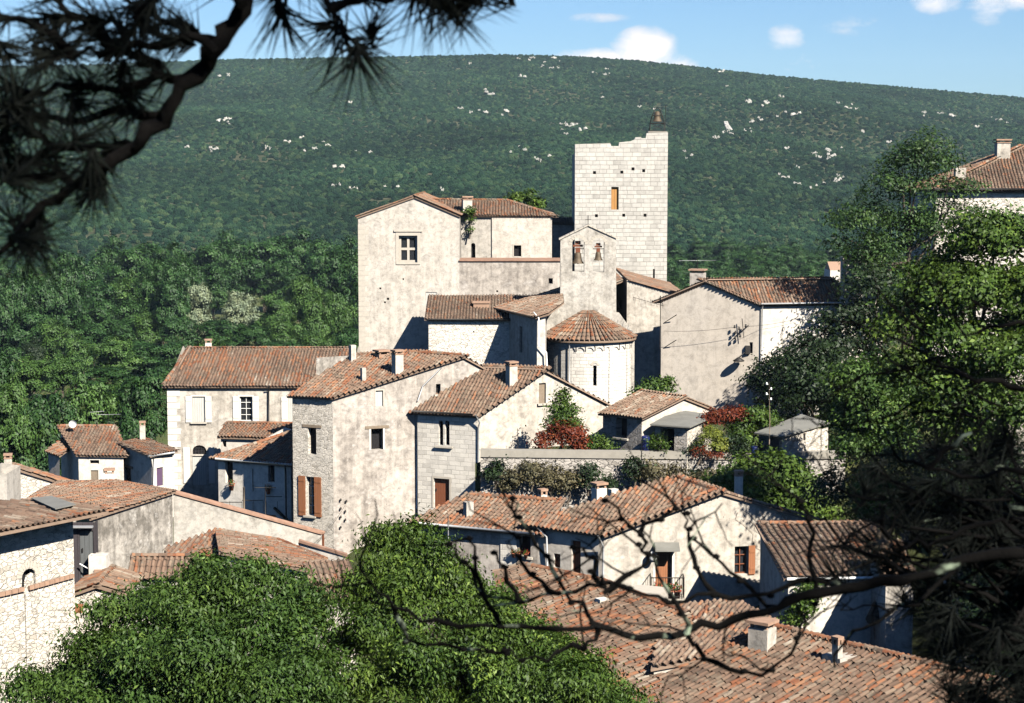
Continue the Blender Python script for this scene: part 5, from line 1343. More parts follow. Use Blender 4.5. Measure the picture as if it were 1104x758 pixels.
def annex():
    # two stepped annexes between the long house and the tall house
    zb = P(270, 590, 110).z-1.5
    a = P(238, 471, 114.8); b = P(318, 477, 114.2); b.z = a.z
    t = thing('annexe', 'small annexe with an upper clay roof leaning between the long house and the tall house', 'house', (a.x, 115, zb+1.5))
    wall(t, 'plaster_pale', [a, b], zb, [('hole', 240, 475, 244, 482, {})]); bk = Vector((0, 3.0, .42)); r = roof(t, 'tiles_orange', [a, b, b+bk, a+bk], a, b, .22); backwalls(t, 'plaster_pale', [a+bk, a], zb); ridge(t, 'tiles_orange', a+bk, b+bk)
    m = MB(); p, q = P(272, 481, 113.6), P(306, 462, 113.9); m.prism([p, q, q+Vector((.9, .1, -.3)), p+Vector((.9, .1, -1.0))], (0, .5, 0)); m.build('parapet', 'plaster_white', t)
    a = P(235, 493, 111.0); b = P(313.5, 500.5, 108.6); c = P(314, 464, 113.4); b.z = a.z
    t = thing('annexe', 'lower annexe with a lopsided orange edged roof, white front and red brown door', 'house', (b.x, b.y, zb+1.5))
    wall(t, 'plaster_white', [a, b], zb, [('hole', 243, 495, 251, 521, {'depth': .25}), ('hole', 289, 499, 296, 520, {'depth': .25}), ('door', 285.5, 555, 298, 583, {'dmat': 'russet_wood', 'depth': .08}), ('hole', 272, 506, 273.3, 530, {'depth': .1})])
    up = on_wall(314, 462, b, b+Vector((3.0, 5.2, 0)))
    d = a+(c-b)*.16
    c2 = Vector((b.x+.15, 113.2, 0)); c2.z = P(314, 463, 113.2).z
    r = roof(t, 'tiles_mixed', [a, b, c2], a, b, .28); ridge(t, 'tiles_orange', a, c2, .14)
    backwalls(t, 'plaster_pale', [c2, a], zb)
    pipe(t, [b+Vector((-.3, -.35, -.05)), b+Vector((-.3, -.1, -.5)), b+Vector((-.3, -.1, -6))], .05, 'iron')
    m = MB(); m.tube([a+Vector((-.1, -.33, -.03)), b+Vector((.1, -.33, -.03))], .07, 6); m.build('gutter', 'zinc', t)
    pipe(t, [on_wall(296, 547, a, b)+Vector((0, -.15, 0)), on_wall(312, 562, a, b)+Vector((0, -.15, 0)), on_wall(313, 583, a, b)+Vector((0, -.15, 0))], .09, 'iron')
    p = on_wall(252, 528, a, b)+Vector((-.1, -.25, 0)); flower_pot('flower pot with dark red blooms on the sill of the white annexe, left one', p, .34); p = on_wall(290, 532, a, b)+Vector((0, -.25, 0)); flower_pot('flower pot hung beside the dark window of the white annexe, right one', p, .3)
    m = MB(); o = thing('balcony_rail', 'thin iron rail across the white annexe front', 'railing', on_wall(275, 538, a, b)+Vector((0, -.5, 0)))
    f = Vector((0, -.45, 0))
    for x0, x1, y in ((236, 262, 540), (262, 285, 538), (288, 305, 534)): m.tube([on_wall(x0, y, a, b)+f, on_wall(x1, y, a, b)+f], .025, 5)
    for x in (236, 249, 262, 274, 285, 288, 300): m.tube([on_wall(x, 539, a, b)+f, on_wall(x, 551, a, b)+f], .015, 4)
    m.build('rail', 'iron', o)
    pole('utility_pole', 'weathered wooden pole standing in front of the white annexe', 'pole', 263, 525, 578, 98.5, .06, 'old_wood')
    pole('utility_pole', 'shorter thin iron pole right of the weathered wooden pole', 'pole', 286, 522, 560, 104, .03, 'iron', 0, .6)

def lower_roofs():
    # roofs above the left foreground tree
    zb = P(200, 650, 80).z-2
    a = P(143, 623, 78); b = P(236, 621, 78); b.z = a.z
    t = thing('low_house', 'low building whose steep channelled clay roof edge shows above the left foreground tree', 'house', (a.x, 78, zb+2))
    c = P(236, 601, 78.9); d = P(143, 602, 78.9); d.z = c.z
    wall(t, 'plaster_grey', [a, b], zb); r = roof(t, 'tiles_pale', [a, b, c, d], a, b, .12, pitch=.24); ridge(t, 'tiles_orange', d, c)
    e = P(236, 600, 79.2); f = P(243, 575, 84); g = P(178, 594, 83); h = P(182, 603, 79)
    pl0, pl1, pl2 = P(178, 601, 79.5), P(237, 600, 79.5), P(240, 574, 85)
    def rp(x, y): return on_plane(x, y, pl0, pl1, pl2)
    roof(t, 'tiles_orange', [rp(178, 601), rp(237, 600), rp(239, 574), rp(232, 573.5), rp(180, 592)], pl0, pl1, .1); backwalls(t, 'plaster_grey', [b, Vector((rp(239, 574).x, 85, b.z)), Vector((a.x, 85, b.z)), a], zb)
    # second: roof falling to the right with rubble wall in front
    a = P(238, 599, 77.5); b = P(333, 619, 77.0); 
    t = thing('low_house', 'low rubble walled house with a spreading orange and brown roof below the tall house', 'house', (a.x, 77.5, zb+2))
    e0 = P(240, 596, 77.5); e1 = P(334, 616, 76.0); top0 = P(236, 574, 83.5)
    wall(t, 'rubble_cream', [e0, e1], zb)
    def rp(x, y): return on_plane(x, y, e0, e1, top0)
    poly = [e0, e1, rp(352, 607), rp(300, 584), rp(236, 574)]
    roof(t, 'tiles_mixed', poly, e1, rp(352, 607), .15); ridge(t, 'tiles_orange', rp(236, 574), rp(300, 584)); ridge(t, 'tiles_orange', rp(300, 584), rp(352, 605))
    backwalls(t, 'rubble_cream', [e1, rp(352, 607), rp(300, 584), rp(236, 574), e0], zb)
    w0 = P(306, 588, 84); w1 = P(362, 602, 83); t = thing('terrace_parapet', 'white washed parapet around a small roof terrace at the foot of the tall house', 'parapet', (w0.x, 84, zb+2))
    wall(t, 'plaster_white', [P(308, 591, 84), P(322, 585, 85.5)], zb); wall(t, 'plaster_white', [P(322, 585, 85.5), P(372, 600, 84.5)], zb); m = MB(); q0, q1 = P(322, 585, 85.4), P(374, 600.5, 84.4); u = Vector((0, 0, .12)); k = Vector((0, .3, 0)); m.hexa([q0, q1, q1+k, q0+k, q0+u, q1+u, q1+k+u, q0+k+u]); m.build('coping', 'coping_clay', t)
    # small steep tile patch
    a = P(330, 610, 75); b = P(372, 606, 75.5); c = P(385, 645, 73.5); d = P(341, 650, 73); t = thing('shed_roof', 'small steep channel tiled lean-to between the two foreground trees', 'shed', (a.x, 75, zb+2))
    pl = (a, b, d); roof(t, 'tiles_old', [a, b, on_plane(385, 645, *pl), d], d, on_plane(385, 645, *pl), .1, pitch=.24); wall(t, 'plaster_grey', [d, on_plane(385, 645, *pl)], zb)
    # two flat chimneys / flues in front of the tall house are small plastered blocks

def front_ruin():
    Y0, Y1 = 57.6, 60.3
    A = P(-60, 577, Y0-1.6); B = P(78.5, 556, Y1); zb = P(40, 775, 59).z-4
    A.z = P(0, 566, 58.1).z; B.z = P(78, 553, Y1).z
    t = thing('rubble_house', 'large cream rubble house front at the left edge with a small blocked arch', 'house', (B.x, B.y, zb+2))
    wall(t, 'rubble_cream', [A, B], zb, [('hole', 23.5, 613, 38.5, 634, {'arch': 1, 'depth': .28}), ], rough=.0)
    fill = MB()
    for k in range(1): pass
    p = on_wall(31, 627, A, B); d = (B-A).normalized(); n = Vector((d.y, -d.x, 0))
    # fill of the blocked arch, set back
    c0, c1 = on_wall(24, 634, A, B), on_wall(38.3, 634, A, B); fm = MB(); q = [c0, c1, on_wall(38.3, 622, A, B), on_wall(36, 617, A, B), on_wall(31, 614.5, A, B), on_wall(26, 618, A, B), on_wall(24, 625, A, B)]; fm.face([Vector((x.x, x.y, x.z))-n*.22 if False else x+Vector((0, .2, -.12)) for x in q]); fm.build('arch_fill', 'rubble_cream', t)
    m = MB(); rg0 = on_wall(31, 626, A, B)
    for k in range(11):
        b0, b1 = PI*k/11+.03, PI*(k+1)/11-.03; w = (on_wall(38.5, 620, A, B)-on_wall(23.5, 620, A, B)).length/2; cc = on_wall(31, 621, A, B)
        q = [cc+d*(r*math.cos(b))+Vector((0, 0, r*math.sin(b)-.02))+n*.012 for r, b in ((w, b0), (w, b1), (w+.22, b1), (w+.22, b0))]; m.prism(q, -n*.03)
    m.build('arch_ring', 'quoin_stone', t)
    m = MB()   # string course
    for x0, y0, x1, y1 in ((-40, 652, 25, 637), (30, 636, 78.5, 622.5)):
        a, b = on_wall(x0, y0, A, B), on_wall(x1, y1, A, B); k = 9
        for i in range(k): p, q = pt(a, b, i/k), pt(a, b, (i+1)/k-.01); m.hexa([p, q, q+n*.10, p+n*.10]+[v+Vector((0, 0, .13)) for v in (p, q, q+n*.10, p+n*.10)])
    m.build('string_course', 'clay', t)
    # buttress strip below the arch
    m = MB(); a, b = on_wall(26, 640, A, B), on_wall(39, 638, A, B); z1 = on_wall(33, 716, A, B).z
    p = [Vector((a.x, a.y, z1)), Vector((b.x, b.y, z1)), Vector((b.x, b.y, b.z)), Vector((a.x, a.y, a.z))]; 
    m.prism([v+n*.05 for v in p], -n*.1); m.build('pier', 'rubble_cream', t)
    # heavy ragged roof, old tiles and a grey sheet
    pl = (A, B, P(40, 541, 62.9))
    def rp(x, y): return on_plane(x, y, *pl)
    bk = rp(56, 541)-rp(78, 553)
    roof(t, 'tiles_pale', [A, B, rp(52, 546), rp(-60, 550)], A, B, .95, course=.5, amp=2.2)
    sh = MB(); up = newell([A, B, pl[2]]); up = up if up.z > 0 else -up
    q = [rp(34, 544), rp(56, 541.5), rp(82, 551), rp(60, 556)]; sh.prism([p+up*.2 for p in q], up*.03); sh.build('sheet', 'sheet_grey', t)
    backwalls(t, 'rubble_cream', [B, rp(52, 541.5), rp(-60, 545), A], zb)
    # door bay with metal door
    D0 = P(77, 563, 66.6); D1 = P(102, 562, 66.6); D1.z = D0.z; zz = P(90, 640, 62).z-5
    t = thing('gate_bay', 'dark recess with a tall grey metal door right of the rubble front', 'gate', (D0.x, 62, zz+3))
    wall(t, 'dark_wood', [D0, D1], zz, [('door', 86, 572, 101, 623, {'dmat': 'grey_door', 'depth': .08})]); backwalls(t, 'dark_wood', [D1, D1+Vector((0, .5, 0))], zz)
    m = MB(); m.box(((D0.x+D1.x)/2, 66.4, P(90, 568, 66.4).z), (.4, .1, .03)); m.build('lintel_bar', 'zinc', t)
    m = MB(); m.tube([P(86, 608, 66.4), P(97, 614, 66.3), P(99, 598, 66.3)], .03, 4); m.build('handle_bar', 'white_metal', t)
    # little tiled roof with rubble wall
    a = P(78, 640, 63.6); b = P(134, 639, 63.6); c = P(104, 626, 65.2); b.z = a.z
    t = thing('lean_to', 'small rubble lean-to with a low ridged clay roof beside the grey metal door', 'shed', (a.x, 63.6, zz+3)); pk = on_wall(105, 630.5, a, b)
    wall(t, 'rubble_cream', [a, pk, b], zz, [('boards', 79, 651, 90, 661, {'dmat': 'russet_wood', 'depth': .04})]); bk = Vector((0, 2.6, .0)); roof(t, 'tiles_orange', [a, pk, pk+bk, a+bk], a+bk, a, .12); roof(t, 'tiles_mixed', [pk, b, b+bk, pk+bk], b, b+bk, .12); backwalls(t, 'rubble_cream', [b, b+bk, a+bk], zz)
    m = MB(); p = P(107, 612, 66.5); m.box((p.x, p.y, p.z-.3), (.32, .28, .8)); o = m.build('flue', 'plaster_white', None); o['label'] = 'short white plastered flue behind the small ridged clay roof'; o['category'] = 'chimney'
    m = MB(); c = P(106.5, 617, 66.2); m.box((c.x, c.y-.01, c.z), (.16, .03, .1)); q = m.build('vent', 'clay', o)

def balcony_house():
    G0 = P(651.5, 573.5, 80.0); G1 = P(884, 562, 82.2); G1.z = G0.z
    PK = on_wall(770, 529.5, G0, G1); L = P(577, 564, 81.9); L.z = G0.z; zb = P(720, 668, 80).z-2.5
    t = thing('balcony_house', 'broad gabled house with an iron balcony and potted flowers, behind the bare foreground branches', 'house', (G0.x, G0.y, zb+2.5))
    wall(t, 'plaster_cream', [G0, PK, G1], zb, [('door', 706.5, 590, 724.5, 641, {'dmat': 'russet_wood', 'depth': .3, 'frame': 1, 'ft': .1}), ('window', 792, 589, 806, 619, {'depth': .25, 'shutters': 'right', 'shmat': 'russet_wood', 'fmat': 'brown_wood'})])
    wall(t, 'plaster_pale', [L, G0], zb, [('door', 616, 583, 626, 620, {'dmat': 'brown_wood', 'depth': .2}), ('boards', 597, 597, 604, 612, {'dmat': 'brown_wood', 'depth': .15})])
    def rp(x, y): return on_plane(x, y, L, G0, PK)
    poly = [L, G0, PK, rp(731, 516.5), rp(655, 540)]
    print('balcony', [tuple(round(c, 1) for c in p) for p in poly])
    r = roof(t, 'tiles_mixed', poly, L, G0, .3); ridge(t, 'tiles_orange', PK, rp(731, 516.5))
    pb = rp(731, 516.5); e = G1+(pb-PK); roof(t, 'tiles_old', [PK, G1, e, pb], G1, e, .12); m = MB(); k = 26
    ridge(t, 'tiles_pale', PK, G1, .1, 'verge_tiles'); ridge(t, 'tiles_mixed', G0, PK, .1, 'verge_tiles')
    backwalls(t, 'plaster_cream', [G1, e, pb, rp(655, 540), L], zb)
    # lower left wing
    a = P(452, 557.5, 84.4); b = L+Vector((0.12, -.12, -.35)); a.z = b.z; pk = P(592, 540.5, 84.9)
    def rq(x, y): return on_plane(x, y, a, b, pk)
    w = thing('low_wing', 'low wing with a long brown roof and deep shaded eave, left of the balcony gable', 'house', (b.x, b.y, zb+2.5))
    wall(w, 'plaster_old', [a, b], zb, [('hole', 560, 578, 572, 600, {'depth': .35, 'sill': 1}), ('hole', 470, 572, 478, 590, {'depth': .2})])
    s = MB(); c0, c1 = on_wall(540, 575, a, b), on_wall(557, 577, a, b); n = Vector((-.4, -.9, 0))*.05; s.prism([Vector((c0.x, c0.y, zb))+n, Vector((c1.x, c1.y, zb))+n, c1+n, c0+n], -n*1.2); s.build('brick_panel', 'ashlar_house', w)
    r2 = roof(w, 'tiles_mixed', [a, b, rq(600, 541), rq(507, 535.5)], a, b, .34); ridge(w, 'tiles_orange', rq(507, 535.5), rq(600, 541)); e0 = rq(507, 535.5); 
    backwalls(w, 'plaster_old', [b, rq(600, 541), e0, a], zb)
    m = MB(); m.tube([a+Vector((-.2, -.36, -.02)), b+Vector((-.15, -.36, -.02))], .06, 6); m.build('gutter', 'zinc', w)
    pipe(t, [L+Vector((.1, -.4, -.1)), L+Vector((.5, -.5, -.5)), L+Vector((.55, -.45, -2.2))], .05, 'zinc')
    pipe(t, [G0+Vector((-.3, -.38, -.1)), G0+Vector((-.05, -.2, -.6)), G0+Vector((-.05, -.15, -3.4))], .05, 'zinc')
    pole('utility_pole', 'thin pale pole in front of the low wing near the left end of its roof', 'pole', 483, 556, 612, 81.5, .03, 'zinc')
    for (x, y, lb) in ((555, 600, 'left'), (561, 600, 'middle'), (568, 601, 'right')): flower_pot('%s flower pot on the window ledge of the low wing' % lb, on_wall(x, y, a, b)+Vector((-.05, -.2, 0)), .2, 'flower pots on the low wing ledge', 'petal_red')
    chimney(r, 646, 520, 546, 13, 85.2, 'slab', 'plaster_white', (.84, .5), 'white chimney with a leaning slab cap, largest on the balcony house')
    chimney(r, 661, 527, 543, 9, 86.5, 'plain', 'plaster_white', (.84, .5), 'short white flue beside the largest chimney')
    chimney(r, 585, 527, 542, 8, 85.4, 'slab', 'plaster_pale', (.84, .5)); chimney(r2, 505, 541, 548, 9, 84.2, 'plain', 'plaster_grey', (.84, .5))
    chimney(r, 796.5, 507, 533, 8, 84.5, 'pot', 'plaster_white', (.99, .1), 'slim white chimney behind the right verge')
    # balcony
    n = Vector((-.02, -1, 0)); B0, B1 = on_wall(701, 641, G0, G1), on_wall(736, 641, G0, G1); o = thing('balcony', 'narrow iron railed balcony under the brown glazed door', 'balcony', (B0+B1)/2)
    m = MB(); u = Vector((0, 0, .14)); q = [B0, B1, B1+n*.9, B0+n*.9]; m.hexa([v-u for v in q]+q); m.build('slab', 'quoin_stone', o)
    m = MB(); top = Vector((0, 0, .95)); path = [B0+n*.05, B0+n*.88, B1+n*.88, B1+n*.05]; m.tube([p+top for p in path], .025, 5, False); m.tube([p+Vector((0, 0, .1)) for p in path], .018, 4, False)
    for p, q, k in ((path[0], path[1], 6), (path[1], path[2], 14), (path[2], path[3], 6)):
        for i in range(k+1): v = pt(p, q, i/k); m.tube([v, v+top], .011, 4, False)
    m.build('railing', 'iron', o)
    for i, x in enumerate((707, 714, 721, 729)): flower_pot(['red flower pot at the left end of the balcony', 'second flower pot from the left on the balcony', 'third flower pot from the left on the balcony', 'flower pot at the right end of the balcony'][i], on_wall(x, 641, G0, G1)+n*.7+Vector((0, 0, .01)), .34, 'flower pots along the balcony')
    m = MB(); p = on_wall(703, 598, G0, G1)+n*.35; m.lathe(p, [(0, -.22), (.14, -.2), (.21, -.06), (.19, .1), (.08, .2), (0, .22)], 14); m.tube([p+Vector((0, .35, .1)), p+Vector((0, 0, .2))], .02, 5); o = m.build('wall_lamp', 'white_metal', None); tag(o, 'round white globe lamp on the wall left of the balcony door', 'lamp')
    m = MB(); a0, a1 = on_wall(705.5, 589, G0, G1), on_wall(732, 589, G0, G1); m.hexa([a0+Vector((0, 0, .12)), a1+Vector((0, 0, .12)), a1+n*.7-Vector((0, 0, .1)), a0+n*.7-Vector((0, 0, .1)), a0+Vector((0, 0, .18)), a1+Vector((0, 0, .18)), a1+n*.7-Vector((0, 0, .04)), a0+n*.7-Vector((0, 0, .04))]); m.build('awning', 'sheet_grey', t)
    # dry creeper stems on gable
    m = MB(); rr = random.Random(4)
    for i in range(16):
        p = on_wall(833, 600, G0, G1); pts = []
        x, y = 833+rr.uniform(-6, 6), 600
        for k in range(9): pts.append(on_wall(x, y, G0, G1)+n*.04); x += rr.uniform(-6, 6)+(i-8)*.35; y -= rr.uniform(4, 8)
        m.tube(pts, .009, 4, False)
    m.build('dry_creeper', 'old_wood', t)
    # stub wall + terrace block in front of gable
    a = P(663, 664, 73); b = P(700, 668, 72.4); t2 = thing('low_block', 'small plastered block between the tile roofs in front of the balcony house', 'shed', (a.x, 73, zb+1)); b.z = a.z
    a.z = b.z = P(670, 650, 73).z; wall(t2, 'plaster_cream', [a, b], zb); backwalls(t2, 'plaster_grey', [b, b+Vector((1, 3, 0)), a+Vector((1, 3, 0)), a], zb); m = MB(); m.prism([a, b, b+Vector((1, 3, 0)), a+Vector((1, 3, 0))], (0, 0, .08)); m.build('coping', 'quoin_stone', t2)

def right_roof_house():
    a = P(850, 622, 71.5); b = P(962, 618, 71.8); a.z = b.z = P(850, 622, 71.5).z; zb = P(900, 700, 71).z-3
    R0 = P(820, 566, 78); R1 = P(935, 566, 78); R1.z = R0.z
    t = thing('whitewashed_house', 'white walled house with a dark brown ribbed tile roof, right of the balcony house', 'house', (a.x, a.y, zb+3))
    wall(t, 'plaster_white', [a, b], zb, [('hole', 868, 630, 874, 650, {})])
    e = P(819, 571, 78); wall(t, 'plaster_grey', [Vector((R0.x, R0.y, R0.z)), a], zb, out=(-1, -.2))
    roof(t, 'tiles_brown', [a, b, R1, R0], a, b, .22, pitch=.27, course=.42); ridge(t, 'tiles_old', R0, R1); backwalls(t, 'plaster_grey', [b, R1, R0], zb)
    m = MB(); m.tube([a+Vector((-.1, -.3, -.02)), b+Vector((0, -.3, -.02))], .06, 6); m.build('gutter', 'white_metal', t)
    bush('creeper', 'green climbing plant on the corner of the white walled house', 'creeper', [lobe(866, 654, 10, 71.0, 1.6), lobe(874, 642, 7, 71.0, 1.4), lobe(858, 668, 8, 71)], 2200, .16, 'leaf_bright', 50)
    # orange roof fragments in the shade on the right
    a = P(955, 628, 69); b = P(985, 626, 69); t = thing('shed_roof', 'patch of bright orange tile roof glimpsed through the pine on the right', 'shed', (a.x, 69, zb+3)); u = Vector((0, 3.0, .9)); wall(t, 'plaster_grey', [a, b], zb); roof(t, 'tiles_orange', [a, b, b+u, a+u], a, b, .1); backwalls(t, 'plaster_grey', [b, b+u, a+u, a], zb)
    a = P(1040, 636, 66); b = P(1115, 640, 66); t = thing('shed_roof', 'bright orange tile roof at the right edge behind the pine', 'shed', (a.x, 66, zb+3)); u = Vector((0, 3.4, .8)); wall(t, 'plaster_grey', [a, b], zb); roof(t, 'tiles_orange', [a, b, b+u, a+u], a, b, .1); backwalls(t, 'plaster_grey', [b, b+u, a+u, a], zb)

def front_roofs():
    zb = P(800, 758, 58).z-5
    R0 = P(828, 676, 62.5); R1 = P(1080, 742, 55.4); E0 = P(685, 747, 59.0)
    R1.z = R0.z
    def rp(x, y): return on_plane(x, y, R0, R1, E0)
    d = (R1-R0)
    L1 = rp(700, 668) 
    e_end = E0+d*1.5
    t = thing('front_house', 'large weathered tile roof filling the lower right foreground', 'house', (E0.x, E0.y, zb+3))
    poly = [E0, E0+d*1.12, R1+d*.12, R0]
    print('front', [tuple(round(c, 1) for c in p) for p in poly])
    r = roof(t, 'tiles_front', poly, E0, E0+d, .25, pitch=.22, course=.44, amp=2.0); ridge(t, 'tiles_orange', R0, R1+d*.12, .13)
    m = MB(); m.tube([E0+Vector((-.25, -.25, -.03)), E0+d*1.1+Vector((-.25, -.25, -.03))], .07, 6); m.build('gutter', 'iron', t)
    wall(t, 'plaster_cream', [E0, E0+d*1.12], zb)
    wall(t, 'plaster_cream', [R0, E0], zb, out=(-1, 0))
    far = Vector((3.3, 4.0, -1.6)); roof(t, 'tiles_mixed', [R0, R1+d*.12, R1+d*.12+far, R0+far], R1+far, R0+far, .15); backwalls(t, 'plaster_cream', [E0+d*1.12, R1+d*.12+far, R0+far, R0], zb)
    chimney(r, 903, 686, 712, 9, 58.7, 'slab', 'plaster_grey', (.6, -.8), 'grey chimney with a flat slab on the big front roof')
    m = MB(); p = on_plane(905, 711, R0, R1, E0); m.box(p+Vector((0, 0, .02)), (.4, .4, .14), (.6, -.8)); m.build('flashing', 'plaster_grey', r)
    # broad pale chimney stack with rubble
    c = P(822, 690, 61.0); S = chimney(r, 822, 668, 700, 24, 60.8, 'slab', 'plaster_cream', (.8, -.6), 'wide pale chimney stack at the left end of the ridge')
    # roof further left
    a = P(560, 706, 63.5); b = P(705, 770, 58.5); b.z = a.z; top = P(560, 612, 73.5)
    pl = (a, b, top)
    def rq(x, y): return on_plane(x, y, *pl)
    t = thing('front_house', 'patched tile roof with an orange ridge stepping down behind the centre foreground tree', 'house', (a.x, a.y, zb+3))
    poly = [rq(548, 700), rq(700, 764), rq(742, 664), rq(650, 629), rq(560, 610), rq(535, 618)]
    print('front2', [tuple(round(c, 1) for c in p) for p in poly])
    r = roof(t, 'tiles_front', poly, a, b, .1, pitch=.22, course=.44, amp=2.2); ridge(t, 'tiles_orange', rq(560, 610), rq(650, 629), .15); ridge(t, 'tiles_orange', rq(650, 629), rq(742, 664), .15)
    backwalls(t, 'plaster_cream', [rq(700, 764), rq(742, 664), rq(650, 629), rq(560, 610), rq(535, 618), rq(548, 700)], zb)
    chimney(r, 649, 645, 668, 12, 68.0, 'plain', 'plaster_white', (.8, .5), 'short pale flue near the orange ridge')
    # middle roof linking the two
    a = P(700, 690, 62.0); b = P(800, 716, 60.0); top = P(735, 655, 68); 
    pl2 = (P(690, 700, 62.5), P(815, 705, 61.2), P(745, 652, 69))
    def rm(x, y): return on_plane(x, y, *pl2)
    t = thing('front_house', 'broken jumble of tiles on the low roof left of the wide pale chimney stack', 'house', (a.x, a.y, zb+3))
    poly = [rm(705, 720), rm(812, 700), rm(834, 672), rm(790, 650), rm(715, 655)]
    roof(t, 'tiles_pale', poly, pl2[0], pl2[1], .1, amp=2.5); backwalls(t, 'plaster_cream', poly, zb)

def top_right_house():
    Y = 126.0
    a = P(1009, 208, Y); b = P(1130, 207, Y-1); b.z = a.z = P(1060, 204, Y).z; zb = P(1040, 470, Y).z-1
    t = thing('hilltop_house', 'pale stone house among the trees at the upper right with a mossy tile roof', 'house', (a.x, Y, zb+1))
    wall(t, 'rubble_white', [a, b], zb, [('hole', 1086, 408, 1098, 436, {})]); 
    R0 = P(1052, 177, Y+4.2); R1 = P(1135, 150, Y+4.2); R0 = P(1088, 160, Y+4); 
    ap = P(1100, 158, Y+6)
    roof(t, 'tiles_brown', [a, b, P(1140, 158, Y+6), ap], a, b, .3); roof(t, 'tiles_brown', [a+Vector((0, 9, 0)), a, ap], a+Vector((0, 9, 0)), a, .2); ridge(t, 'tiles_orange', a, ap, .13)
    backwalls(t, 'rubble_white', [b, b+Vector((0, 9, 0)), a+Vector((0, 9, 0)), a], zb)
    chimney(t.children[1] if False else t, 1081, 150, 174, 14, Y+4.5, 'pot', 'plaster_cream', (1, 0), 'tall square chimney with an open slab cap')
    chimney(t, 1035, 181, 206, 11, Y+1.5, 'plain', 'plaster_cream', (1, 0))
    m = MB(); m.tube([a+Vector((-.3, -.4, 0)), b+Vector((0, -.4, 0))], .09, 6); m.build('gutter', 'iron', t)
    # patches of wall lower behind the trees
    a = P(1070, 405, 84); b = P(1120, 404, 83); t = thing('stone_wall', 'sunlit stone wall glimpsed at the right edge below the big trees', 'wall', (a.x, 84, zb)); wall(t, 'rubble_cream', [a, b], P(1090, 460, 84).z-2); backwalls(t, 'rubble_cream', [b, b+Vector((0, 1.2, 0)), a+Vector((0, 1.2, 0)), a], P(1090, 460, 84).z-2)

def cables():
    for lb, pts, sag in (('thin black cable slung from the tall side wall down to the low roofs', [P(372, 545, 103.2), P(312, 600, 84.0)], .5), ('thin cable crossing the blank plaster gable to the bracket', [P(716, 357, 124.2), P(797, 352, 122.9)], .12), ('thin cable from the bracket to the right front of the plaster house', [P(806, 352, 122.6), P(862, 343, 123.4)], .1)):
        a, b = pts; m = MB(); m.tube([pt(a, b, i/10)-Vector((0, 0, sag*4*(i/10)*(1-i/10))) for i in range(11)], .012, 4, False); o = m.build('cable', 'cable', None); tag(o, lb, 'cable')

def far_bits():
    for (x0, y0, x1, y1, Y, lb) in ((36, 301, 50, 316, 610, 'tiny white house among the valley trees, left one of the pair'), (54, 301, 62, 313, 640, 'tiny white house among the valley trees, right one of the pair'), (895, 283, 916, 300, 420, 'tiny far house with a pink roof right of the plaster house roof')):
        a, b = P(x0, y1, Y), P(x1, y1, Y); z1 = P(x0, (y0+y1)/2, Y).z; t = thing('far_house', lb, 'house', (a.x, Y, a.z)); m = MB(); zb = gz(a.x, Y)-1
        a2 = Vector((a.x, Y, z1)); b2 = Vector((b.x, Y, z1)); wall(t, 'plaster_white', [a2, b2], zb); bk = Vector((0, 8, 0)); backwalls(t, 'plaster_white', [b2, b2+bk, a2+bk, a2], zb)
        r = Vector((0, 4, 0)); h = Vector((0, 0, P(x0, y0, Y).z-z1)); mm = MB(); mm.face([a2, b2, b2+r+h, a2+r+h]); mm.face([a2+bk, a2+r+h, b2+r+h, b2+bk]); mm.face([a2, a2+r+h, a2+bk]); mm.face([b2, b2+bk, b2+r+h]); mm.build('roof', 'clay', t)

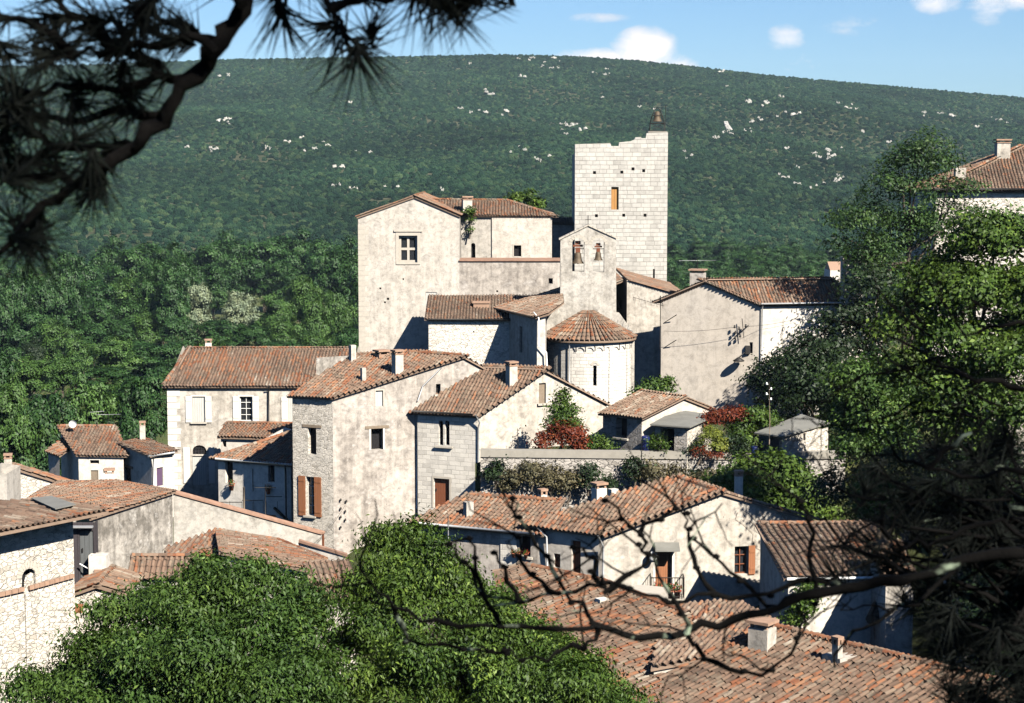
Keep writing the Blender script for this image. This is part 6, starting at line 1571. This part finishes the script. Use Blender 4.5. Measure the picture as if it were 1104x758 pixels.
# ------------------------------------------------------------------ trees
def valley_trees():
    rr = random.Random(12); protos = []
    shapes = [('oval', 1.0, 5.5, 7.0), ('round', 1.0, 6.2, 5.6), ('broad', 1.0, 7.0, 5.0), ('tall', 1.0, 4.4, 7.6)]
    def make(kind, mat, seed):
        rg = random.Random(seed); _, _, rx, rz = shapes[kind]; lb = []
        H = rz*1.15+1.2
        for i in range(13):
            a = rg.uniform(0, 6.28); f = rg.uniform(.15, .8); z = H+rg.uniform(-.62, .62)*rz
            k = math.sqrt(max(.1, 1-((z-H)/rz)**2))
            r = rg.uniform(.30, .46)*rx; lb.append((math.cos(a)*f*rx*k*.8, math.sin(a)*f*rx*k*.8, z, r, r*rg.uniform(.8, 1.1)))
        lb.append((0, 0, H, rx*.62, rz*.72))
        return tree('valley_tree', 'tree', 'tree', (0, 0, 0), lb, 15000, .46, mat, trunk_r=.3, seed=seed, clump=.75, fill=.05, per=45, spread=.30, sub=3, nrand=.35, group='trees in the valley'), H+rz*1.02, rx
    kinds = {}
    for key, (k, mat, sd) in {'far': (1, 'leaf_far', 61), 'far2': (2, 'leaf_far', 62), 'mid': (0, 'leaf_far', 63), 'light': (1, 'leaf_far_light', 64), 'tall': (3, 'leaf_far_light', 65), 'silver': (1, 'leaf_silver', 66), 'dark': (3, 'leaf_dark', 67)}.items():
        kinds[key] = make(k, mat, sd)
    used = set()
    L = []
    def put(px, py, w, kd, h=12.5):
        Y = (40-h)*F/(py-HY)
        for _ in range(3):
            zg = gz(P(px, py, Y).x, Y); Y = min(735, max(150, (-zg-h)*F/(py-HY)))
        L.append((px, py, w, Y, kd, h))
    # crest row of the far wood, then rows nearer and nearer
    row = [(-34, 292, 56), (8, 296, 52), (38, 292, 44), (66, 284, 48), (84, 272, 48), (110, 264, 54), (140, 264, 58), (166, 276, 46), (184, 288, 40), (198, 270, 46), (222, 260, 56), (252, 257, 58), (284, 256, 60), (314, 256, 58), (345, 260, 56), (372, 266, 50), (398, 270, 50)]
    for i, (x, y, w) in enumerate(row): put(x, y-1, w*1.35, ('far', 'far2')[i % 2], 21)
    y = 282; k = 0
    while y < 474:
        step = 30+(y-280)*.10; x = -36+(k % 2)*step*.5; top = 17 if y < 330 else 14
        while x < 400:
            jx, jy = x+rr.uniform(-6, 6), y+rr.uniform(-6, 6)
            field = 398 < jy < 446 and 150 < jx < 192
            hide = jx > 195 and jy > 372
            pale = abs(jx-237) < 48 and 290 < jy < 330
            if not (field or hide or pale):
                q = rr.random(); kd = 'dark' if q < .07 else ('far' if y < 300 else ('light' if q < .42 else ('tall' if q < .52 else 'mid')))
                put(jx, jy, step*rr.uniform(1.3, 1.95)*(.55 if kd == 'dark' else (.75 if kd == 'tall' else 1)), kd, rr.uniform(top-3, top))
            x += step
        y += 18+(y-280)*.065; k += 1
    put(213, 299, 48, 'silver', 17); put(258, 308, 52, 'silver', 15); put(385, 330, 34, 'silver', 11)
    y = 262; k = 0
    while y < 310:
        x = 700+(k % 2)*14
        while x < 1010:
            if y+k*0 > 266 or x < 900: put(x+rr.uniform(-5, 5), y+rr.uniform(-3, 3)+max(0, x-880)*.12, 44*rr.uniform(.9, 1.2), ('far', 'far2')[rr.randrange(2)], 12.5)
            x += 28
        y += 11; k += 1
    names = {'far': 'dark green rounded tree in the far tree line of the valley', 'far2': 'broad dark green tree in the far tree line of the valley', 'mid': 'mid green oval tree in the valley wood left of the village', 'light': 'light green rounded tree in the valley wood left of the village', 'tall': 'slender light green tree behind the long house roof', 'silver': 'silver leaved tree in the valley wood', 'dark': 'narrow dark conifer among the valley trees'}
    for (px, py, w, Y, kd, hh) in L:
        root, H, rx = kinds[kd]
        if kd in used: o = copy_tree(root)
        else: o = root; used.add(kd)
        p = P(px, py, Y); zg = gz(p.x, Y); h = max(6.0, p.z-zg); sxy = (w*.5*Y/F)/rx*1.08; sz = h/H
        if sz > sxy*1.7:  # tall gap: lift the ground of the crown instead of stretching
            sz = sxy*1.7; zg = p.z-H*sz
        o.location = (p.x, Y, zg); o.scale = (sxy, sxy, sz); o.rotation_euler = (0, 0, rr.uniform(0, 6.28))
        lab = names[kd]
        if kd in ('far', 'far2') and px > 690: lab = names[kd].replace('far tree line of the valley', 'wood behind the plaster house')
        if kd == 'silver': lab = {213: 'tall silver leaved tree, left one of the pale pair in the valley', 258: 'rounded silver leaved tree, right one of the pale pair in the valley', 385: 'silver leaved tree half hidden behind the castle wall'}[px]
        tag(o, lab, 'tree', {'far': 'far tree line', 'far2': 'far tree line broad', 'silver': 'silver leaved trees'}.get(kd, 'valley wood '+kd) + (' right' if px > 690 else ''))
    for kd in kinds:
        if kd not in used: kinds[kd][0].location = (-200, 500, -40)

def big_trees():
    # foreground chestnut, left
    Y = 47.0
    tree('foreground_tree', 'big dense green leafy tree filling the lower left foreground', 'tree', tuple(P(200, 880, Y)), [lobe(205, 668, 62, Y, .8), lobe(150, 700, 62, Y), lobe(262, 668, 62, Y, .85), lobe(306, 672, 52, Y, .85), lobe(105, 735, 55, Y-1), lobe(60, 760, 48, Y-1), lobe(215, 735, 80, Y-2), lobe(300, 740, 78, Y-2), lobe(180, 780, 90, Y-2.6), lobe(340, 760, 50, Y-1), lobe(270, 800, 90, Y-3), lobe(232, 640, 34, Y+.5), lobe(100, 800, 70, Y-2.5)],
         112000, .135, 'leaf_chestnut', trunk_r=.3, seed=70, clump=.40, droop=.6, aspect=.40, fill=.10, limbs=10, up=.25, per=70, spread=.30, sub=6)
    Y = 49.0
    tree('foreground_tree', 'lighter green leafy tree filling the bottom centre foreground, right of the bigger one', 'tree', tuple(P(500, 880, Y)), [lobe(432, 600, 36, Y+.5, .9), lobe(400, 640, 44, Y), lobe(465, 628, 44, Y), lobe(440, 680, 66, Y-1), lobe(510, 672, 50, Y), lobe(392, 700, 34, Y), lobe(556, 706, 50, Y), lobe(500, 740, 80, Y-2), lobe(600, 740, 56, Y-.5), lobe(650, 772, 48, Y-1), lobe(580, 790, 80, Y-2), lobe(430, 770, 90, Y-2.5), lobe(536, 650, 18, Y+.3), lobe(415, 588, 18, Y+.5), lobe(470, 596, 16, Y+.4)],
         100000, .14, 'leaf_bright', trunk_r=.28, seed=71, clump=.40, droop=.6, aspect=.38, fill=.10, limbs=10, up=.25, per=70, spread=.30, sub=6)
    # robinia, upper right: airy
    Y = 121.5
    tree('robinia', 'airy dark feathery tree standing tallest at the upper right, in front of the hill', 'tree', tuple(P(975, 520, Y)), [lobe(1000, 163, 26, Y, .7), lobe(975, 180, 24, Y, .7), lobe(1018, 178, 22, Y, .6), lobe(960, 205, 28, Y, .7), lobe(1005, 208, 34, Y, .8), lobe(1040, 205, 16, Y, .6), lobe(925, 238, 34, Y, .6), lobe(968, 246, 38, Y, .8), lobe(1010, 250, 34, Y), lobe(902, 262, 16, Y, .5), lobe(950, 285, 36, Y), lobe(990, 300, 40, Y), lobe(1045, 236, 20, Y-1, .6), lobe(1068, 246, 14, Y-1, .6), lobe(940, 275, 26, Y-1, .8), lobe(934, 300, 22, Y-2), lobe(945, 262, 20, Y-1, .7)],
         16000, .27, 'leaf_robinia', trunk_r=.28, seed=72, clump=.75, droop=.2, aspect=.42, fill=.4, limbs=18, spread=.30, per=45)
    Y = 76.0
    tree('chestnut_tree', 'big bright green chestnut tree at the right edge below the hilltop house', 'tree', tuple(P(1040, 560, Y)), [lobe(1065, 262, 34, Y, .9), lobe(1095, 268, 36, Y), lobe(1030, 290, 34, Y), lobe(1000, 318, 34, Y), lobe(1050, 320, 46, Y-1), lobe(1092, 330, 44, Y-1), lobe(985, 352, 34, Y), lobe(1020, 372, 44, Y-1), lobe(1075, 388, 50, Y-1.5), lobe(1000, 408, 38, Y-.5), lobe(1040, 430, 46, Y-1.5), lobe(1088, 450, 46, Y-1.5), lobe(1010, 455, 30, Y-.5), lobe(1130, 380, 60, Y-1), lobe(1050, 478, 36, Y-1)],
         52000, .21, 'leaf_bright', trunk_r=.35, seed=73, clump=.62, droop=.3, aspect=.6, fill=.10, limbs=12, per=85, spread=.30, sub=4)
    Y = 116.0
    tree('shade_tree', 'dark shaded tree spreading over the right half of the plaster house', 'tree', tuple(P(870, 520, Y+4)), [lobe(912, 345, 30, Y, .8), lobe(940, 320, 34, Y), lobe(888, 378, 32, Y), lobe(915, 395, 48, Y), lobe(955, 370, 46, Y), lobe(850, 402, 32, Y+2, .8), lobe(822, 412, 24, Y+4, .7), lobe(845, 432, 30, Y+3), lobe(880, 438, 42, Y+1), lobe(868, 405, 34, Y-3), lobe(880, 430, 36, Y-5), lobe(860, 430, 30, Y-4), lobe(930, 450, 52, Y), lobe(905, 500, 46, Y-2), lobe(955, 490, 50, Y-3)],
         30000, .28, 'leaf_dark', trunk_r=.3, seed=74, clump=.6, droop=.2, aspect=.5, fill=.2, limbs=14, per=45)
    Y = 104.5
    tree('shade_tree', 'dark tree standing between the flat roofed hut and the big chestnut tree', 'tree', tuple(P(925, 560, Y)), [lobe(918, 462, 30, Y+2), lobe(945, 440, 36, Y+2), lobe(925, 495, 38, Y), lobe(905, 525, 34, Y-1), lobe(955, 500, 44, Y), lobe(940, 540, 40, Y-2), lobe(985, 470, 44, Y+1)], 16000, .26, 'leaf_dark', trunk_r=.2, seed=79, clump=.6, droop=.2, fill=.2, limbs=10, per=45)
    Y = 94.0
    tree('shade_tree', 'leafy tree rising between the flat roofed hut and the chestnut at the right edge', 'tree', tuple(P(945, 560, Y)), [lobe(928, 425, 30, Y), lobe(950, 405, 30, Y+1), lobe(918, 455, 26, Y), lobe(945, 450, 34, Y-1), lobe(962, 480, 34, Y-1), lobe(925, 485, 28, Y-1), lobe(975, 430, 30, Y)], 18000, .24, 'leaf_chestnut', trunk_r=.18, seed=81, clump=.55, droop=.2, fill=.15, limbs=10, per=45, sub=3)
    Y = 70.0
    for i, (nm, lb, L, n, mat, sd) in enumerate([
        ('shade_tree', 'dark tree in deep shade on the bank under the chestnut tree', [(908, 535, 34, 14), (940, 530, 40, 14), (985, 510, 44, 13), (1040, 515, 50, 6), (1085, 520, 50, 3), (965, 565, 40, 13), (1015, 560, 44, 10), (1070, 570, 56, 2)], 20000, 'leaf_dark', 75),
        ('undergrowth', 'thick dark undergrowth on the shaded slope at the lower right', [(1072, 650, 50, -5), (1110, 620, 60, -4), (1060, 700, 40, -8), (1095, 700, 50, -9), (1110, 745, 40, -14)], 16000, 'leaf_dark', 76)]):
        tree(nm, lb, 'tree' if nm == 'shade_tree' else 'shrub', tuple(P(L[1][0], 660+i*60, Y)), [lobe(x, y, r, Y+dy) for x, y, r, dy in L], n, .2, mat, trunk_r=.2, seed=sd, clump=.45, droop=.2, fill=.2, limbs=10)
    tree('shrub', 'bright green shrub catching sun on the shaded bank above the orange roof patch', 'shrub', tuple(P(950, 575, 80)), [lobe(945, 528, 22, 80), lobe(968, 545, 18, 80), lobe(930, 552, 14, 80)], 3200, .2, 'leaf_chestnut', trunk_r=.08, seed=77, clump=.35, droop=.3, limbs=4)

def unseen_shade_trees():  # unseen trees, added to throw shade onto the lower right bank
    for i, (x, y, z, r, sd) in enumerate([(33, 56, -2.5, 5.5, 91), (40, 62, 0, 6, 92), (33, 46, 0, 5, 93)]):
        lb = [(x+r*.45*math.cos(a), y+r*.45*math.sin(a), z+dz, r*.6, r*.55) for a, dz in ((0, 0), (1.5, 1), (3, -1), (4.4, .5), (5.4, 2), (2.2, 2.6))]
        tree('shade_tree', ['oak on the slope just right of the picture, nearest the orange roof', 'large oak on the slope right of the picture, behind the other two', 'oak on the slope right of the picture, nearest the viewer'][i], 'tree', (x, y, gz(x, y)), lb, 7000, .45, 'leaf_dark', trunk_r=.3, seed=sd, clump=.9, per=45, limbs=6)

# ------------------------------------------------------------------ foreground pine
def pine():
    rr = random.Random(21); base = Vector((2.9, 4.6, gz(2.9, 4.6)))
    t = thing('pine_tree', 'near pine tree whose dark out of focus branches frame the view', 'pine tree', base)
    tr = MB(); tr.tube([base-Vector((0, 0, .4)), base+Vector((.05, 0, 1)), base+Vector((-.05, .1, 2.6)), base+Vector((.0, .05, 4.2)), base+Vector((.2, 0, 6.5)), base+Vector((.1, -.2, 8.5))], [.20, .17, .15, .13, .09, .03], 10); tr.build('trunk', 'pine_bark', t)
    br = MB(); nd = []      # branches, needle tufts (pos, dir)
    def branch(pts, r0, r1, tufts=0, seg=6):
        n = len(pts); P3 = []
        for i in range(n-1):
            a, b = pts[i], pts[i+1]
            for k in range(3): P3.append(a.lerp(b, k/3)+Vector((rr.gauss(0, .006), rr.gauss(0, .01), rr.gauss(0, .006)))*(1 if k else 0))
        P3.append(pts[-1]); m = len(P3); br.tube(P3, [(r0+(r1-r0)*i/(m-1))*rr.uniform(.76, 1.3) for i in range(m)], seg); return P3
    def px(l, Y): return [P(x, y, Y+(q[0] if q else 0)) for x, y, *q in l]
    # upper branch, coming in from above
    Y = 3.2
    top = base+Vector((-.0, .08, 4.6))
    U = px([(310, -160, .3), (285, -50, .1), (262, 10), (240, 45), (212, 82), (180, 120), (150, 155), (118, 178), (80, 200), (45, 220), (12, 262), (-30, 300)], Y)
    branch([top, top+Vector((-1.1, -.3, -.35)), top+Vector((-2.3, -.8, -1.3)), P(500, -420, 3.6)], .06, .04)
    branch([P(500, -420, 3.6), P(400, -300, 3.5)]+U[:1], .04, .032)
    branch(U, .021, .005)
    sub = [[(262, 5), (230, -20), (190, -30), (160, 5), (146, 32)], [(232, 55), (195, 42), (160, 50), (120, 55), (80, 62), (48, 60)], [(212, 85), (170, 80), (130, 98), (90, 92), (50, 100), (10, 95)], [(240, 45), (200, 30), (170, 20), (150, 8)], [(180, 122), (140, 118), (90, 130), (40, 125), (0, 135)],
           [(150, 155), (120, 160), (70, 160), (20, 175)], [(118, 178), (105, 192), (100, 205)], [(80, 200), (60, 185), (30, 190), (5, 180)], [(45, 220), (40, 240), (32, 262)], [(120, 55), (100, 30), (70, 10), (50, -10)], [(80, 62), (50, 35), (20, 20), (-10, 20)], [(60, 160), (30, 140), (10, 120)], [(170, 80), (150, 60), (130, 35)],
           [(285, -50), (330, -30), (355, 10), (372, 40)], [(355, 10), (400, -5), (440, -8), (485, 5)], [(330, -30), (300, -10), (305, 20)]]
    ends = []
    for s in sub: q = px(s, Y+rr.uniform(-.12, .12)); branch(q, .010, .004, seg=5); ends += [(q[-1], (q[-1]-q[-2]).normalized(), 1)]; ends += [(q[k], (q[k]-q[k-1]).normalized(), .8) for k in range(1, len(q)-1, 2)]
    extra = [(48, 58), (28, 70), (70, 55), (100, 205), (95, 180), (60, 130), (85, 112), (120, 120), (20, 110), (40, 150), (20, 190), (5, 215), (32, 258), (8, 285), (140, 105), (150, 60), (130, 80), (90, 65), (10, 60), (60, 90), (30, 120), (374, 48), (385, 62), (365, 55), (480, 8), (470, 0), (500, -5), (450, 0), (398, 35), (410, 0), (60, 20), (20, 25), (100, 20), (150, 20), (50, 170), (110, 150), (80, 150), (140, 140), (-5, 160), (-5, 240), (15, 240), (65, 205), (170, 30), (330, 20), (355, 25), (540, -10), (520, -22)]
    for x, y in extra[::2]+[(540, -8), (520, -18), (500, -2), (470, 0), (450, -4)]: ends.append((P(x, y, Y+rr.uniform(-.15, .15)), Vector((rr.uniform(-1, 1), rr.uniform(-.6, .6), rr.uniform(-1, .6))).normalized(), 1))
    nd += ends
    # right edge sprig
    # lower bare branch from the right
    Y = 4.0
    l0 = base+Vector((-.05, .05, 1.15))
    branch([l0, P(1250, 560, 4.4), P(1130, 590, 4.1)], .035, .022)
    M_px = [(1130, 590), (1040, 603), (985, 622), (930, 632), (880, 640), (840, 655), (790, 668), (740, 682), (690, 688), (645, 676), (600, 678), (540, 676), (470, 668), (425, 655), (400, 628), (388, 604)]; M = px(M_px, Y); branch(M, .0125, .003)
    subs = [[(930, 632), (880, 625), (830, 640), (770, 640), (720, 650), (680, 636), (650, 632), (600, 640), (560, 650), (520, 640), (500, 605), (482, 588)], [(650, 632), (640, 600), (620, 590)], [(600, 640), (572, 620), (560, 580)],
            [(690, 688), (640, 672), (615, 648), (590, 600), (560, 560), (552, 540)], [(650, 640), (675, 620), (700, 596), (690, 575), (672, 560), (655, 540)], [(690, 575), (712, 560), (728, 548)], [(680, 636), (650, 628), (640, 616)],
            [(645, 676), (630, 700), (600, 702), (560, 712), (545, 700)], [(740, 682), (760, 710), (800, 725), (830, 722), (860, 690), (880, 650)], [(740, 682), (735, 660), (705, 600), (690, 590)], [(840, 655), (800, 625), (770, 600), (745, 580)], [(770, 640), (750, 610), (742, 572), (738, 556)],
            [(880, 640), (872, 600), (870, 560), (864, 540)], [(425, 655), (440, 690), (500, 700), (545, 704)], [(540, 676), (520, 640), (512, 600), (508, 580)], [(560, 650), (545, 612), (535, 595)],
            [(1130, 510), (1060, 515), (1000, 505), (965, 490), (955, 470)], [(1000, 505), (1030, 480), (1060, 455), (1104, 440)], [(1130, 600), (1080, 560), (1040, 570), (1000, 590), (960, 580), (930, 560)], [(1104, 420), (1060, 410), (1030, 400), (1010, 385)], [(1130, 345), (1080, 352), (1040, 362)],
            [(960, 580), (950, 560), (955, 545)], [(1040, 603), (1000, 640), (960, 660), (920, 680), (900, 720)], [(985, 622), (950, 600), (915, 590), (890, 560)]]
    for s in subs: q = px(s, Y+rr.uniform(-.1, .25)); branch(q, .0066, .0025, seg=5)
    for s in subs[16:]: q = px(s, Y+.1)
    def twig(p, d, L, r, dep):
        pts = [p]; q = p.copy(); dd = d.copy()
        for k in range(4):
            dd = (dd+Vector((rr.gauss(0, .28), rr.gauss(0, .15), rr.gauss(0, .28)))).normalized(); q = q+dd*L/4; pts.append(q.copy())
            if dep and rr.random() < .55: twig(q.copy(), (dd+Vector((rr.gauss(0, .8), rr.gauss(0, .3), rr.gauss(0, .8)))).normalized(), L*rr.uniform(.4, .7), r*.65, dep-1)
        br.tube(pts, [r, r*.85, r*.7, r*.6, r*.45], 5)
    for s in [M_px]+subs:
        for x, y in s[1:]:
            if rr.random() < .42: twig(P(x, y, Y+.05), Vector((rr.uniform(-1, .2), rr.uniform(-.2, .3), rr.uniform(-.5, 1))).normalized(), rr.uniform(.07, .20), .0030, 1)
    for k in range(16): twig(P(rr.uniform(940, 1110), rr.uniform(330, 560), Y+.2), Vector((-1, 0, rr.uniform(-.3, .6))).normalized(), rr.uniform(.1, .26), .0036, 2)
    # knots on the bare twigs
    for s in subs[:16]:
        for x, y in s[1:]: p = P(x+rr.uniform(-3, 3), y+rr.uniform(-3, 3), Y+.05); br.lathe(p-Vector((0, 0, .006)), [(0, 0), (.008, .003), (.009, .009), (0, .014)], 6)
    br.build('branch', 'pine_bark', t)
    # dry orange needles on a dead twig
    dn = [(P(955, 585, 4.1), Vector((-.5, 0, .7)).normalized(), .7), (P(950, 580, 4.1), Vector((.2, 0, .8)).normalized(), .6)]
    # dense needles at the lower right
    dr = []
    for i in range(165):
        x = rr.uniform(900, 1140); y = rr.uniform(470, 770)
        if x < 1015 and y > 690 or (860 < x < 975 and 622 < y < 705) or (1035 < x and 618 < y < 655) or (x < 960 and 560 < y < 620 and rr.random() < .6): continue
        if x < 900+(y-640)*.6 and y > 640: continue
        if x < 985 and y < 560 and rr.random() < .75: continue
        if y < 560 and rr.random() < .45: continue
        dr.append((P(x, y, rr.uniform(4.2, 5.4)), Vector((rr.uniform(-1, .3), rr.uniform(-.5, .5), rr.uniform(-.6, .8))).normalized(), 1.15))
    for p, d, s in dr[::2]: br2 = None
    nd += dr
    tw = MB(); hub = [P(1200, 640, 4.6), P(1180, 560, 4.6), P(1180, 720, 4.6)]
    for p, d, s in dr: h = rr.choice(hub); tw.tube([h, h.lerp(p, .5)+Vector((0, 0, rr.uniform(-.05, .08))), p], [.012, .007, .003], 4, False)
    tw.build('twig', 'pine_bark', t)
    # unseen crown above and behind the viewer, added to shade the near branches
    cr = []
    for i in range(1000):
        a = rr.uniform(0, 6.28); rad = 3.6*math.sqrt(rr.random()); z = rr.uniform(3.0, 8.2); k = 1-max(0, (z-4)/5.5)*.7
        p = Vector((base.x-1.5+math.cos(a)*rad*k, base.y-3.4+math.sin(a)*rad*k, base.z+z+1.3))
        cr.append((p, Vector((math.cos(a), math.sin(a), .6)).normalized(), 1.9))
    cb = MB()
    for p, d, s in cr[::7]: h = base+Vector((0, 0, p.z-base.z-.4)); cb.tube([h, h.lerp(p, .6)+Vector((0, 0, .1)), p], [.03, .018, .006], 4, False)
    cb.build('crown_limbs', 'pine_bark', t)
    def needles(lst, nm, per, L, w, mat):
        V = []; Fc = []; 
        for p, d, s in lst:
            a = d.cross(Vector((.3, .2, .9))).normalized(); b = d.cross(a)
            for i in range(per):
                f = rr.uniform(-.35, .06)*s; th = rr.uniform(0, 6.28); sp = rr.uniform(.35, 1.35); dv = (d*math.cos(sp)+(a*math.cos(th)+b*math.sin(th))*math.sin(sp)).normalized()
                o = p+d*f*L*.9; ln = L*s*rr.uniform(.7, 1.1); e = o+dv*ln+Vector((0, 0, -.06*ln)); sd = dv.cross(Vector((rr.gauss(0, 1), rr.gauss(0, 1), rr.gauss(0, 1)))).normalized()*w*s**.5; s2 = dv.cross(sd).normalized()*w
                k = len(V); V += [o+sd, o-sd*.5+s2, o-sd*.5-s2, e]; Fc += [(k, k+1, k+3), (k+1, k+2, k+3), (k+2, k, k+3)]
        o = mesh_obj(nm, V, Fc, mat, t)
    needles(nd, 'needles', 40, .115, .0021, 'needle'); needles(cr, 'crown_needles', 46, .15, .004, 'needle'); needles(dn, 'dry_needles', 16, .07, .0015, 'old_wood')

# ------------------------------------------------------------------ light, air, camera
def world():
    w = bpy.data.worlds.new('World'); SC.world = w; w.use_nodes = True; nt = w.node_tree; nt.nodes.clear()
    class S(NT):
        def __init__(s): s.t = nt
    s = S(); out = s.n('ShaderNodeOutputWorld'); bg = s.n('ShaderNodeBackground', Strength=SKY_STRENGTH); s.l(bg.outputs[0], out.inputs[0])
    sky = s.n('ShaderNodeTexSky'); sky.sky_type = 'NISHITA'; sky.sun_disc = False; sky.sun_elevation = math.radians(SUN_EL); sky.sun_rotation = math.radians(180-SUN_AZ); sky.altitude = 200; sky.air_density = 1.0; sky.dust_density = .25; sky.ozone_density = 2.0
    tc = s.n('ShaderNodeTexCoord'); sx = s.n('ShaderNodeSeparateXYZ'); s.l(tc.outputs['Generated'], sx.inputs[0])
    yy = s.math('MAXIMUM', sx.outputs[1], .05)
    az = s.math('DIVIDE', sx.outputs[0], yy); el = s.math('DIVIDE', sx.outputs[2], yy)
    cv = s.n('ShaderNodeCombineXYZ'); s.l(az, cv.inputs[0]); s.l(el, cv.inputs[1])
    nz = s.noise(s.mapping(cv.outputs[0], (1, 1.6, 1)), 26, 7, .66, .3)
    total = None
    for px, py, wx, hy, k in ((695, 58, 42, 30, 1.0), (640, 64, 60, 12, .75), (728, 74, 26, 20, .7), (845, 44, 26, 17, .62), (862, 66, 30, 18, .35), (1000, 6, 36, 14, .75), (1060, 10, 28, 22, .7), (1100, -2, 46, 24, .8), (640, 22, 40, 6, .25), (930, 30, 60, 12, .2)):
        a0 = (px-CX)/F; e0 = (HY-py)/F
        q = s.math('ADD', s.math('POWER', s.math('ABSOLUTE', s.math('DIVIDE', s.math('SUBTRACT', az, a0), wx/F)), 2.0), s.math('POWER', s.math('ABSOLUTE', s.math('DIVIDE', s.math('SUBTRACT', el, e0), hy/F)), 2.0))
        v = s.math('MULTIPLY', s.math('MAXIMUM', s.math('SUBTRACT', 1.0, q), 0), k)
        total = v if total is None else s.math('MAXIMUM', total, v)
    # scattered fair weather cloud away from the view
    sc = s.ramp(s.noise(s.mapping(tc.outputs['Generated'], (1, 1, 2.5)), 3.2, 6, .6, .3), [(.55, 0), (.72, .6)])
    d = s.math('ADD', total, s.math('MULTIPLY', s.math('SUBTRACT', nz, .5), 2.3)); m = s.ramp(d, [(.10, 0.0), (.80, .90)])
    m = s.math('MULTIPLY', m, s.ramp(total, [(0, 0), (.12, 1)]))
    warm = s.ramp(total, [(0, CLOUD_LO), (.8, CLOUD_HI)])
    tint = s.mix(1.0, sky.outputs[0], SKY_TINT, 'MULTIPLY')
    s.l(s.mix(m, tint, warm), bg.inputs[0])

def light_camera():
    L = bpy.data.lights.new('sun', 'SUN'); L.energy = SUN_E; L.angle = math.radians(.5); L.color = (1.0, .945, .85)
    o = bpy.data.objects.new('sun', L); COL.objects.link(o)
    e, a = math.radians(SUN_EL), math.radians(SUN_AZ)
    d = Vector((-math.sin(a)*math.cos(e), math.cos(a)*math.cos(e), -math.sin(e)))
    o.rotation_euler = d.to_track_quat('-Z', 'Y').to_euler(); o.location = (40, -40, 60)
    c = bpy.data.cameras.new('camera'); co = bpy.data.objects.new('camera', c); COL.objects.link(co)
    c.sensor_width = 36; c.lens = 36*F/1104; c.clip_start = .1; c.clip_end = 20000
    co.rotation_euler = (math.radians(90)-PITCH, 0, 0); SC.camera = co
    c.dof.use_dof = True; c.dof.focus_distance = 110; c.dof.aperture_fstop = 10.5
    vs = SC.view_settings; vs.view_transform = 'Standard'; vs.look = 'None'; vs.exposure = EXPO; vs.gamma = 1; vs.use_curve_mapping = False
    cy = SC.cycles; cy.max_bounces = 5; cy.diffuse_bounces = 0; cy.glossy_bounces = 2; cy.transmission_bounces = 3; cy.volume_bounces = 0; cy.transparent_max_bounces = 4; cy.use_denoising = True; cy.caustics_reflective = False; cy.caustics_refractive = False

def haze():
    m = bpy.data.materials.new('air'); m.use_nodes = True; nt = m.node_tree; nt.nodes.clear(); out = nt.nodes.new('ShaderNodeOutputMaterial'); v = nt.nodes.new('ShaderNodeVolumePrincipled')
    v.inputs['Color'].default_value = (.62, .80, 1, 1); v.inputs['Density'].default_value = HAZE; v.inputs['Anisotropy'].default_value = .0; nt.links.new(v.outputs[0], out.inputs['Volume'])
    mb = MB(); x0, x1, y0, y1, z0, z1 = -5400, 5400, -5700, 5800, -142, 330
    b = [(x0, y0, z0), (x1, y0, z0), (x1, y1, z0), (x0, y1, z0)]; mb.hexa([Vector(p) for p in b]+[Vector((p[0], p[1], z1)) for p in b])
    o = mb.build('haze', None, None); o.data.materials.append(m); tag(o, 'thin blue summer haze over the valley', kind='stuff')

SUN_EL, SUN_AZ, SUN_E = 39, 36, 5.0
SKY_STRENGTH = .05; EXPO = 1.38; HAZE = .000045
CLOUD_LO = (6.5, 6.4, 6.6); CLOUD_HI = (10.2, 9.2, 8.6); SKY_TINT = (.47, .67, .93)
make_mats()
build_ground(); build_forest(); build_rocks()
castle(); tower(); church(); long_house(); house_a(); house_b(); right_house(); garden()
left_houses(); annex(); lower_roofs(); front_ruin(); balcony_house(); right_roof_house(); front_roofs(); top_right_house(); far_bits(); cables()
valley_trees(); big_trees(); unseen_shade_trees(); pine()
world(); light_camera()
if HAZE > 0: haze()
